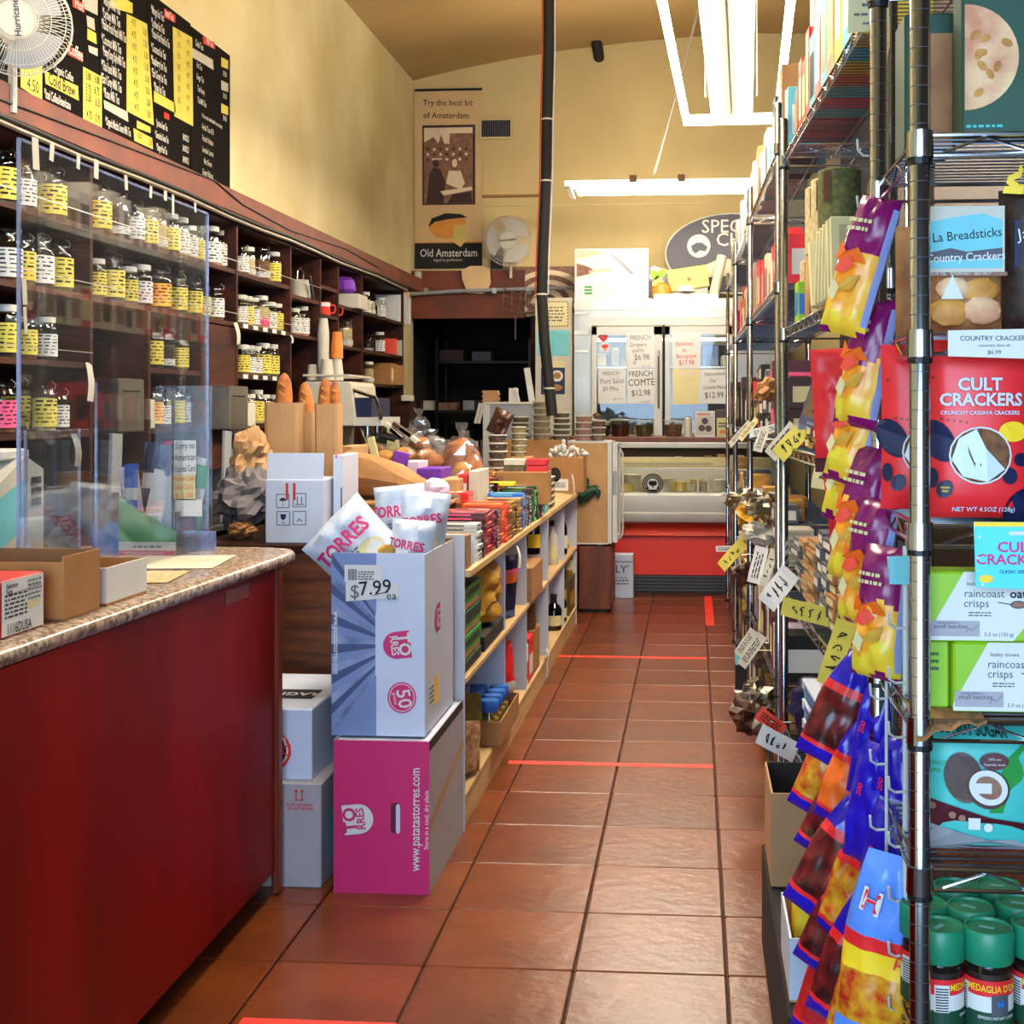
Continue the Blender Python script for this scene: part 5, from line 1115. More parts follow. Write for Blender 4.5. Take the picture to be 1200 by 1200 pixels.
# carton of wrapped nougat
a = 8.62
t = thing('nougat_carton', 'brown carton heaped with white wrapped nougat sweets', 'box', (-.97, a + .55, 1.06))
x0, x1 = xy(642, a + .3), xy(684, a + .3); z0, z1 = WZ, at(660, 536, Y=a + .3).z
MB().cbox(x0, a + .3, z0, x1, a + .54, z1, .003).build('carton', 'kraft', t); b = MB(frame((x0, a + .3, z0), '-Y')); b.r2(.03, .01, .14, .09, 0); b.e2(.05, .12, .04, .05, 1); b.scrib(.04, .03, .08, .04, 3, 1, .002, 2); b.build('label', ['paper', 'ink'], t)
rg = random.Random(5)
for k in range(46):
    b = None; u = rg.random(); x = x0 + (x1 - x0) * u; hh = .10 * (1 - abs(u - .45) * 1.6); 
    o = spawn([('sweet', TP.setdefault('sweet', MB().ell((0, 0, .014), (.026, .014, .014), 6, 4, 0, .5, 3).mesh('sweet', ['paper'])), None)], 'wrapped_nougat', 'white wrapped nougat sweet heaped on the brown carton', 'sweet', (x, a + .32 + rg.random() * .2, z1 + max(0, hh) * rg.random()), (rg.uniform(-1, 1), rg.uniform(-1, 1), rg.uniform(0, 3)), 'wrapped nougat sweets')
# tins on the far unit top
for i in range(3):
    for k in range(5):
        spawn(tub('choc_brown' if i % 2 else 'tea_pale', .048, .036), 'sweet_tub', f"small {'dark' if i % 2 else 'pale'} tub on the far white unit, {ORD[k]} from bottom, {['near', 'middle', 'far'][i]} stack", 'tub', (WX - .04, U2[0] + .09 + i * .11, WZ + k * .036), (0, 0, 0), 'small tubs on the far white unit')
slip(672, 556, .10, .17, -.80, 'paper', 'white paper card hanging before the tan fridge side')

# ------------------------------------------------------------------ espresso machine, cups, far end of the work area
ex0, ex1, eY = xy(357, 7.9), xy(415, 7.9), 7.9
t = thing('espresso_machine', 'cream and chrome espresso machine behind the bread bags', 'coffee machine', ((ex0 + ex1) / 2, eY + .2, .96))
ze = lambda py: at(400, py, Y=eY).z
b = MB(frame((ex0, eY, 0), '-Y')); W_ = ex1 - ex0
b.prism([(0, .98), (W_ * .45, .98), (W_ * .5, ze(500)), (W_ * 1.0, ze(499)), (W_ * 1.02, ze(490)), (W_ * .95, ze(452)), (W_ * .9, ze(447)), (0, ze(447))], .6); b.build('body', 'off_white', t, bevel=.006)
MB().box(ex1 - .02, eY + .02, ze(499), ex1 + .16, eY + .55, ze(489)).build('front_ledge', 'white_plastic', t); MB().box(ex1 - .02, eY + .03, ze(489), ex1 + .1, eY + .52, ze(466)).build('control_panel', 'navy', t)
MB().tube([(ex1 - .05, eY + .02, ze(455)), (ex1 + .13, eY + .02, ze(466)), (ex1 + .155, eY + .02, ze(480)), (ex1 + .16, eY + .02, ze(492))], .012, 6).build('trim_bar', 'chrome', t, True)
for k in range(2):
    y = eY + .14 + k * .24; g_ = MB().tube([(ex1 + .05, y, ze(500)), (ex1 + .05, y, ze(512))], .035, 10).build('group_head', 'chrome', t, True); MB().tube([(ex1 + .05, y, ze(510)), (ex1 + .12, y, ze(511)), (ex1 + .22, y, ze(516))], .014, 8).build('portafilter_handle', 'soft_black', g_, True)
MB().tube([(ex1 + .02, eY + .04, ze(500)), (ex1 + .07, eY + .04, ze(520)), (ex1 + .1, eY + .02, ze(545))], .006, 6).build('steam_wand', 'chrome', t, True)
MB().box(ex0 + .05, eY + .02, .96, ex1 + .15, eY + .56, 1.06).build('drip_tray', 'dark_metal', t)
rail = [(ex0 - .01, eY, ze(440)), (ex1 - .04, eY, ze(440)), (ex1 - .04, eY + .55, ze(440)), (ex0 - .01, eY + .55, ze(440))]; MB().tube(rail, .008, 6).build('cup_rail', 'off_white', t)
solo(MB().box(-2.175, eY - .1, 0, -1.86, eY + .7, .96), 'machine_cabinet', 'shelf_back', 'dark cabinet under the espresso machine', 'cabinet')
TPc = {}
def cup(m, r, h): 
    k = (m, r, h)
    if k not in TPc: TPc[k] = [('cup', MB().lathe([(r, 0), (r * 1.03, .003), (r, .008), (r * .72, h), (0, h)], 14, cap=False).mesh('cup', [m], True), None)]
    return TPc[k]
def stack(px, py0, py1, Y, r, m, lab, h=.1):
    p = at(px, py1, Y=Y); zt_ = at(px, py0, Y=Y).z; n = max(1, int((zt_ - p.z - h) / .016) + 1); dz = (zt_ - p.z - h) / max(1, n - 1)
    for k in range(n): spawn(cup(m, r, h), 'paper_cup', lab + f', {ORD[min(k, 23)]} up', 'cup', (p.x, Y, p.z + k * dz), (0, 0, 0), 'inverted paper cups on the machine')
rt = ze(447)
cz = lambda Y: 478 - (rt - CH) * F / (Y / CT * 1.0)
stack(351, 402, 445, 8.35, .036, 'cup_paper', 'off-white paper cup in the leftmost inverted stack on the machine'); stack(364, 404, 445, 8.3, .034, 'cup_paper', 'off-white paper cup in the second inverted stack on the machine')
stack(379, 373, 446, 8.1, .037, 'cup_paper', 'off-white paper cup in the tallest inverted stack'); stack(366, 428, 446, 8.0, .036, 'cup_paper', 'off-white paper cup in the short front inverted stack')
stack(383, 421, 446, 7.97, .046, 'cup_paper', 'wide off-white paper cup in the front wide stack', .11); stack(395, 389, 420, 8.12, .038, 'cup_orange', 'orange paper cup in the stack on top of the white cups', .11); stack(395, 420, 446, 8.12, .04, 'cup_paper', 'white paper cup below the orange cups', .1)
# clutter on the work area towards the kitchen
def at_box(px0, px1, py0, py1, Y, d, m, lab, name='storage_box', cat='box', floor_z=None):
    a, c = at(px0, py1, Y=Y), at(px1, py0, Y=Y); return solo(MB().cbox(a.x, Y, floor_z if floor_z is not None else a.z, c.x, Y + d, c.z, .004), name, m, lab, cat)
solo(MB().box(-2.15, 9.6, 0, -1.87, 10.6, .96), 'work_table', 'soft_black', 'dark work table before the kitchen opening', 'table')
at_box(455, 480, 470, 500, 9.8, .25, 'shelf_back', 'dark brown box on the work table', floor_z=.96); at_box(470, 482, 463, 474, 9.75, .1, 'off_white', 'small pale box above the dark brown box', floor_z=at(470, 470, Y=9.8).z)
at_box(441, 452, 468, 492, 9.9, .1, 'steel', 'steel canister on the work table near the machine', 'canister', 'canister', .96); at_box(453, 465, 497, 510, 9.65, .1, 'cream_paper', 'cream stack of paper on the work table', floor_z=.96)
b = MB().lathe([(.05, 0), (.055, .02), (.05, .2), (.03, .24), (.03, .27), (0, .28)], 12); o = solo(b, 'steel_bottle', 'steel', 'steel flask on the work table', 'flask', smooth=True); o.location = at(447, 500, Y=9.62); o.location.z = .96
# grey display case at the far end of the island
gY = 9.95; a, c = xy(566, gY), xy(626, gY); zt_ = at(600, 471, Y=gY).z
t = thing('display_case', 'grey display case standing at the far end of the island', 'display case', ((a + c) / 2, gY + .15, IZ)); MB().box(a + .02, gY + .01, IZ, c - .02, gY + .3, zt_ - .02).build('body', 'grey_plastic', t); MB().cbox(a, gY, zt_ - .02, c, gY + .32, zt_, .003).build('top', 'off_white', t); MB().box(a, gY, IZ, a + .05, gY + .03, zt_ - .02).build('post', 'white_plastic', t)
for k in range(5): solo(MB().cbox(0, 0, 0, .12, .1, .017, .002), 'napkin_stack', 'kraft_light', f"tan napkin bundle on the display case, {ORD[k]} from the bottom", 'napkins', 'napkin bundles').location = (xy(574, gY) + .006 * (k % 2), gY + .05, zt_ + k * .0175)
at_box(596, 606, 455, 471, gY + .08, .08, 'paper', 'white card box standing on the grey display case', floor_z=zt_); 
o = solo(MB().rbox((0, 0, .15), (.045, .03, .32), (0, R(-9), 0)), 'leaning_board', 'paper', 'long white board leaning behind the grey display case', 'board'); o.location = at(621, 470, Y=gY + .36); o.location.z = zt_ - .05
o = solo(MB().rbox((0, 0, .05), (.02, .01, .11), (0, R(-16), 0)), 'card_sign', 'paper', 'small white card leaning on the white card box', 'card'); o.location = at(606, 466, Y=gY + .05); o.location.z = zt_
for k, px in enumerate((560, 564)): o = solo(MB().rbox((0, 0, .06), (.022, .012, .16), (0, R(14), 0)), 'wooden_spoon', 'off_white', f"pale spoon hanging at the display case corner, {['left', 'right'][k]} one", 'spoon'); o.location = at(px, 492, Y=gY - .02) - Vector((0, 0, .03))
b = MB(); bag(b, .11, .14, .06, [(2, 0)], 8, 8, .05, 2); o = solo(b, 'sweet_bag', 'choc_brown', 'dark red wrapped bag standing before the display case', 'bag', smooth=True); o.location = at(580, 509, Y=7.0); o.rotation_euler = (0, R(24), 0)
# ------------------------------------------------------------------ small glass-door fridge on a wooden cabinet
fY = 9.62
a, c = xy(678, fY), xy(716, fY)
t = thing('wood_cabinet', 'brown wooden cabinet standing under the small fridge', 'cabinet', ((a + c) / 2, fY + .2, 0)); MB().cbox(a, fY, 0.02, c, fY + .45, .485, .006).build('body', 'cab_wood', t); MB().box(a + .03, fY + .03, 0, c - .03, fY + .42, .02).build('plinth', 'black', t); MB().box(c, fY + .03, .05, c + .006, fY + .42, .46).build('door', 'cab_wood', t)
a, c = xy(664, fY), xy(712, fY); z0, z1 = .505, at(690, 518, Y=fY).z
t = thing('small_fridge', 'small glass-door fridge with a tan side on the wooden cabinet', 'fridge', ((a + c) / 2, fY + .22, .485))
MB().cbox(a, fY, z0, c, fY + .46, z1, .006).build('cabinet_body', 'kraft_light', t); MB().box(a, fY - .002, z1 - .008, c, fY + .46, z1 + .006).build('top_edge', 'white_plastic', t); MB().box(a, fY - .002, z0 - .006, c, fY + .46, z0 + .006).build('bottom_edge', 'white_plastic', t)
for x in (a + .06, c - .06):
    for y in (fY + .05, fY + .4): MB().lathe([(.018, .485), (.018, .5)], 8, (x, y, 0)).build('foot', 'white_plastic', t)
MB().box(c, fY, z0, c + .03, fY + .46, z1).build('front_frame', 'white_plastic', t)
d = MB(); h0, h1 = z0 + .01, z1 - .01; q = c + .036; dr = MB()
dr.box(q, fY, h0, q + .035, fY + .03, h1); dr.box(q, fY + .43, h0, q + .035, fY + .46, h1); dr.box(q, fY + .03, h0, q + .035, fY + .43, h0 + .03); dr.box(q, fY + .03, h1 - .03, q + .035, fY + .43, h1)
dd = dr.build('door', 'white_plastic', t); MB().box(q + .014, fY + .03, h0 + .03, q + .02, fY + .43, h1 - .03).build('door_glass', 'pane_glass', dd); MB().cbox(q + .006, fY - .012, (h0 + h1) / 2 - .01, q + .03, fY, (h0 + h1) / 2 + .16, .004).build('handle', 'grey_plastic', dd)
MB().tube([(q + .05, fY + .1, h0 + .02), (q + .07, fY + .1, h0 + .06), (q + .07, fY + .1, h1 - .08), (q + .05, fY + .1, h1 - .04)], .007, 6).build('pull_bar', 'white_plastic', dd)
tubs(684, 487, 517, fY + .1, .066, 4, 'tea_pink', 'brown-rose deli tub stacked on the small fridge'); tubs(701, 492, 517, fY + .12, .055, 3, 'tea_brown', 'deli tub of mixed nuts stacked at the fridge edge')
b = MB(); b.ell((0, 0, .02), (.03, .03, .022), 8, 5, 0, .4, 1); solo(b, 'nut_bag', 'tea_brown', 'small bag of nuts lying on top of the tubs on the fridge', 'bag', smooth=True).location = at(699, 491, Y=fY + .1)
# dark green ribbon plant hanging on the fridge side
t = thing('ribbon_decoration', 'dark green curled ribbon decoration hanging on the tan fridge side', 'decoration', at(688, 570, Y=fY - .03))
P = lambda x, y: at(x, y, Y=fY - .03)
MB().tube([P(679, 590), P(683, 582), P(690, 577), P(697, 573), P(701, 577), P(702, 584)], [.01, .05, .045, .03, .025, .004], 8).build('body', 'green_dark', t, True); MB().tube([P(686, 578), P(686, 568), P(688, 560), P(690, 563)], [.03, .025, .02, .005], 8).build('tail', 'green_dark', t, True); MB().tube([P(694, 574), P(698, 569), P(703, 571)], [.012, .008, .002], 6).build('curl', 'green_dark', t, True)
# floor carton
b0, b1 = xy(715, 10.35), xy(742, 10.35); z1 = at(730, 650, Y=10.35).z
t = thing('floor_carton', 'white printed carton standing on the floor beside the deli case', 'box', ((b0 + b1) / 2, 10.4, 0)); MB().cbox(b0, 10.35, 0, b1, 10.5, z1, .004).build('carton', 'box_white', t)
d = MB(frame((b0, 10.35, 0), '-Y')); W_ = b1 - b0; d.l2([(.0, z1 - .055), (W_, z1 - .055)], .006, 0); d.t2("ALY'", W_ * .36, z1 * .66, .085, 0, bold=.0); d.t2('Provence', W_ * .42, z1 * .48, .03, 0); d.scrib(W_ * .1, z1 * .3, W_ * .7, .05, 2, 1, seed=3); d.r2(W_ * .02, .04, W_ * .2, .1, 0); d.r2(W_ * .02, z1 - .07, W_ * .14, z1 - .02, 0); d.build('print', ['ink', 'ink_grey'], t)

# ------------------------------------------------------------------ deli case
dY = 10.68; dx0, dx1 = -1.3, .62
t = thing('deli_case', 'white refrigerated cheese display case on a red base at the aisle end', 'display case', (-.3, 11.0, 0))
MB().box(dx0, dY, .0, dx1, dY + .5, .15).build('base_grille', 'black', t)
for k in range(5): MB().box(dx0, dY - .012, .018 + k * .027, dx1, dY, .034 + k * .027).build('grille_slat', 'slate', t)
MB().box(dx0, dY - .02, .15, dx1, dY + .5, .47).build('red_base', 'case_red', t); MB().rbox(((dx0 + dx1) / 2, dY - .03, .52), (dx1 - dx0, .02, .12), (R(-28), 0, 0)).build('red_kick', 'case_red', t)
b = MB(frame((dx0, 0, 0), '+X')); pr = [(dY - .05, .565), (dY - .16, .59), (dY - .19, .63), (dY - .19, .66), (dY - .17, .67), (dY - .18, .70), (dY - .165, .80), (dY - .13, .815), (dY + .5, .815), (dY + .5, .565)]
b.add([(x, y, z) for x in (dx0, dx1) for y, z in pr], [tuple(range(len(pr) - 1, -1, -1)), tuple(range(len(pr), 2 * len(pr)))] + [(i, (i + 1) % len(pr), len(pr) + (i + 1) % len(pr), len(pr) + i) for i in range(len(pr))]); b.build('white_body', 'white_plastic', t, True)
MB().box(dx0, dY + .44, .815, dx1, dY + .5, 1.18).build('back_wall', 'off_white', t)
MB().box(dx0 + .02, dY - .12, .818, dx1 - .02, dY - .112, 1.0).build('front_glass', 'pane_glass', t)
for x in (xy(818, dY - .12), xy(830, dY - .12), -.9): MB().box(x - .008, dY - .126, .815, x + .008, dY - .106, 1.0).build('glass_mullion', 'white_plastic', t)
MB().box(dx0, dY - .13, 1.0, dx1, dY - .09, 1.018).build('glass_rail', 'white_plastic', t); MB().box(dx0, dY - .05, 1.018, dx1, dY - .02, 1.10).build('upper_rail', 'cream_paper', t)
d = MB(frame((0, dY - .05, 0), '-Y'))
for k in range(26):
    x = xy(730, dY - .05) + k * .028; d.l2([(x, 1.035), (x, 1.055), (x + .02, 1.055), (x + .02, 1.042), (x + .01, 1.042)], .004, 0)
d.l2([(-.7, 1.03), (.4, 1.03)], .003, 0); d.build('key_pattern', ['ink_grey'], t)
MB().box(dx0, dY + .05, 1.1, dx1, dY + .1, 1.18).build('gap_shade_bar', 'tea_dark', t); MB().cbox(dx0, dY - .02, 1.175, dx1, dY + .55, 1.22, .006).build('deck_edge', 'white_plastic', t); MB().cbox(dx0, dY + .03, 1.22, dx1, dY + .55, 1.262, .004).build('deck', 'cab_wood', t)  # solid dark bar stands in for the shade in the gap under the deck
for x in (dx0 + .05, -.3, dx1 - .05): MB().box(x - .015, dY + .08, 1.0, x + .015, dY + .11, 1.18).build('post', 'steel', t)
MB().tube([(-1.2, dY + .3, 1.13), (.5, dY + .3, 1.13)], .014, 8).build('lamp', 'tube_dim', t)
d = MB(frame(tuple(at(765, 567, Y=dY - .124)), '-Y')); d.e2(0, 0, .083, .083, 0, .0); d.e2(0, 0, .073, .073, 1, .0015); d.e2(0, 0, .07, .07, 0, .003)
d.e2(0, 0, .045, .045, 1, .0042)
for k in range(18): an = R(205 - k * 13.5); d.e2(.058 * math.cos(an), .058 * math.sin(an), .006, .0035, 1, .004, 6, an)
d.e2(-.014, .006, .02, .02, 0, .0055); d.e2(.014, .006, .02, .02, 0, .0055); d.r2(-.006, -.03, .006, 0, 0, .0055); d.r2(-.035, -.045, .035, -.038, 1, .0055); d.build('round_emblem', ['ink', 'paper'], t)
rg = random.Random(9); ch = ['cheese_yellow', 'cheese_white', 'cheese_yellow', 'tea_pale', 'cheese_white', 'cheese_orange']
for k, (px, py, r, h) in enumerate(((727, 578, .11, .06), (737, 572, .10, .13), (744, 578, .09, .05), (752, 571, .07, .09), (779, 572, .08, .10), (787, 578, .1, .04), (795, 570, .07, .08), (803, 576, .08, .05), (810, 572, .08, .09), (823, 574, .06, .08), (838, 573, .09, .09), (850, 575, .09, .08), (712, 574, .1, .1))):
    p = at(px, 580, Y=dY + .02 + .1 * (k % 3)); b = MB(); an = rg.choice((R(120), R(180), R(300)))
    pts = [(0, 0)] + [(r * math.cos(an * i / 8 - R(100)), r * math.sin(an * i / 8 - R(100))) for i in range(9)]; b.fr = frame((p.x, dY + .02 + .1 * (k % 3) + .1, .818 + h), '+Z'); b.prism(pts, h)
    solo(b, 'cheese_wedge', ch[k % 6], f"{['yellow', 'white', 'golden', 'greyish', 'creamy', 'orange'][k % 6]} cut cheese in the lit deli case, {ORD[k]} placed", 'cheese', 'cheeses in the deli case')
for k in range(3): p = at((795, 830, 845)[k], 548, Y=dY); solo(MB().cbox(p.x - .03, dY + .0, 1.018, p.x + .03, dY + .04, 1.105 + .01 * k, .003), 'cheese_pack', ['off_white', 'kraft', 'kraft_light'][k], f"small {['white', 'brown', 'tan'][k]} pack lying on the deli case rail", 'pack')
# jars and boxes on the deli deck
for px, r, h, m, lab in ((727, .085, .145, 'olive_dark', 'large jar of dark preserve, left on the deli deck'), (755, .078, .135, 'olive_jar', 'large jar of green olives, middle of the deli deck'), (789, .078, .14, 'tea_brown', 'large jar of brown olives, right of the green ones'), (706, .07, .13, 'soft_black', 'dark jar with white letter at the left end of the deli deck')):
    sp = [('body', MB().lathe([(r * .78, 0), (r * .82, .006), (r, h * .9), (r, h)], 14).mesh('body', ['jar_glass'], True), None), ('contents', MB().lathe([(0, .004), (r * .78, .004), (r * .93, h * .72), (0, h * .73)], 12).mesh('contents', [m], True), None), ('lid', MB().lathe([(r * 1.03, h * .93), (r * 1.04, h), (0, h * 1.01)], 14).mesh('lid', ['white_plastic'], True), None)]
    spawn(sp, 'olive_jar', lab, 'jar', (xy(px, dY + .16), dY + .16, 1.262), (0, 0, 0), 'large jars on the deli deck')
def deck(px0, px1, pyt, m, lab, m2=None, Y=dY + .1, draw=None):
    a, c = xy(px0, Y), xy(px1, Y); zt_ = at(px0, pyt, Y=Y).z; t = thing('sweet_carton', lab, 'box', ((a + c) / 2, Y + .06, 1.262)); MB().cbox(a, Y, 1.262, c, Y + .12, zt_, .003).build('carton', m, t)
    d = MB(frame((a, Y, 1.262), '-Y')); W, H = c - a, zt_ - 1.262; 
    if draw: draw(d, W, H)
    else: d.r2(W * .1, H * .2, W * .9, H * .6, 0)
    d.build('print', ['ink', 'choc_brown', 'ink_red', 'orange', 'off_white'], t)
def dch(d, W, H): d.r2(W * .08, H * .1, W * .92, H * .8, 4); [d.e2(W * x, H * y, W * .16, W * .16, 1, .0014) for x, y in ((.5, .62), (.35, .35), (.68, .33))]; d.scrib(W * .15, H * .82, W * .6, H * .12, 1, 2, seed=2)
deck(814, 838, 482, 'white', 'white chocolate box printed with three truffles on the deli deck', draw=dch); deck(840, 856, 490, 'cream_paper', 'cream biscuit carton at the right end of the deli deck', draw=lambda d, W, H: (d.scrib(W * .1, H * .5, W * .8, H * .3, 2, 0), d.r2(W * .2, H * .2, W * .8, H * .35, 3)))
solo(MB().cbox(xy(838, dY + .24), dY + .24, 1.262, xy(855, dY + .24), dY + .34, at(840, 480, Y=dY + .24).z, .004), 'sweet_carton', 'choc_brown', 'dark brown carton behind the cream biscuit carton', 'box')
solo(MB().lathe([(.03, 0), (.035, .004), (.03, .15), (.012, .16), (0, .165)], 10, (xy(806, dY + .12), dY + .12, 1.262)), 'salt_tube', 'off_white', 'white upright tube between the jars and truffle box', 'tube', smooth=True)

# ------------------------------------------------------------------ tall cooler with glass doors
kY = 11.5; k0, k1 = xy(673, kY), .80; kz = at(760, 350, Y=kY).z
t = thing('glass_door_cooler', 'tall stainless steel cooler with glass doors covered in price signs', 'fridge', ((k0 + k1) / 2, kY + .35, 0))
zc = lambda py: at(760, py, Y=kY).z
q0 = xy(691, kY); d0, d1, d2, d3 = xy(694, kY), xy(776, kY), xy(779.5, kY), xy(862, kY)
MB().box(k0, kY, zc(372), k1, kY + .7, kz).build('canopy', 'steel', t); MB().box(k0, kY - .012, zc(363), k1, kY, kz).build('top_panel', 'steel_bright', t)
MB().box(k0, kY, 0, q0, kY + .7, zc(372)).build('side_column', 'steel', t); MB().box(d3, kY, 0, k1, kY + .7, zc(372)).build('side_column', 'steel', t)
MB().box(q0, kY, zc(381), d3, kY + .05, zc(372)).build('lintel', 'white_plastic', t); MB().box(q0, kY + .62, 0, d3, kY + .7, zc(372)).build('back_wall', 'off_white', t); MB().box(q0, kY + .05, zc(381), d3, kY + .62, zc(376)).build('inner_ceiling', 'off_white', t)
MB().box(q0, kY, 0, d3, kY + .62, .9).build('lower_body', 'steel', t); MB().box(q0, kY - .004, 0.9, d0 - .004, kY + .02, zc(381)).build('jamb', 'white_plastic', t); MB().box(d1 + .002, kY, .9, d2 - .002, kY + .04, zc(381)).build('centre_post', 'soft_black', t)
MB().box(k0 - .001, kY - .014, zc(392), q0 - .01, kY - .012, zc(387)).build('brand_plate', 'paper', t)
for py in (368, 413): MB().box(k0 + .01, kY - .02, zc(py), q0 - .01, kY - .001, zc(py - 3)).build('hinge', 'steel_bright', t)
for a, c in ((d0, d1), (d2, d3)):
    f = .075; b = MB(); z0, z1 = .95, zc(383); b.box(a, kY - .03, z0, a + f * .55, kY + .01, z1); b.box(c - f * .95, kY - .03, z0, c, kY + .01, z1); b.box(a, kY - .03, z1 - .07, c, kY + .01, z1); b.box(a, kY - .03, z0, c, kY + .01, z0 + .07); dd = b.build('door', 'white_plastic', t); MB().box(a + f * .55, kY - .012, z0 + .07, c - f * .95, kY - .006, z1 - .07).build('door_glass', 'pane_glass', dd); MB().tube([(c - .03, kY - .035, 1.5), (c - .03, kY - .06, 1.55), (c - .03, kY - .06, 1.95), (c - .03, kY - .035, 2.0)], .009, 6).build('handle', 'steel', dd)
for z in (1.25, 1.55, 1.85): MB().box(q0, kY + .1, z, d3, kY + .6, z + .015).build('shelf', 'steel_bright', t)
MB().tube([(q0 + .05, kY + .09, 2.1), (d3 - .05, kY + .09, 2.1)], .012, 8).build('lamp', 'tube_dim', t)
kt = t
def psign(px0, px1, py0, py1, lines, ink, lab, m='paper'):
    a, c = at(px0, py1, Y=kY - .034), at(px1, py0, Y=kY - .034); W, H = c.x - a.x, c.z - a.z; b = MB(frame(tuple(a), '-Y')); b.prism([(0, 0), (W, 0), (W, H), (0, H)], .001)
    for s, x, y, sz_ in lines: b.t2(s, W * x, H * y, sz_, 1, .0015, R(2), 0, .8)
    solo(b, 'price_sign', [m, ink], lab, 'sign', 'handwritten cheese signs on the cooler')
psign(734, 767, 390, 431, (('FRENCH', .5, .86, .062), ('Gruyere', .42, .66, .055), ('quality', .42, .5, .05), ('$6.98', .55, .3, .075), ('lb', .3, .14, .05), ('cut to order', .7, .05, .02)), 'ink_grey', 'white FRENCH Gruyere price sign at the top of the left cooler door')
psign(701, 733.5, 432, 473, (('FRENCH', .45, .86, .05), ('Port Salut', .5, .64, .066), ('$9.99ea', .45, .42, .055), ('approx 1/2 lb', .72, .14, .02)), 'ink_grey', 'white French Port Salut price sign at the lower left')
psign(735, 767, 432, 473, (('FRENCH', .5, .85, .07), ('COMTÉ', .52, .6, .085), ('$12.98', .5, .3, .075), ('cut to order', .65, .06, .022)), 'ink', 'white FRENCH COMTE price sign on the left cooler door')
psign(788, 821, 389, 432, (('Epoisses', .42, .68, .056), ('de', .42, .5, .045), ('Bourgogne', .5, .34, .05), ('$17.98', .5, .16, .06)), 'ink_red', 'white Epoisses de Bourgogne price sign written in red')
psign(788, 820, 432.5, 474, (('ITALIAN', .5, .85, .05),), 'lilac', 'faded white ITALIAN price sign on the right cooler door', 'cream_paper')
psign(821, 854, 432.5, 473, (('Switzerland', .5, .86, .048), ('Der', .45, .66, .045), ('Scharfe Maxx', .5, .47, .046), ('$12.99', .48, .24, .075)), 'ink', 'white Switzerland Der Scharfe Maxx price sign on the right cooler door')
d = MB(frame(tuple(at(709, 407, Y=kY - .016)), '-Y')); d.e2(0, 0, .05, .042, 0, 0); d.e2(0, .008, .03, .018, 1, .001); d.r2(-.004, -.024, .004, 0, 1, .001); d.r2(-.015, -.026, .015, -.02, 1, .001); d.build('oval_sticker', ['paper', 'ink_red'], kt)
d = MB(frame(tuple(at(707, 395, Y=kY - .016)), '-Y')); d.e2(0, 0, .04, .04, 0, 0); d.e2(-.006, .006, .012, .012, 1, .001); d.build('red_sticker', ['red', 'coral'], kt)
rg = random.Random(21)
for k, (px, z, m, w_, h_) in enumerate(((706, 1.865, 'cheese_yellow', .1, .12), (716, 1.865, 'pasta', .09, .1), (726, 1.865, 'cheese_yellow', .1, .09), (722, 1.865, 'tea_pale', .08, .17), (828, 1.865, 'slate', .12, .12), (840, 1.865, 'blue', .13, .09), (852, 1.865, 'off_white', .1, .1), (832, 1.865, 'torres_blue', .16, .2), (848, 1.865, 'slate', .1, .2), (706, 1.265, 'cheese_white', .14, .12), (725, 1.265, 'olive_jar', .14, .13), (750, 1.265, 'tea_pale', .14, .12), (797, 1.265, 'cheese_white', .12, .12), (815, 1.265, 'pasta', .12, .12), (838, 1.265, 'off_white', .14, .13))):
    x = xy(px, kY + .3); y = kY + .2 + .14 * (k % 3); b = MB().cbox(-w_ / 2, -.06, 0, w_ / 2, .06, h_, .012); o = solo(b, 'cheese_block', m, f"{['wrapped', 'waxed', 'boxed'][k % 3]} cheese block inside the glass door cooler, {'upper' if z > 1.5 else 'lower'} shelf, {ORD[k]} placed", 'cheese', 'cheese blocks in the cooler'); o.location = (x, y, z); o.rotation_euler[2] = rg.uniform(-.3, .3)
# things on the cooler
TZ = kz
b0, b1 = xy(673, kY + .1), xy(760, kY + .1); zt_ = at(715, 291, Y=kY + .1).z
t = thing('light_box_picture', 'white framed picture of hands slicing ham on top of the cooler', 'picture', ((b0 + b1) / 2, kY + .13, TZ)); MB().cbox(b0, kY + .1, TZ, b1, kY + .18, zt_, .006).build('frame', 'white', t)
d = MB(frame((b0, kY + .1, TZ), '-Y')); W, H = b1 - b0, zt_ - TZ; d.r2(.02, .03, W - .02, H - .02, 0); d.p2([(.02, H * .8), (W * .42, H * .9), (W * .3, H * .97), (.02, H * .97)], 1, .0012); d.p2([(.02, H * .45), (W * .2, H * .5), (W * .28, H * .56), (W * .2, H * .64), (.02, H * .72)], 2, .0014); d.p2([(W * .2, H * .52), (W * .5, H * .56), (W * .5, H * .62), (W * .2, H * .57)], 3, .0016); d.e2(W * .68, H * .32, W * .27, H * .2, 4, .0013); d.e2(W * .62, H * .42, W * .2, H * .1, 5, .0015); d.p2([(.03, .04), (W * .45, .04), (W * .5, H * .36), (W * .2, H * .42), (.03, H * .38)], 4, .0011)
d.l2([(W * .5, H * .88), (W * .78, H * .5)], .02, 6, .002); d.l2([(W * .56, H * .86), (W * .8, H * .5)], .012, 6, .002); d.p2([(.06, .03), (W * .47, .03), (W * .47, H * .32), (.06, H * .32)], 7, .0024); d.r2(.09, .05, W * .24, H * .28, 8, .003); d.scrib(.095, .06, W * .12, H * .18, 3, 7, .0036, 2); d.build('print', ['ink_white', 'skin_print', 'sepia_mid', 'skin_print', 'lilac', 'bag_white', 'grey_plastic', 'paper', 'green'], t)
oc = at(858, 297, Y=kY + .42); rx, ry = .60, .36
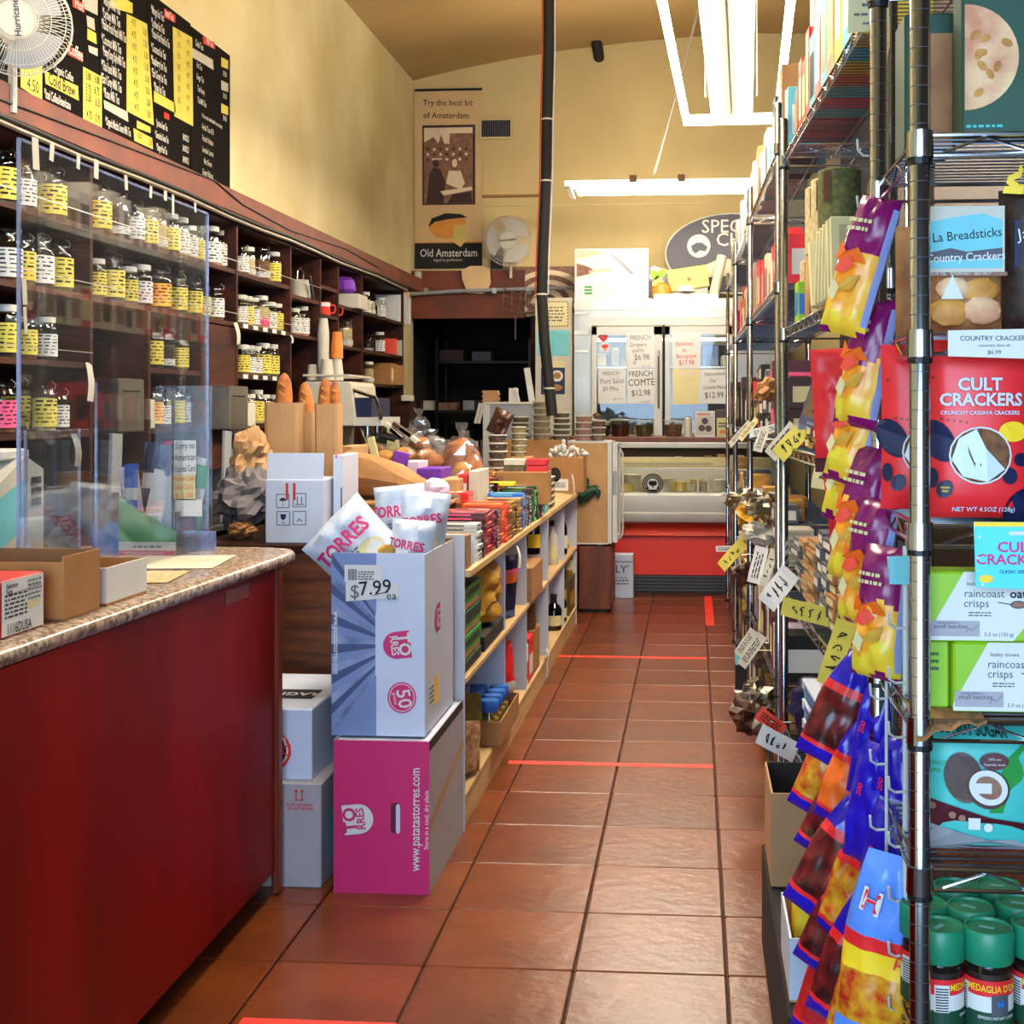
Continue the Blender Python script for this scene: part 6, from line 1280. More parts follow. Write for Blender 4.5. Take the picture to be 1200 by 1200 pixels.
t = thing('oval_sign', 'grey oval specialty cheese sign standing on the cooler', 'sign', (oc.x, kY + .42, TZ)); b = MB(frame((oc.x, kY + .42, oc.z), '-Y')); b.prism([(rx * math.cos(R(i * 10)), ry * math.sin(R(i * 10))) for i in range(36)], .02); b.build('board', 'slate', t)
d = MB(b.fr); d.fr = b.fr; [d.l2([(rx * math.cos(R(i * 10)), ry * math.sin(R(i * 10))), (rx * math.cos(R(i * 10 + 10)), ry * math.sin(R(i * 10 + 10)))], .01, 0, .001) for i in range(36)]
d.t2('SPECIALTY', .13, .24, .17, 0, .002, 0, .004); d.t2('CHEESES', .18, .12, .17, 0, .002, 0, .004); d.e2(-.30, .07, .105, .105, 0, .002); d.e2(-.30, .07, .085, .085, 2, .003); d.p2([(-.37, .07), (-.32, .10), (-.27, .10), (-.22, .06), (-.24, .02), (-.29, .03), (-.33, 0), (-.36, .03)], 1, .004); d.p2([(-.3, -.13), (-.1, -.04), (.05, -.06), (.0, -.2), (-.28, -.22)], 3, .002); d.p2([(0, -.1), (.25, .0), (.3, -.2), (.02, -.2)], 4, .002); d.build('print', ['ink_white', 'slate', 'ink_white', 'cheese_white', 'skin_print'], t)
p = at(808, 338, Y=kY + .14); t = thing('gift_box', 'pale yellow gift box tilted against the oval sign', 'box', (p.x, kY + .2, TZ)); MB().cbox(-.18, 0, .0, .18, .06, .2, .004).build('box', 'cheese_yellow', t, world=False).rotation_euler = (R(-8), R(-8), 0); t.children[0].location = (0, 0, .1); d = MB(frame((0, -.001, .1), '-Y')); d.e2(0, .0, .016, .016, 0, .001); q = d.build('seal', ['kraft'], t, world=False); q.rotation_euler = (R(-8), R(-8), 0); q.location = (0.01, -.03, .09)
MB().box(-.16, .02, 0, .16, .1, .12).build('stand', 'off_white', t, world=False)
solo(MB().lathe([(.055, 0), (.085, .02), (.09, .1), (.07, .14), (.075, .15), (0, .155)], 14, (xy(775, kY + .2), kY + .2, TZ)), 'wax_cheese', 'cheese_orange', 'amber wax cheese standing on the cooler', 'cheese', smooth=True)
p = at(769, 318, Y=kY + .32); b = MB(); b.ell((0, 0, .14), (.12, .08, .15), 12, 8, 0, .6, 2); o = solo(b, 'plastic_bag', 'bag_white', 'crumpled clear bag behind the amber wax cheese', 'bag'); o.location = (p.x, kY + .34, TZ)
d = MB(frame(tuple(at(771, 322, Y=kY + .14)), '-Y')); t = thing('leaf_emblem', 'green leaf emblem card above the amber wax cheese', 'card', tuple(at(771, 335, Y=kY + .14))); d.e2(-.03, .0, .035, .045, 0, .001, rot=.5); d.e2(.035, .015, .035, .04, 0, .001, rot=-.5); d.e2(0, -.04, .03, .03, 1, .001); d.prism([(-.05, -.1), (.05, -.1), (.05, -.05), (-.05, -.05)], .004, 1); d.build('card', ['lime', 'cheese_yellow'], t)
o = solo(MB().tube([(0, 0, 0), (.08, .02, .38)], .045, 12), 'parchment_roll', 'cheese_white', 'cream parchment roll leaning on the oval sign', 'roll', smooth=True); o.location = (xy(841, kY + .16), kY + .16, TZ)
solo(MB().cbox(xy(766, kY + .03), kY + .03, TZ, xy(842, kY + .03), kY + .12, TZ + .045, .004), 'flat_carton', 'white', 'long flat white carton at the front edge of the cooler top', 'box')
solo(MB().lathe([(.0, .0), (.09, .02), (.06, .07), (0, .08)], 12, (xy(804, kY + .08), kY + .08, TZ + .045)), 'white_bowl', 'white', 'upturned white bowl on the flat white carton', 'bowl', smooth=True)

# ------------------------------------------------------------------ notice board beside the cooler
nY = 11.55; n0, n1 = xy(627.5, nY), xy(670.5, nY); z0, z1 = 1.0, at(650, 349, Y=nY).z
t = thing('notice_board', 'white notice panel with papers left of the cooler', 'notice board', ((n0 + n1) / 2, nY, 0)); MB().box(n0, nY, 0, n1, nY + .03, z1).build('panel', 'off_white', t)
def note(px0, py0, px1, py1, m, draw, nm, off=.001):
    a, c = at(px0, py1, Y=nY - .002), at(px1, py0, Y=nY - .002); d = MB(frame(tuple(a), '-Y')); W, H = c.x - a.x, c.z - a.z; d.r2(0, 0, W, H, 0, off); draw(d, W, H); d.build(nm, m, t)
def cert(d, W, H):
    for k in range(12): d.e2(W * (.06 + .08 * k), H * .95, .008, .008, 1, .002, 6); d.e2(W * (.06 + .08 * k), H * .05, .008, .008, 1, .002, 6)
    for k in range(8): d.e2(W * .04, H * (.1 + .11 * k), .008, .008, 1, .002, 6); d.e2(W * .96, H * (.1 + .11 * k), .008, .008, 1, .002, 6)
    d.scrib(W * .15, H * .2, W * .7, H * .6, 5, 1, .002, 4)
note(630, 352, 667, 384, ['cream_paper', 'ink_grey'], cert, 'certificate'); note(630, 387, 667, 417, ['turquoise', 'teal'], lambda d, W, H: (d.l2([(W * .5, 0), (W * .5, H)], .006, 1, .002), d.scrib(W * .6, H * .7, W * .3, H * .15, 2, 1, .002, 3)), 'turquoise_notice')
def cof(d, W, H): d.r2(0, H * .8, W, H, 3, .0015); d.e2(W * .68, H * .55, W * .24, H * .17, 2, .002); d.e2(W * .68, H * .56, W * .15, H * .1, 4, .003); d.e2(W * .6, H * .2, W * .3, H * .1, 4, .002); d.e2(W * .3, H * .25, W * .2, H * .15, 5, .002)
note(634, 423, 662, 462, ['navy', 'ink', 'paper', 'cream_paper', 'kraft', 'lilac'], cof, 'coffee_poster')
# wine cellar print above the opening, wire basket
c0, c1 = at(590, 367, Y=12.25), at(674, 312, Y=12.25); t = thing('cellar_print', 'sepia print of brick arches behind the black pipe', 'poster', tuple(c0)); d = MB(frame(tuple(c0), '-Y')); W, H = c1.x - c0.x, c1.z - c0.z; d.prism([(0, 0), (W, 0), (W, H), (0, H)], .01); d.build('sheet', 'sepia_mid', t)
d = MB(d.fr); cx_, cy_ = W * .62, H * .25
for k, m in enumerate((1, 0, 1, 0, 1, 2)): r = W * (.58 - k * .09); d.p2([(max(0, min(W, cx_ + r * math.cos(R(a)))), max(0, min(H, cy_ + r * .75 * math.sin(R(a))))) for a in range(0, 181, 12)], m, .002 + k * .001)
for k in range(14): d.e2(W * (.1 + .065 * k), H * (.1 + .06 * (k % 3)), .035, .03, k % 2, .012)
d.build('arches', ['sepia_mid', 'sepia_light', 'sepia_dark'], t)
t = thing('wire_basket', 'wire basket hanging below the sepia cellar print', 'basket', tuple(at(615, 370, Y=12.1))); P = lambda x, y, Y: at(x, y, Y=Y)
for y in (342, 350, 358, 366): MB().tube([P(590, y - 4, 12.12), P(606, y + 2, 12.08), P(640, y - 4, 12.12)], .005, 5).build('wire', 'steel', t)
for x in (590, 600, 610, 620, 630, 640): MB().tube([P(x, 338, 12.11), P(x, 366, 12.11)], .004, 5).build('wire', 'steel', t)
MB().tube([P(604, 370, 12.1), P(604, 398, 12.1)], .008, 6).build('hook', 'steel', t)
t = thing('wall_pipe', 'thin white pipe running across the brown header', 'pipe', tuple(at(560, 340, Y=12.15))); MB().tube([at(476, 345, Y=12.15), at(540, 341, Y=12.15), at(640, 338, Y=12.15), at(672, 337, Y=12.15)], .018, 8).build('pipe', 'grey_plastic', t, True)
for x in (500, 580, 620): p = at(x, 341, Y=12.17); MB().box(p.x - .02, 12.13, p.z - .025, p.x + .02, 12.2, p.z + .025).build('clamp', 'steel', t)
c0 = at(558, 328, Y=12.16); b = MB(frame(tuple(c0), '-Y')); b.prism([(-.13, .0), (-.14, .09), (-.06, .13), (.07, .13), (.13, .1), (.13, .02), (.14, -.02), (.1, -.11), (.05, -.13), (-.08, -.12)], .03); solo(b, 'wall_plaque', 'poster_beige', 'plain beige rounded plaque fixed on the brown header', 'plaque')
p = at(490, 327, Y=12.17); solo(MB().cbox(p.x - .03, 12.14, p.z - .07, p.x + .03, 12.2, p.z + .07, .01), 'wall_box', 'off_white', 'small white wall box left of the beige plaque', 'box')
# tall Dutch cheese banner
c0, c1 = at(486, 315, Y=12.28), at(565, 103, Y=12.28); W, H = c1.x - c0.x, c1.z - c0.z
t = thing('cheese_banner', 'tall beige cheese advertising banner hanging in the back corner', 'poster', tuple(c0)); d = MB(frame(tuple(c0), '-Y')); d.prism([(0, 0), (W, 0), (W, H), (0, H)], .006); d.build('sheet', 'poster_beige', t)
d = MB(d.fr); Z = lambda py: H * (315 - py) / 212; X = lambda px: W * (px - 486) / 79
d.r2(0, Z(106), W, H, 0, .004); d.t2('Try the best bit', X(525), Z(120), .082, 0, .003, R(-1), 0, .92); d.t2('of Amsterdam.', X(524), Z(135), .082, 0, .003, R(-1), 0, .92)
d.r2(X(495), Z(240), X(557), Z(146), 1, .002); d.r2(X(497), Z(238), X(554), Z(149), 2, .003)
d.p2([(X(497), Z(190)), (X(497), Z(166)), (X(503), Z(163)), (X(508), Z(160)), (X(514), Z(168)), (X(517), Z(157)), (X(521), Z(168)), (X(527), Z(168)), (X(527), Z(156)), (X(554), Z(156)), (X(554), Z(190))], 3, .004)
for k in range(7):
    for j in range(3): d.r2(X(500 + k * 7.5), Z(176 + j * 6), X(503 + k * 7.5), Z(173 + j * 6), 2 if (k + j) % 2 else 4, .005)
d.p2([(X(497), Z(238)), (X(497), Z(190)), (X(554), Z(190)), (X(554), Z(238))], 3, .0045); d.p2([(X(500), Z(238)), (X(503), Z(205)), (X(508), Z(196)), (X(516), Z(198)), (X(522), Z(212)), (X(520), Z(238))], 4, .006); d.e2(X(511), Z(191), .03, .04, 4, .006); d.r2(X(506), Z(187), X(518), Z(185), 2, .007); d.e2(X(533), Z(191), .025, .04, 2, .006); d.p2([(X(523), Z(215)), (X(526), Z(200)), (X(540), Z(200)), (X(545), Z(215)), (X(540), Z(222))], 2, .006); d.p2([(X(516), Z(224)), (X(553), Z(219)), (X(554), Z(223)), (X(520), Z(229))], 2, .007); d.p2([(X(525), Z(238)), (X(530), Z(228)), (X(552), Z(225)), (X(554), Z(238))], 4, .0065)
d.e2(X(525), Z(265), .18, .12, 5, .003, rot=.15); d.p2([(X(502), Z(266)), (X(506), Z(256)), (X(522), Z(250)), (X(540), Z(251)), (X(548), Z(255)), (X(525), Z(257)), (X(510), Z(260))], 0, .004); d.p2([(X(533), Z(265)), (X(549), Z(262)), (X(548), Z(280)), (X(540), Z(290)), (X(530), Z(283))], 6, .005)
d.r2(0, 0, W, Z(284), 0, .0022); d.t2('Old Amsterdam', X(526), Z(297), .105, 7, .005, 0, .008, .8); d.t2('Aged to perfection', X(525), Z(305), .04, 8, .005, 0, 0, .9); d.r2(0, Z(285), W, Z(283.5), 5, .004)
d.build('print', ['ink', 'sepia_dark', 'sepia_light', 'sepia_mid', 'sepia_dark', 'cheese_orange', 'cheese_yellow', 'paper', 'off_white'], t)
a = at(575, 315, Y=12.26); solo(MB().box(a.x, 12.25, a.z, xy(589, 12.26), 12.285, at(580, 284, Y=12.26).z), 'black_sign', 'black', 'black sign board right of the cheese banner behind the fan', 'sign')
# vent grille and wall conduit
a, c = at(564.5, 161, Y=12.28), at(598.5, 141, Y=12.28); t = thing('vent_grille', 'small dark vent grille on the back wall', 'vent', tuple(a)); MB().box(a.x, 12.27, a.z, c.x, 12.3, c.z).build('recess', 'slate', t)
b = MB(); b.box(a.x - .02, 12.262, a.z - .02, c.x + .02, 12.295, a.z); b.box(a.x - .02, 12.262, c.z, c.x + .02, 12.295, c.z + .02); b.box(a.x - .02, 12.262, a.z, a.x, 12.295, c.z); b.box(c.x, 12.262, a.z, c.x + .02, 12.295, c.z); b.build('frame', 'plaster_back', t)
for k in range(13): x = a.x + (c.x - a.x) * (k + .5) / 13; MB().box(x - .004, 12.262, a.z, x + .004, 12.27, c.z).build('slat', 'soft_black', t)
p0, p1 = at(565, 230, Y=12.28), at(636, 228, Y=12.28); struct('trim_3', MB().box(p0.x, 12.27, p0.z - .012, p1.x, 12.3, p0.z + .012), ['kraft']); p0, p1 = at(565, 238, Y=12.28), at(830, 236, Y=12.28); struct('trim_4', MB().box(p0.x, 12.285, p0.z - .03, p1.x, 12.3, p0.z - .02), ['plaster'])
# kitchen clutter behind the opening
t = thing('kitchen_rack', 'dark metal rack with dim clutter in the back kitchen', 'rack', (-2.1, 13.4, 0))
for x in (-2.6, -1.65):
    for y in (13.2, 13.7): MB().box(x - .015, y - .015, 0, x + .015, y + .015, 2.2).build('post', 'dark_metal', t)
for z in (.5, .95, 1.45, 1.95): MB().box(-2.62, 13.18, z, -1.63, 13.72, z + .025).build('shelf', 'dark_metal', t)
for k, (px, py, w_, h_, m, z) in enumerate(((500, 450, .2, .1, 'off_white', 1.475), (525, 430, .2, .08, 'sepia_mid', 1.475), (550, 462, .12, .1, 'grey_plastic', 1.475), (484, 430, .06, .24, 'steel', 1.475), (575, 425, .3, .1, 'sepia_dark', 1.475), (530, 410, .25, .12, 'sepia_dark', 1.975), (565, 400, .2, .1, 'slate', 1.975), (520, 480, .1, .2, 'grey_plastic', .975), (545, 490, .12, .3, 'steel', .975), (575, 480, .2, .2, 'sepia_mid', .975))):
    x = xy(px, 13.3); solo(MB().cbox(x - w_ / 2, 13.25, z, x + w_ / 2, 13.45, z + h_, .006), 'kitchen_box', m, f"dim {['pale', 'brown', 'grey', 'steel', 'dark', 'dark brown', 'slate', 'light grey', 'shiny', 'tan'][k]} container on the back kitchen rack, {ORD[k]} noted", 'container')
# ------------------------------------------------------------------ chrome wire racks on the right
CN2 = {'red': 'red', 'bright_red': 'bright red', 'orange': 'orange', 'yellow': 'yellow', 'teal': 'teal', 'blue': 'blue', 'navy': 'navy', 'green': 'green', 'lime': 'lime green', 'kraft': 'brown', 'kraft_light': 'tan', 'off_white': 'cream', 'paper': 'white', 'choc_brown': 'dark brown', 'choc_maroon': 'maroon', 'black': 'black', 'soft_black': 'charcoal', 'pink': 'pink', 'turquoise': 'pale blue', 'purple': 'purple', 'slate': 'grey', 'pasta': 'golden', 'tea_pale': 'beige', 'green_dark': 'dark green', 'cream_paper': 'pale yellow', 'lilac': 'lilac', 'coral': 'coral', 'cyan': 'sky blue', 'box_white': 'bluish white', 'sepia_mid': 'rosy brown', 'tea_green': 'olive', 'steel': 'silver', 'olive_jar': 'dark olive'}
class Rack:
    """local frame: v runs along the long side, u goes into the rack from its face"""
    def __init__(s, x0, y0, rz, length, depth, levels, lab, top, along='Y', ring=.0254, cat='rack'):
        s.o = Vector((x0, y0, 0)); s.rz = rz; s.L = length; s.D = depth
        s.v = Vector((-math.sin(rz), math.cos(rz), 0)); s.u = Vector((math.cos(rz), math.sin(rz), 0))
        t = thing('wire_rack', lab, cat, (x0, y0, 0), rz); s.t = t
        for u in (0, depth):
            for v in (0, length):
                b = MB().lathe([(.014, .02), (.014, top - .006), (.010, top), (0, top)], 12, (u, v, 0)); p = b.build('post', 'chrome', t, True, world=False)
                if ring and (u == 0 or v < length * .6):
                    b = MB(); z = .1
                    while z < top - .02:
                        b.lathe([(.0142, z), (.0142, z + .0009)], 12, (u, v, 0), cap=False); z += ring
                    b.build('groove_rings', 'grey_dark', p, world=False)
                MB().lathe([(.018, 0), (.02, .006), (.012, .022)], 10, (u, v, 0)).build('foot', 'soft_black', p, world=False)
        for z in levels: s.shelf(z)
    def shelf(s, z):
        t = s.t; D, L = s.D, s.L
        b = MB(); r = .0032; h = .03
        for zz in (z - .003, z - h):
            for a, c in (((0, 0), (D, 0)), ((D, 0), (D, L)), ((D, L), (0, L)), ((0, L), (0, 0))): b.tube([(a[0], a[1], zz), (c[0], c[1], zz)], r, 6)
        def zig(a, c):
            n = max(2, int((Vector(c) - Vector(a)).length / .055)); pts = []
            for i in range(n + 1): q = Vector(a).lerp(Vector(c), i / n); pts.append((q.x, q.y, z - .006 if i % 2 else z - h + .003))
            b.tube(pts, .0022, 5)
        zig((0, .03), (0, L - .03)); zig((.03, 0), (D - .03, 0)); zig((D, .03), (D, L - .03))
        sh = b.build('shelf_frame', 'chrome', t, world=False)
        b = MB(); n = int(L / .026)
        for i in range(1, n): y = L * i / n; b.tube([(0, y, z - .005), (D, y, z - .005)], .0016, 4, caps=False)
        for x in (D * .33, D * .66): b.tube([(x, 0, z - .008), (x, L, z - .008)], .0026, 5)
        b.build('wire_deck', 'dark_chrome', sh, world=False)
        for u in (0, D):
            for v in (0, L): MB().lathe([(.0185, z - .034), (.0175, z + .002)], 12, (u, v, 0)).build('corner_sleeve', 'chrome', sh, True, world=False); MB().lathe([(.0168, z - .042), (.0168, z - .035)], 12, (u, v, 0)).build('sleeve_ring', 'black', sh, world=False)
    def P(s, u, v, z): return s.o + s.u * u + s.v * v + Vector((0, 0, z))
    def put(s, mb, name, mats, lab, cat, u, v, z, group=None, rz=0, smooth=False, tilt=(0, 0)):
        o = solo(mb, name, mats, lab, cat, group, smooth); o.location = s.P(u, v, z); o.rotation_euler = (tilt[0], tilt[1], s.rz + rz); return o
    def box(s, w, d, h, m, lab, u, v, z, name='carton', cat='box', m2=None, group=None, rz=0, tilt=(0, 0)):
        """w along the rack, d into it; u is the front face"""
        b = MB().cbox(0, -w / 2, 0, d, w / 2, h, .002)
        if m2: b.fr = frame((0, 0, 0), '-X'); b.r2(-w * .36, h * .2, w * .36, h * .75, 1, .0008); b.fr = frame((0, -w / 2, 0), '-Y'); b.r2(d * .12, h * .2, d * .88, h * .7, 1, .0008)
        o = bpy.data.objects.new(name, b.mesh(name, [m] + ([m2] if m2 else []))); C.objects.link(o); tag(o, lab, cat, group); o.location = s.P(u, v, z); o.rotation_euler = (tilt[0], tilt[1], s.rz + rz); return o
    def row(s, v0, v1, z, kinds, where, group, rg, hmin, hmax, wmin=.06, wmax=.13, name='carton', cat='box', u=.015, dmax=.16, stack=1):
        v = v0; k = 0
        while v < v1 and k < 22:
            w = rg.uniform(wmin, wmax); m, m2 = kinds[(k * 3 + int(rg.random() * 2)) % len(kinds)]; h = rg.uniform(hmin, hmax)
            n = stack if stack == 1 else rg.randint(max(2, stack - 3), stack); hh = h / n if n > 1 else h
            for i in range(n):
                lab = f"{CN2.get(m, 'printed')} {name.replace('_', ' ')}, {ORD[k]} from near end" + (f', layer {ORD[i]}' if n > 1 else '') + f", {where}"
                s.box(w, rg.uniform(.09, dmax), hh - (.001 if n > 1 else 0), m, lab, u + rg.uniform(0, .02), v + w / 2, z + i * hh, name, cat, m2, group, R(rg.uniform(-2, 2)))
            v += w + rg.uniform(.004, .016); k += 1
rg = random.Random(31)
RB = Rack(.355, 2.42, R(2.2), 1.8, .46, (.12, .50, .92, 1.38, 1.75, 2.30), 'chrome wire rack of sweets behind the hanging candy bags', 2.42, ring=.0254)
RC = Rack(.305, 4.78, R(.8), 1.8, .46, (.12, .50, .92, 1.38, 1.95, 2.45), 'chrome wire rack in the middle of the right side', 2.60, ring=.05)
RD = Rack(.278, 6.62, R(.4), 1.8, .46, (.12, .50, .92, 1.38, 1.95, 2.45), 'chrome wire rack, second from the deli case', 2.55, ring=0)
RE = Rack(.262, 8.46, 0, 1.8, .46, (.12, .50, .92, 1.38, 1.95, 2.45), 'chrome wire rack nearest the deli case', 2.55, ring=0)
# --- rack B, top: bright tea cartons
tops = [('yellow', 'orange'), ('cyan', 'paper'), ('yellow', 'paper'), ('orange', 'yellow'), ('turquoise', 'orange'), ('bright_red', 'paper'), ('turquoise', 'soft_black'), ('red', 'cream_paper'), ('kraft', 'cream_paper'), ('red', 'off_white'), ('choc_brown', 'kraft')]
v = .42
for k, (m, m2) in enumerate(tops):
    w = .12 if k < 7 else .085; h = (.34, .30, .36, .31, .27, .29, .22, .26, .20, .22, .16)[k]
    RB.box(w - .008, .16, h, m, f"{CN2[m]} tea carton, {ORD[k]} from near end, on the top shelf of the candy rack", .012, v + w / 2, 2.30, 'tea_carton', 'box', m2, 'tea cartons on the top shelf'); v += w
for k in range(3): RB.box(.11, .15, .16, ('lime', 'soft_black', 'bright_red')[k], f"{('lime', 'charcoal', 'bright red')[k]} small carton stacked above the tea cartons", .02, 1.0 + .125 * k, 2.30 + (.27, .29, .22)[k] + .001, 'tea_carton', 'box', 'paper')
# price card at the rack top
p = at(1018, 15, Y=2.38); d = MB(frame(tuple(p), '-Y')); d.prism([(-.037, -.036), (.036, -.03), (.036, .028), (-.035, .03)], .002); d.scrib(-.012, .008, .026, .012, 1, 1, seed=2); d.scrib(-.026, -.008, .054, .01, 1, 1, seed=5); d.scrib(-.01, -.024, .02, .01, 1, 1, seed=7); solo(d, 'price_card', ['cream_paper', 'ink_grey'], 'cream price card clipped at the top of the candy rack', 'sign')
# --- rack B, 1.75: tins and fanned chocolate slabs in a tray
for k, (v, up, m) in enumerate(((1.71, 0, 'tea_pale'), (1.58, 0, 'kraft_light'), (1.44, 0, 'tea_pale'), (1.29, 0, 'tea_green'), (1.58, 1, 'tea_pale'), (1.44, 1, 'tea_pale'), (1.29, 1, 'tea_green'))):
    h = .2; t = thing('tea_tin', f"{CN2[m]} round tea tin, {['lower', 'upper'][up]} layer, {ORD[k % 4]} of the tin stack on the upper shelf", 'tin', RB.P(.1, v, 1.752 + up * .206), RB.rz, 'round tea tins'); MB().lathe([(.055, 0), (.06, .004), (.06, h), (.055, h + .004), (0, h + .004)], 16).build('tin', m, t, True, world=False); MB().lathe([(.0606, h * .55), (.0606, h * .98)], 4, a0=R(215), a1=R(240)).build('stripe', 'choc_brown', t, world=False)
t = RB.box(.09, .02, .12, 'lime', 'small green and blue carton standing before the tea tins', .005, 1.5, 1.75, 'carton', 'box', 'blue')
o = opentray('slab_tray', 'open brown tray holding fanned chocolate slabs on the upper shelf', 0, 0, .2, .5, 0, .05, 'kraft', 'card_inside'); o.location = RB.P(.115, .86, 1.752); o.rotation_euler[2] = RB.rz

for k in range(7):
    b = MB().cbox(0, -.009, 0, .13, .009, .19, .002); b.fr = frame((0, -.009, 0), '-Y'); b.r2(.02, .02, .11, .17, 1, .0006)
    ang = (-20, 14, 11, 9, 8, -7, -9)[k]; RB.put(b, 'chocolate_slab', ['cream_paper', 'tea_pale'], f"cream chocolate slab fanned in the tray, {ORD[k]} from the far end", 'chocolate', .06, 1.08 - .062 * k, 1.765, 'chocolate slabs fanned in the tray', 0, False, (R(ang), 0))
RB.box(.03, .14, .17, 'paper', 'white booklet leaning beside the slab tray', .05, 1.36, 1.755, 'booklet', 'book', 'soft_black', None, 0, (R(-32), 0)); RB.box(.03, .14, .15, 'orange', 'orange booklet leaning beside the slab tray', .05, 1.52, 1.755, 'booklet', 'book', 'kraft', None, 0, (R(-30), 0))
# --- rack B, lower shelves
dark = [('choc_brown', 'cream_paper'), ('soft_black', 'paper'), ('choc_maroon', 'pink'), ('olive_jar', 'kraft'), ('soft_black', 'red'), ('slate', 'paper')]
RB.row(.3, 1.72, 1.38, dark, 'chest-high shelf, candy rack', 'packs on the chest-high shelf', rg, .08, .15, .09, .15, 'chocolate_pack', 'pack', .03, .2, 6)
RB.row(.25, 1.0, .92, [('kraft', 'cream_paper'), ('kraft_light', 'kraft'), ('choc_brown', 'paper')], 'waist-high shelf, candy rack', 'packs on the waist-high shelf', rg, .12, .2, .09, .14, 'biscuit_pack', 'pack', .03, .2, 5)
RB.row(1.05, 1.72, .92, [('slate', 'paper'), ('kraft', 'tea_pale'), ('tea_pale', 'kraft')], 'waist-high shelf end, candy rack', 'packs on the waist-high shelf', rg, .16, .24, .12, .2, 'flat_packet', 'pack', .03, .2, 8)
for k, (m, v) in enumerate((('lime', .55), ('lime', .55), ('lime', .55), ('lime', .55), ('turquoise', .72), ('turquoise', .72), ('lilac', .88), ('lilac', .88), ('coral', .42), ('coral', .42), ('coral', .42))):
    i = [0, 1, 2, 3, 0, 1, 0, 1, 0, 1, 2][k]; RB.box(.11, .14, .048, m, f"{CN2.get(m)} sweet carton, layer {ORD[i]}, stacked below the price tags", .0, v, .505 + .2 + .05 * i, 'sweet_carton', 'box', None, 'small bright sweet cartons')
RB.box(.62, .15, .2, 'purple', 'long dark purple carton under the bright sweet cartons', .01, .72, .502, 'carton', 'box')
t = RB.box(.55, .02, .12, 'box_white', 'pale picture box standing behind the blue booklets', .12, 1.32, .502 + .21, 'picture_box', 'box', 'slate')
for k in range(7): RB.box(.42, .2, .028, 'turquoise' if k % 2 else 'box_white', f"pale blue flat box, layer {ORD[k]} of the low stack", .02 + .006 * (k % 2), 1.28, .502 + .029 * k, 'flat_box', 'box', 'blue', 'pale blue flat boxes')
b = MB(); b.ell((0, 0, .07), (.07, .09, .08), 10, 7, 0, .6, 3); RB.put(b, 'sweet_net', 'navy', 'dark blue foil-wrapped bundle beside the pale blue boxes', 'sweets', .06, 1.64, .502)
for k in range(6): b = MB(); bag(b, .09, .26, .03, [(2, 0)], 6, 8, .02, k); RB.put(b, 'foil_pack', 'steel_bright' if 'steel_bright' in MT else 'steel', f"silvery foil pack leaning on the low shelf, {ORD[k]} from the far end", 'pack', .05, 1.6 - .1 * k, .125, 'silvery foil packs', R(-60), True, (R(-6), R(10)))
RB.row(.3, 1.0, .12, [('choc_maroon', 'paper'), ('navy', 'orange'), ('soft_black', 'pasta')], 'bottom shelf, candy rack', 'packs on the bottom shelf', rg, .15, .26, .12, .2, 'carton', 'box', .02, .2)
# open cartons on the floor in front
solo(MB().cbox(.19, 2.66, 0, .325, 3.72, .285, .01), 'floor_crate', 'soft_black', 'low black crate on the floor along the foot of the candy rack', 'crate'); o = opentray('floor_tray', 'open tan carton with dark contents on the black crate', -.06, 0, .06, .3, 0, .24, 'kraft_light', 'soft_black'); o.location = (.255, 3.5, .286)
o = opentray('floor_tray', 'open white carton of candy at the foot of the candy rack', -.06, 0, .06, .26, 0, .13, 'box_white', 'kraft_light'); o.location = (.255, 2.84, .286)
solo(MB().cbox(.215, 2.8, .293, .29, 2.93, .46, .004), 'candy_carton', 'yellow', 'yellow carton inside the open white carton', 'box')
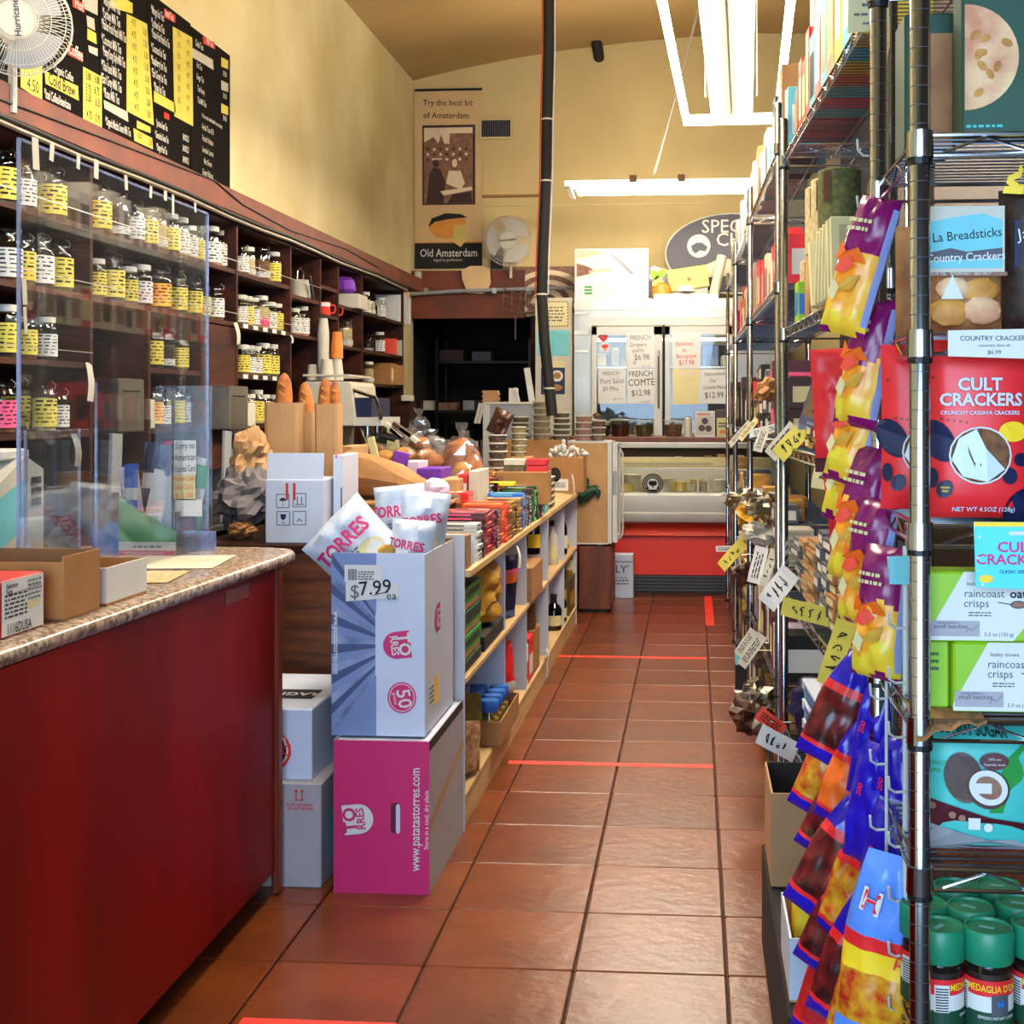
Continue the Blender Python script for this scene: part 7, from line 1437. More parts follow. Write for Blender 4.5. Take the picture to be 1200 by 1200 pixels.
# --- racks C, D, E
pale = [('off_white', 'kraft'), ('bright_red', 'paper'), ('kraft_light', 'red'), ('cream_paper', 'choc_brown'), ('red', 'cream_paper'), ('tea_pale', 'green')]
for rk, nm, far in ((RC, 'middle rack', 0), (RD, 'third rack', 1), (RE, 'last rack', 2)):
    tk = [[('turquoise', 'paper'), ('off_white', 'teal'), ('soft_black', 'paper'), ('paper', 'soft_black'), ('kraft', 'paper')], [('off_white', 'kraft'), ('paper', 'slate')], [('paper', 'cream_paper'), ('off_white', 'slate')]][far]
    rk.row(.04, 1.7, 2.45, tk, f"top shelf, {nm}", f"cartons on the top shelf of {nm}", rg, .2, .33, .10, .16, 'carton', 'box', .02, .2)
    rk.row(.06, 1.7, 1.95, pale, f"upper shelf, {nm}", f"cartons on the upper shelf of {nm}", rg, .15, .3, .09, .15, 'biscuit_carton', 'box', .02, .2, 1)
    rk.row(.06, 1.7, 1.38, dark + [('bright_red', 'choc_brown')], f"chest-high shelf, {nm}", f"packs on the chest-high shelf of {nm}", rg, .14, .34, .12, .2, 'chocolate_pack', 'pack', .02, .2, 1 if far else 4)
    rk.row(.06, 1.7, .92, [('slate', 'paper'), ('off_white', 'tea_pale'), ('kraft', 'paper'), ('pasta', 'paper')], f"waist-high shelf, {nm}", f"packs on the waist-high shelf of {nm}", rg, .12, .24, .12, .2, 'snack_pack', 'pack', .0, .16, 1 if far else 5)
    rk.row(.06, 1.7, .50, [('soft_black', 'paper'), ('choc_maroon', 'cream_paper'), ('cream_paper', 'soft_black'), ('lilac', 'paper'), ('kraft', 'red')], f"knee-high shelf, {nm}", f"packs on the knee-high shelf of {nm}", rg, .16, .3, .12, .2, 'snack_carton', 'box', .0, .18)
    rk.row(.06, 1.7, .12, [('pasta', 'soft_black'), ('soft_black', 'steel'), ('choc_brown', 'paper'), ('olive_jar', 'paper')], f"bottom shelf, {nm}", f"packs on the bottom shelf of {nm}", rg, .16, .28, .14, .24, 'pasta_carton', 'box', .0, .18)
t = thing('tall_tin', 'tall dark box with blue ends standing at the foot of the middle rack', 'box', (.22, 6.3, 0)); q0, q1 = at(862, 828, Z=0), at(876, 828, Z=0); z1 = at(868, 754, Y=q0.y).z
MB().cbox(q0.x, q0.y, 0, q1.x, q0.y + .1, z1, .004).build('box', 'soft_black', t); MB().box(q0.x - .001, q0.y - .001, .0, q1.x + .001, q0.y + .101, z1 * .27).build('lower_band', 'blue', t); MB().box(q0.x - .001, q0.y - .001, z1 * .66, q1.x + .001, q0.y + .101, z1 * .93).build('upper_band', 'turquoise', t)
# --- foil packs heaped at the rack edges
for k, (px, py, Y, m, r) in enumerate(((868, 600, 6.3, 'steel', .06), (880, 620, 6.2, 'pasta', .07), (893, 615, 5.2, 'steel', .06), (872, 690, 6.2, 'choc_brown', .06), (884, 840, 5.1, 'steel', .07), (880, 860, 5.0, 'choc_brown', .07), (900, 470, 5.3, 'kraft', .05), (889, 640, 5.2, 'off_white', .05))):
    p = at(px, py, Y=Y); b = MB(); b.ell((0, 0, 0), (r, r * 1.4, r * .8), 16, 10, 0, 1.3, k); o = solo(b, 'foil_bundle', m, f"{['silver', 'golden', 'shiny silver', 'dark brown', 'wrinkled silver', 'brown', 'tan', 'white'][k]} crumpled foil bundle spilling over the rack edge, {ORD[k]} noted", 'pack'); o.location = p
# --- price tags clipped to the shelf edges
def pricetag(px, py, w, h, roll, Y, m, lab, txt=None, yaw=-35):
    p = at(px, py, Y=Y); t = thing('price_tag', lab, 'price tag', p, R(yaw)); b = MB(frame((0, 0, 0), '-Y')); n = 6; vs = []
    for i in range(n + 1): q = i / n - .5; vs += [(q * w, .014 * math.sin(q * 3), -h / 2), (q * w, .014 * math.sin(q * 3), h / 2)]
    e = MB(); e.add(vs, [(2 * i, 2 * i + 2, 2 * i + 3, 2 * i + 1) for i in range(n)]); o = e.build('card', m, t, world=False); sm = o.modifiers.new('thick', 'SOLIDIFY'); sm.thickness = .001
    d = MB(lambda x, y, o_: Vector((x, .014 * math.sin(x / w * 3) - .001 - o_, y)))
    if txt:
        rq = random.Random(int(px)); q0 = -w * .3
        for _ in range(4): d.l2([(q0 + w * rq.uniform(0, .1), h * rq.uniform(-.3, .3)) for __ in range(5)], .0035, 0, .001); q0 += w * .15
    else: d.scrib(-w * .35, -h * .3, w * .7, h * .6, 3, 0, .001, int(px))
    d.build('writing', ['ink'], t, world=False); t.rotation_euler = (0, R(-roll), R(yaw))
    xr = .355 - .0384 * (Y - 2.42) if Y < 4.4 else .305 - .014 * (Y - 4.78) if Y < 6.6 else .278 if Y < 8.4 else .262
    if p.x < xr: MB().tube([(0, 0, 0), t.rotation_euler.to_matrix().inverted() @ Vector((xr - p.x + .01, 0, 0))], .0025, 5).build('clip_arm', 'steel', t, world=False)
for k, (px, py, w, h, roll, Y, m, lab, txt) in enumerate((
    (929, 516, .13, .055, 48, 4.0, 'yellow_paper', 'yellow price tag hanging slanted below the brown sweet card', '2.99'), (917, 517, .12, .05, 52, 4.1, 'off_white', 'white price tag just left of the slanted yellow one', None), (966, 543, .13, .05, 84, 3.4, 'cream_paper', 'pale yellow price tag hanging straight down under the brown sweet card', '1.99'),
    (897, 504, .12, .03, 14, 4.9, 'paper', 'white price tag lying level at chest height on the middle rack', None), (892, 515, .09, .04, 80, 4.85, 'off_white', 'small white price tag hanging down beside the rack posts', None), (867, 508, .15, .03, 50, 6.5, 'off_white', 'pale price tag slanting on the second rack, upper', None), (877, 503, .13, .03, 52, 6.4, 'cream_paper', 'pale price tag slanting beside the upper pale tag', None),
    (858, 650, .17, .06, 50, 6.4, 'yellow_paper', 'yellow price tag slanting into the aisle at waist height', '3.49'), (888, 662, .14, .06, 82, 5.1, 'paper', 'bluish white price tag hanging beside the yellow aisle tag', None), (901, 665, .14, .035, 78, 4.95, 'off_white', 'narrow white price tag beside the double posts', '4.99'), (912, 689, .13, .07, 56, 4.1, 'paper', 'large white price tag slanting before the double posts', '5.29'),
    (948, 718, .15, .05, -10, 3.5, 'yellow_paper', 'yellow price tag curling level above the purple carton', '3.99'), (981, 762, .16, .05, 76, 2.95, 'yellow_paper', 'tall yellow price tag hanging above the blue candy bags', '2 for 5'), (881, 762, .15, .045, 58, 5.2, 'off_white', 'white price tag slanting at knee height on the middle rack', None), (874, 753, .12, .04, 60, 5.35, 'off_white', 'small white price tag above the knee-high slanting one', None),
    (911, 871, .12, .065, -24, 3.9, 'paper', 'big white price tag tilted up near the rack foot', '5.99'), (903, 846, .09, .05, -38, 4.1, 'coral', 'red and white tag behind the big tilted white tag', None), (850, 643, .1, .03, 4, 6.9, 'paper', 'white tag lying level behind the yellow aisle tag', None), (854, 582, .1, .025, -20, 8.5, 'paper', 'white tag sticking out near the deli case', None), (940, 500, .02, .02, 0, 3.9, 'paper', 'tiny white tag beside the slanted yellow one', None))):
    pricetag(px, py, w, h, roll, Y, m, lab, txt)

# ------------------------------------------------------------------ near end rack facing the camera
EA = 1.79
RA = Rack(.302, EA, R(0), .40, .92, (.64, .885, 1.085, 1.345, 1.602, 1.868, 2.2), 'chrome wire end rack nearest the camera with crackers and coffee', 2.4, ring=.0254)
def onA(px, py): p = at(px, py, Y=EA + .03); return p
def X_(px, Y=EA + .03): return xy(px, Y)
def Z_(py, Y=EA + .03): return at(1150, py, Y=Y).z
F_ = EA + .03
# green flatbread boxes
x0, x1 = X_(1127), X_(1127) + .17; zt = 1.87 + .22
t = thing('flatbread_box', 'green box with a round flatbread picture on the upper near shelf', 'box', ((x0 + x1) / 2, F_ + .03, 1.87)); MB().cbox(x0, F_, 1.87, x1, F_ + .06, zt, .003).build('carton', 'green_dark', t)
d = MB(frame((x0, F_, 1.87), '-Y')); cx, cz_, r = .004, Z_(67) - 1.87, .072; d.p2([(cx, cz_ - r)] + [(cx + r * math.cos(R(a)), cz_ + r * math.sin(R(a))) for a in range(-90, 91, 10)], 0, .001); rg2 = random.Random(3)
for k in range(9): a_, q = rg2.uniform(-80, 80), rg2.uniform(.1, .8); d.e2(cx + .008 + r * q * math.cos(R(a_)), cz_ + r * q * math.sin(R(a_)), .008, .005, 1, .0014 + .0003 * k, 10, a_)
d.scrib(.006, .008, .05, .008, 1, 2, seed=4); d.r2(0, 0, .17, .004, 3); d.build('print', ['flatbread', 'pastry', 'teal', 'kraft'], t)
t = thing('flatbread_box', 'green box with brown bread picture behind the near chrome post', 'box', (X_(1100), F_ + .12, 1.87)); a_, c_ = xy(1060, F_ + .11), xy(1121, F_ + .11); MB().cbox(a_, F_ + .11, 1.87, c_, F_ + .2, zt - .02, .003).build('carton', 'green_dark', t); d = MB(frame((a_, F_ + .11, 1.87), '-Y')); d.r2(.008, .005, c_ - a_ - .006, .17, 0); d.build('print', ['bread_brown'], t)
# breadstick bag and seed bag
def pouch(name, lab, x0, x1, z0, z1, Y, d_, zones, mats, seed=1, nx=10, crumple=.004, group=None):
    t = thing(name, lab, 'bag', ((x0 + x1) / 2, Y + d_ / 2, z0), 0, group); b = MB(); fr = bag(b, x1 - x0, z1 - z0, d_, zones, nx, 14, crumple, seed, .02); b.build('pouch', mats, t, True, world=False); return t, fr, x1 - x0, z1 - z0
t, fr, W, H = pouch('cracker_bag', 'clear bag of brown crackers with a grey landscape header card', X_(1088), X_(1183), 1.604, Z_(238), F_ + .02, .05, [(2, 0)], ['bread_brown'], 2)
d = MB(lambda x, y, o: Vector((x, -.031 - o, y))); d.r2(-W * .5, H * .46, W * .47, H * .99, 0); d.p2([(-W * .5, H * .5), (W * .44, H * .5), (W * .44, H * .88), (W * .2, H * .93), (-W * .2, H * .9), (-W * .5, H * .86)], 1, .0014); d.p2([(-W * .5, H * .62), (-W * .2, H * .66), (0, H * .63), (W * .44, H * .66), (W * .44, H * .58), (-W * .5, H * .56)], 2, .0018); d.t2('La Breadsticks', 0.0, H * .76, .018, 3, .0022, R(5), .0, .9); d.t2('Country Crackers', -.002, H * .585, .016, 4, .0024, R(2), .01, .9); d.r2(-W * .5, H * .44, W * .5, H * .47, 5, .001); d.t2('OLIVE OIL · ROSEMARY · SEA SALT', -.01, H * .455, .0055, 4, .0024); d.build('header_card', ['off_white', 'turquoise', 'slate', 'ink', 'paper', 'sepia_mid'], t, world=False)
for k, (x, z, rx_, rz_) in enumerate(((-.02, .028, .03, .02), (.022, .03, .026, .02), (.02, .058, .028, .018), (-.018, .06, .024, .016))): e = MB(); e.ell((x, -.022 - .004 * (k % 2), z), (rx_, .008, rz_), 14, 6, 0, .2, k); e.build('cracker', 'flatbread' if k % 2 else 'pastry', t, True, world=False)
e = MB(); e.add([(-.035, -.034, .045), (-.005, -.034, .045), (-.02, -.036, .078), (-.004, -.033, .07)], [(0, 1, 2)]); e.build('painted_glint', 'paper', t, world=False)  # white triangle painted as a light glint on the clear bag
t, fr, W, H = pouch('seed_bag', 'clear bag of dark seeds with a blue label and yellow ribbon', X_(1183), X_(1183) + .11, 1.604, Z_(215), F_ + .03, .07, [(2, 0)], ['coffee'], 3); d = MB(lambda x, y, o: fr(x, y, o + .002)); d.r2(-W * .36, H * .45, W * .4, H * .78, 0); d.t2('Jaya', -W * .18, H * .68, .022, 1, .002, R(8)); d.build('label', ['navy', 'paper'], t, world=False)
q = Vector((0, -.02, H)); rb = MB(); 
for pts in ([(-.004, 0, 0), (.0, -.006, .03), (.006, -.002, .065)], [(0, 0, .0), (-.035, -.004, .0), (-.05, -.004, .012), (-.03, -.006, .02), (-.034, -.006, .028)], [(0, 0, 0), (.03, -.01, .012), (.05, -.004, .004), (.02, 0, -.006)], [(0, 0, 0), (-.03, -.006, -.004), (-.055, -.004, -.002)]):
    vs = []; 
    for p in pts: vs += [q + Vector(p) + Vector((0, 0, -.005)), q + Vector(p) + Vector((.003, 0, .005))]
    rb.add(vs, [(2 * i, 2 * i + 2, 2 * i + 3, 2 * i + 1) for i in range(len(pts) - 1)])
rb.build('ribbon', 'yellow', t, world=False)
pouch('cracker_bag', 'brown cracker bag behind the near chrome post on the second shelf', xy(1052, F_ + .22), xy(1098, F_ + .22), 1.604, Z_(262, F_ + .22), F_ + .22, .05, [(2, 0)], ['bread_brown'], 4)
# shelf price card
a, c = at(1111, 421, Y=EA - .008), at(1215, 385, Y=EA - .008); d = MB(frame(tuple(a), '-Y')); W, H = c.x - a.x, c.z - a.z; d.prism([(0, .004), (W, 0), (W, H), (0, H - .002)], .0015); d.t2('COUNTRY CRACKERS', W * .52, H * .68, .009, 1, bold=.01); d.t2('- rosemary olive oil -', W * .52, H * .45, .0055, 1); d.t2('$6.99', W * .52, H * .22, .008, 1); solo(d, 'shelf_card', ['paper', 'ink_grey'], 'white printed price card clipped under the breadsticks', 'sign')
# red cracker pouches
def redpouch(x0, Y, lab, full=True):
    t, fr, W, H = pouch('cracker_pouch', lab, x0, x0 + .150, 1.349, 1.349 + .245, Y, .055, [(2, 0)], ['bright_red'], 5, 12, .002, 'red cracker pouches')
    d = MB(lambda x, y, o: fr(x, y, o + .0015)); S = .150 / 130
    def q(px, py): return ((px - 1153) * S, (607 - py) * S)
    for x, y, rx_, ry_, ro in ((1101, 515, 17, 27, .5), (1207, 600, 30, 30, 0), (1108, 572, 9, 11, -.4), (1182, 556, 9, 10, .4), (1196, 537, 9, 8, 0), (1095, 559, 6, 12, 0)): a_, c_ = q(x, y); d.e2(a_, c_, rx_ * S, ry_ * S, 0, .001, 20, ro)
    for k in range(16): a_, c_ = q(1095 + (k * 37) % 118, 440 + (k * 53) % 160); d.e2(a_, c_, .0022, .0012, 4, .0012, 8, k)
    a_, c_ = q(1186, 504); d.e2(a_, c_, 17 * S, 12 * S, 1, .0012); a_, c_ = q(1148, 532); d.e2(a_, c_, 36 * S, 34 * S, 3, .0014); d.e2(a_, c_, 34 * S, 32 * S, 2, .0018); d.p2([(a_ - 33 * S, c_ - 5 * S), (a_ - 25 * S, c_ + 20 * S), (a_ - 5 * S, c_ + 31 * S), (a_ + 6 * S, c_ + 8 * S), (a_ + 28 * S, c_ - 16 * S), (a_ + 8 * S, c_ - 31 * S), (a_ - 20 * S, c_ - 25 * S)], 5, .0022)  # last pale patch: plastic reflection painted over half the round window
    if full:
        a_, c_ = q(1147, 449); d.t2('CULT', a_, c_, .0235, 6, .003, 0, .03, 1.0); a_, c_ = q(1149, 467); d.t2('CRACKERS', a_, c_, .0235, 6, .003, 0, .03, .95); a_, c_ = q(1148, 482); d.t2('CRUNCHY CASSAVA CRACKERS', a_, c_, .0072, 6, .003, 0, .02); a_, c_ = q(1153, 596); d.t2('NET WT 4.5OZ (128g)', a_, c_, .0088, 6, .003, 0, .01); a_, c_ = q(1108, 572); d.t2('GRAIN', a_, c_ + .002, .004, 1, .003, 0, .02); d.t2('FREE', a_, c_ - .003, .004, 1, .003, 0, .02)
    d.build('print', ['navy', 'yellow', 'tea_brown', 'paper', 'choc_maroon', 'bag_white', 'box_white'], t, world=False)
redpouch(X_(1088), F_, 'red cracker pouch facing front with a round window and white lettering'); redpouch(xy(1035, F_ + .15), F_ + .15, 'red cracker pouch behind the near chrome post', False)
# hanging shelf talker
a, c = at(1141, 688, Y=EA - .012), at(1216, 612, Y=EA - .012); t = thing('shelf_talker', 'turquoise card hanging from the shelf edge with pink lettering', 'sign', tuple(a)); d = MB(frame(tuple(a), '-Y')); W, H = c.x - a.x, c.z - a.z; d.prism([(.003, 0), (W, -.003), (W, H), (0, H)], .0015); d.r2(0, H * .93, W, H, 1); d.t2('CULT', W * .68, H * .61, .019, 2, bold=.02, sx=1.1); d.t2('CRACKERS', W * .62, H * .42, .019, 2, bold=.02, sx=1.05); d.t2('CLASSIC SEED', W * .62, H * .24, .006, 3); d.e2(W * .19, H * .13, .009, .0055, 1, .0015); [d.e2(W * x, H * y, .002, .002, 4, .0015) for x, y in ((.09, .77), (.06, .45), (.14, .04))]; d.r2(W * .55, H * .80, W * .85, H * .86, 4, .0012); d.build('card', ['cyan', 'yellow', 'magenta', 'ink', 'paper'], t)
# rain crisps boxes: lime box with a slanted white panel
def crisps(x0, z0, lab, h=.095, w=.145):
    t = thing('crisp_box', lab, 'box', (x0 + w / 2, F_ + .03, z0), 0, 'lime and white crisp boxes'); MB().cbox(x0, F_, z0, x0 + w, F_ + .06, z0 + h, .003).build('carton', 'lime', t)
    d = MB(frame((x0, F_, z0), '-Y')); s = h / 86
    d.p2([(0.0, .0), (w * .72, 0), (w, h * .62), (w, h), (h * .36, h), (0.0, h * .1)] if False else [(.0, .002), (w * .76, .002), (w, h * .5), (w, h), (w * .32, h), (0, h * .12)], 0, .001); d.t2('lesley stowe', w * .47, h * .83, .0078, 1, .002); d.t2('raincoast', w * .5, h * .69, .0155, 1, .002, 0, 0, .95); d.t2('crisps', w * .43, h * .55, .0155, 1, .002, 0, 0, .95); d.t2('oat', w * .80, h * .69, .017, 2, .002, 0, .02); d.e2(w * .8, h * .54, .0105, .0055, 3, .002); d.e2(w * .8, h * .54, .0085, .0035, 5, .0024); d.l2([(w * .62, h * .57), (w * .74, h * .54)], .0012, 2, .002); d.scrib(w * .36, h * .36, w * .2, h * .08, 2, 1, .002, 2); d.r2(.002, h * .08, w * .46, h * .30, 4, .0016); d.t2('small batches', w * .2, h * .22, .0085, 1, .0024, 0, .005); d.t2('handcrafted in', w * .17, h * .275, .005, 1, .0024); d.l2([(w * .33, h * .13), (w * .36, h * .2), (w * .39, h * .16), (w * .45, h * .25)], .0007, 1, .0024); d.t2('5.3 oz (150 g)', w * .63, h * .11, .007, 1, .002); d.build('print', ['paper', 'ink_grey', 'ink', 'slate', 'box_grey', 'sepia_mid'], t)
crisps(X_(1089) + .004 - .006, 1.087 + .0955, 'white and lime crisp box on top of the other one', .095, .15); crisps(X_(1117), 1.087, 'white and lime crisp box, lower one pushed right')
t = thing('crisp_box', 'lime green box end beside the near chrome post', 'box', (X_(1104), F_ + .04, 1.087)); MB().cbox(X_(1089), F_ + .02, 1.087, X_(1116), F_ + .1, 1.087 + .094, .003).build('carton', 'lime', t); d = MB(frame((X_(1089), F_ + .02, 1.087), '-Y')); d.scrib(.004, .05, .012, .03, 3, 0, seed=2); d.build('print', ['green_dark'], t)
# torn cardboard liner
b = MB(); n = 8; vs = []
for i in range(n + 1): q = i / n; x = X_(1066) + q * .095; vs += [(x, EA - .028 + .02 * q, 1.083 - .022 * (1 - q) ** 2 - .004 * math.sin(i * 2)), (x, EA + .05, 1.088)]
b.add(vs, [(2 * i, 2 * i + 2, 2 * i + 3, 2 * i + 1) for i in range(n)]); o = solo(b, 'shelf_liner', 'kraft', 'torn brown cardboard liner curling over the shelf edge', 'cardboard'); sm = o.modifiers.new('thick', 'SOLIDIFY'); sm.thickness = .002
# coconut sugar pouch
t, fr, W, H = pouch('sugar_pouch', 'teal coconut sugar pouch with coconut picture on the fifth shelf', X_(1080), X_(1080) + .185, .888, 1.06, F_ + .01, .06, [(.06, 0), (2, 1)], ['choc_maroon', 'teal'], 6, 12, .003)
d = MB(lambda x, y, o: fr(x, y, o + .002)); S = .185 / 160
def q(px, py): return ((px - 1160) * S, (1012 - py) * S * (.172 / (147 * S)))
d.p2([q(1082, 945), q(1115, 953), q(1160, 966), q(1200, 972), q(1236, 968), q(1236, 1008), q(1160, 1010), q(1082, 1005)], 0, .001); d.p2([q(1082, 975), q(1120, 983), q(1160, 993), q(1236, 993), q(1236, 1010), q(1082, 1010)], 5, .0014); d.p2([q(1160, 960), q(1178, 900), q(1200, 880), q(1236, 875), q(1236, 965)], 6, .001)
a_, c_ = q(1130, 920); d.e2(a_, c_, 22 * S, 30 * S, 1, .002, 24, .2); a_, c_ = q(1158, 932); d.e2(a_, c_, 25 * S, 23 * S, 1, .0026, 24, -.5); d.e2(a_, c_ + .002, 23 * S, 20 * S, 2, .003, 24, -.5); d.e2(a_, c_ + .002, 16 * S, 13 * S, 3, .0034, 24, -.5); a_, c_ = q(1152, 930); d.r2(a_ - .011, c_ - .008, a_ + .011, c_ + .006, 2, .0042); a_, c_ = q(1165, 900); d.e2(a_, c_, 17 * S, 10 * S, 0, .002); d.t2('100% raw', a_, c_ + .003, .0045, 2, .003); d.t2('Naturally sweet', a_, c_ - .004, .0045, 2, .003)
a_, c_ = q(1130, 866); d.t2('COCONUT SUGAR', a_ + .004, c_, .022, 4, .002, R(-3), .01, .6); a_, c_ = q(1094, 905); d.t2('COCONUT', a_, c_, .008, 6, .002); d.t2('SUGAR', a_, c_ - .01, .008, 6, .002)
for x, y in ((1117, 964), (1128, 967), (1095, 955)): a_, c_ = q(x, y); d.e2(a_, c_, .0048, .0048, 3, .002)
a_, c_ = q(1142, 973); d.r2(a_ - .008, c_ - .008, a_ + .008, c_ + .008, 2, .002); a_, c_ = q(1158, 977); d.e2(a_, c_, .006, .006, 2, .002)
d.build('print', ['choc_maroon', 'choc_brown', 'paper', 'sepia_mid', 'ink', 'grey_plastic', 'green'], t, world=False)
# coffee jars
r = .033; h = .142; za = .643
JB = MB().lathe([(r * .92, 0), (r, .006), (r, h * .55), (r * .93, h * .66), (r * .9, h * .70)], 20).mesh('glass_body', ['jar_glass'], True)
JC = MB().lathe([(0, .003), (r * .93, .004), (r * .93, h * .6), (0, h * .62)], 16).mesh('coffee', ['coffee'], True)
JL = MB().lathe([(r * 1.0, h * .68), (r * 1.06, h * .70), (r * 1.06, h * .97), (r * .98, h), (r * .9, h), (r * .86, h * .975), (0, h * .972)], 24).mesh('lid', ['lid_green'], True)
b = MB(); cyl = lambda ang, z, o=0: Vector(((r + .0006 + o) * math.sin(ang), -(r + .0006 + o) * math.cos(ang), z))
b.fr = lambda x, y, o: cyl(x / r, y, o)
def band(z0, z1, a0, a1, mi, o=0, n=16):
    for i in range(n): p, q2 = a0 + (a1 - a0) * i / n, a0 + (a1 - a0) * (i + 1) / n; b.add([cyl(p, z0, o), cyl(q2, z0, o), cyl(q2, z1, o), cyl(p, z1, o)], [(0, 1, 2, 3)], mi)
band(h * .40, h * .55, -1.7, 1.7, 0); band(h * .25, h * .40, -1.7, 1.7, 1); band(h * .06, h * .25, -1.7, 1.7, 2); band(h * .22, h * .42, .35, 1.1, 5, .0004); band(h * .24, h * .5, -1.25, -.65, 1, .0006)
for i in range(9): band(h * (.25 + .026 * i), h * (.262 + .026 * i), -1.2, -.7, 3, .001, 4)
b.t2("MEDAGLIA D'ORO", r * .55, h * .475, .013, 4, .0012, 0, .015, .72); b.t2('ESPRESSO INSTANT COFFEE', r * .6, h * .2, .0055, 1, .0012, 0, .01, .75); b.t2('2 OZ', r * .7, h * .13, .006, 4, .0012); b.t2('M', r * .72, h * .33, .013, 6, .0012, 0, .02)
JLb = b.mesh('label', ['bright_red', 'paper', 'green_dark', 'ink', 'yellow', 'slate', 'blue'], True)
JS = MB(frame((0, 0, h * .974), '+Z')).r2(-.012, -.004, .008, .004, 0, .0006).mesh('price_sticker', ['turquoise'])
for k, (px, Y, rot, lab) in enumerate(((1158, F_ + .035, 25, 'green-lidded coffee jar at the front centre of the lowest near shelf'), (1101, F_ + .035, -50, 'green-lidded coffee jar at the front left beside the chrome post'), (1214, F_ + .055, 10, 'green-lidded coffee jar cut by the right picture edge'), (1137, F_ + .11, 40, 'green-lidded coffee jar in the second row, centre'), (1083, F_ + .115, 0, 'green-lidded coffee jar in the second row, behind the post'), (1195, F_ + .13, 15, 'green-lidded coffee jar in the second row, right'), (1120, F_ + .19, 10, 'green-lidded coffee jar in the rear row, left'), (1170, F_ + .2, 10, 'green-lidded coffee jar in the rear row, right'))):
    spawn([('glass_body', JB, None), ('coffee', JC, None), ('lid', JL, None), ('label', JLb, None), ('price_sticker', JS, 2)], 'coffee_jar', lab, 'jar', (xy(px, Y), Y, za), (0, 0, R(-rot)), 'green-lidded coffee jars')
solo(MB().box(.33, F_ - .005, .6405, 1.1, EA + .36, .6425), 'shelf_liner', 'kraft', 'flat brown cardboard liner under the coffee jars', 'cardboard')
# ------------------------------------------------------------------ hook strips and hanging candy
def strip(px, py0, py1, Y, lab, rr=.0026):
    p0, p1 = at(px, py0, Y=Y), at(px, py1, Y=Y); t = thing('hook_strip', lab, 'rack', (p0.x, Y, p1.z), 0, 'white wire hook strips'); MB().tube([p1 + Vector((.012, .004, 0)), p0 + Vector((.012, .004, 0))], rr, 8).build('rod', 'white_plastic', t, True)
    n = int((py1 - py0) / 60)
    for k in range(n): z = p1.z + (p0.z - p1.z) * (k + .5) / n; MB().tube([(p0.x + .012, Y, z), (p0.x - .004, Y - .004, z), (p0.x - .014, Y - .012, z + .008), (p0.x - .016, Y - .018, z + .026)], .0022, 6).build('hook', 'white_plastic', t, True)
strip(1052, 640, 1215, 1.95, 'white wire hook strip right of the candy bags', .0045); strip(1014, 150, 480, 2.3, 'white wire hook strip behind the upper purple bags'); strip(1030, 780, 1010, 2.05, 'thin white hook strip between the blue candy bags')
p = at(1055, 668, Y=1.93); solo(MB().box(p.x - .016, 1.925, p.z - .02, p.x + .016, 1.93, p.z + .02), 'strip_tag', 'turquoise', 'small pale blue tag plate at the top of the hook strip', 'tag')
def hang(top, bot, Y, w, zones, mats, lab, cat, group, yaw, strip_=None, seed=1, name='candy_bag', d_=.035, txt=None, leaf=False, taper=0, wob=0):
    a, c = at(*top, Y=Y), at(*bot, Y=Y); h = (a - c).length; roll = math.atan2(a.x - c.x, a.z - c.z)
    t = thing(name, lab, cat, c, 0, group); b = MB(); fr = bag(b, w, h, d_, zones, 14, 26, .011, seed, .04, strip_, taper, wob); b.build('bag', mats, t, True, world=False)
    if leaf:
        d = MB(lambda x, y, o: fr(x, y, o + .003)); d.p2([(-.38 * w, .50 * h), (.3 * w, .50 * h), (.1 * w, .60 * h), (-.15 * w, .56 * h), (-.34 * w, .64 * h)], 0, .001); d.p2([(-.3 * w, .42 * h), (-.1 * w, .40 * h), (.12 * w, .47 * h), (0, .53 * h), (-.22 * w, .5 * h)], 1, .0014); d.p2([(-.1 * w, .28 * h), (.2 * w, .3 * h), (.28 * w, .42 * h), (.05 * w, .38 * h)], 2, .0012); d.p2([(-.3 * w, .26 * h), (-.12 * w, .2 * h), (-.05 * w, .3 * h), (-.22 * w, .36 * h)], 3, .0016); d.scrib(-.3 * w, .7 * h, .5 * w, .12 * h, 2, 3, .002, seed); d.build('print', ['orange', 'coral', 'pasta', 'cream_paper'], t, world=False)
    if txt:
        d = MB(lambda x, y, o: fr(x, y, o + .002)); 
        for s, x, y, sz_, mi, ro in txt: d.t2(s, x * w, y * h, sz_, mi, .002, ro, .02)
        d.build('print', ['paper', 'bright_red', 'yellow', 'green', 'navy'], t, world=False)
    e = Matrix.Rotation(roll, 3, 'Y') @ Matrix.Rotation(R(yaw), 3, 'Z'); t.rotation_euler = e.to_euler(); return t
pz = [(.04, 0), (.2, 2), (.52, 1), (2, 0)]; pm = ['bag_purple', 'bag_orange', 'lemon', 'coral', 'bag_strip']
for k, (tp, bt, Y, yw) in enumerate((((1034, 232), (985, 392), 2.16, -38), ((1032, 350), (1000, 500), 2.19, -44), ((1030, 425), (985, 566), 2.22, -48), ((1026, 470), (984, 612), 2.25, -46), ((1028, 525), (992, 680), 2.17, -46), ((1032, 585), (1006, 732), 2.12, -48), ((1041, 640), (1026, 795), 2.04, -40))):
    hang(tp, bt, Y, .088, pz, pm, f"purple and orange snack bag, {ORD[k]} from the top of the hanging row", 'bag', 'purple snack bags hanging on the strip', yw, (.9, 1.0, 4), k + 1, 'snack_bag', .055, None, True, .12, .16)
bz = [(.10, 0), (.17, 1), (.60, 2), (.68, 1), (2, 0)]
def bm(c): return ['bag_blue', 'bright_red', c]
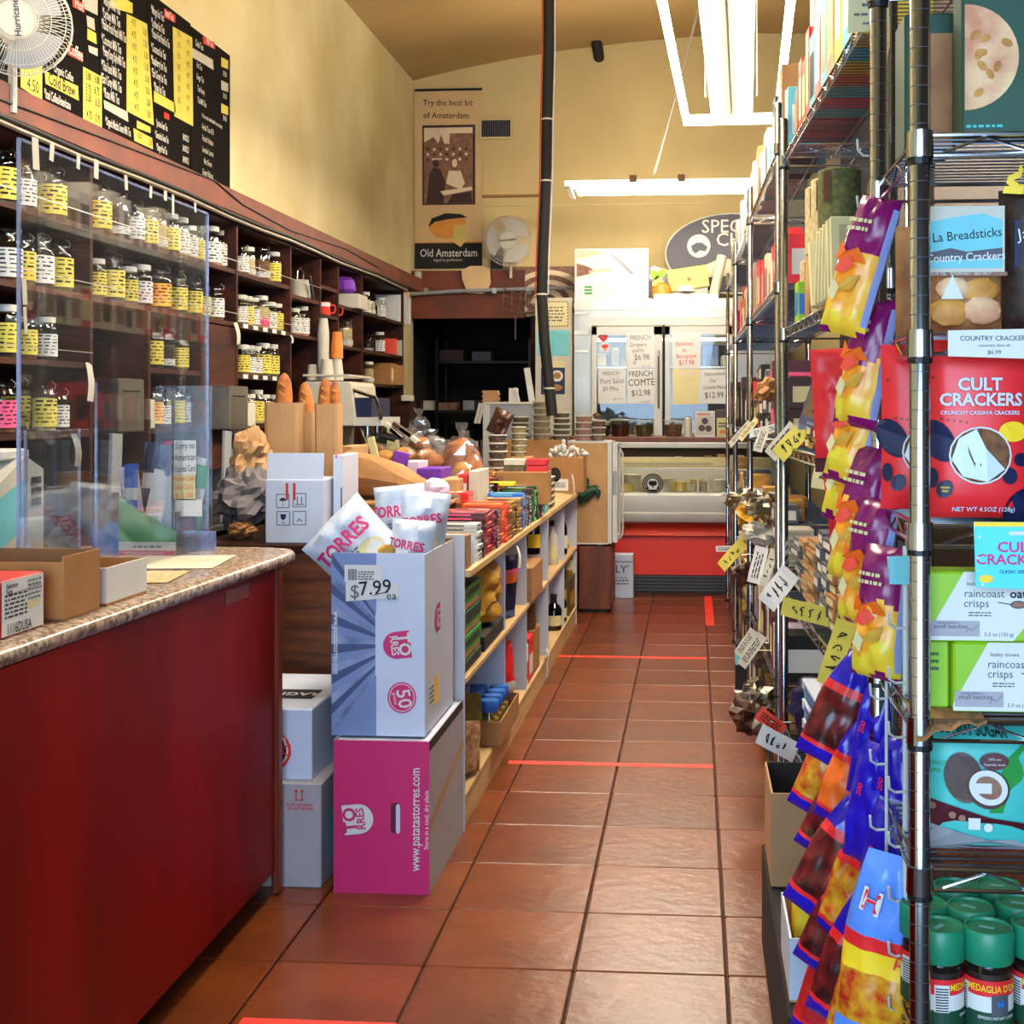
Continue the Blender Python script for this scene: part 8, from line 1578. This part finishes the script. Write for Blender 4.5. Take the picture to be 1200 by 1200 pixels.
for k, (tp, bt, Y, w_, c, yw) in enumerate((((1010, 765), (958, 890), 2.5, .10, 'candy_dark', -30), ((992, 840), (945, 952), 2.6, .095, 'candy_mix', -34), ((1012, 850), (975, 965), 2.42, .09, 'orange', -40), ((1000, 900), (952, 1000), 2.5, .09, 'candy_dark', -34), ((1012, 930), (942, 1068), 2.36, .10, 'candy_dark', -36), ((1020, 960), (978, 1100), 2.3, .09, 'candy_mix', -40), ((1002, 1020), (952, 1135), 2.32, .09, 'candy_dark', -38), ((1012, 1050), (968, 1195), 2.22, .09, 'candy_dark', -40), ((985, 1090), (948, 1215), 2.36, .085, 'red', -36), ((1022, 1100), (990, 1230), 2.16, .09, 'candy_mix', -40))):
    hang(tp, bt, Y, w_, bz, bm(c), f"blue and red candy bag with a {['dark', 'mixed', 'orange', 'dark', 'cola-dark', 'mixed', 'dark', 'dark', 'red', 'mixed'][k]} window, {ORD[k]} of the cascade", 'candy bag', 'blue candy bags hanging in a cascade', yw, None, k + 11, 'candy_bag', .045, None, False, .6)
for k, (tp, bt, Y, w_) in enumerate((((1030, 800), (1012, 935), 2.2, .08), ((1026, 870), (1010, 1010), 2.15, .085), ((1046, 865), (1042, 1000), 2.12, .085), ((1040, 940), (1022, 1090), 2.1, .08))):
    hang(tp, bt, Y, w_, [(.35, 0), (.5, 1), (2, 0)], ['bag_blue', 'bag_strip'] if k == 2 else ['bag_blue', 'bag_blue'], f"plain deep blue candy bag seen from its side, {ORD[k]} of the row", 'candy bag', 'deep blue candy bags', -50, None, k + 31, 'candy_bag', .03, [('200', 0, .62, .014, 1, R(80))], False, .5)
t = hang((1044, 1000), (1022, 1225), 1.98, .125, [(.12, 0), (.38, 1), (.5, 2), (.56, 3), (2, 0)], ['bag_lightblue', 'candy_mix', 'yellow', 'bright_red'], 'large light blue candy bag with red lettering at the bottom', 'candy bag', None, -28, None, 44, 'candy_bag', .045, [('H', -.1, .76, .05, 0, R(-10)), ('H', -.1, .76, .04, 1, R(-10)), ('H', .3, .48, .022, 1, R(-10))], False, .45)
# red pouch and small sweet card behind
hang((985, 408), (992, 552), 2.45, .115, [(.1, 1), (2, 0)], ['bright_red', 'choc_maroon'], 'red cracker pouch hanging behind the purple bags', 'bag', None, -14, None, 51, 'hanging_pouch', .03)
t = hang((990, 545), (1000, 640), 2.6, .09, [(2, 0)], ['bright_red'], 'second red pouch hanging lower behind the purple bags', 'bag', None, -14, None, 53, 'hanging_pouch', .03)
p = at(958, 478, Y=2.9); t = thing('sweet_card', 'brown and red sweet card marked 1.89 tilted before the shelf', 'card', p); d = MB(frame((0, 0, 0), '-Y')); d.prism([(-.03, -.045), (.03, -.045), (.03, .065), (-.03, .065)], .004); d.r2(-.026, -.025, .026, .045, 1); d.e2(0, .045, .026, .014, 1); d.t2('1', -.006, .025, .03, 2, .002); d.t2('89', .003, -.006, .026, 2, .002); d.t2('each', 0, -.036, .013, 3, .002); d.build('card', ['choc_maroon', 'kraft', 'ink', 'paper'], t, world=False); t.rotation_euler = (0, R(18), R(-14))
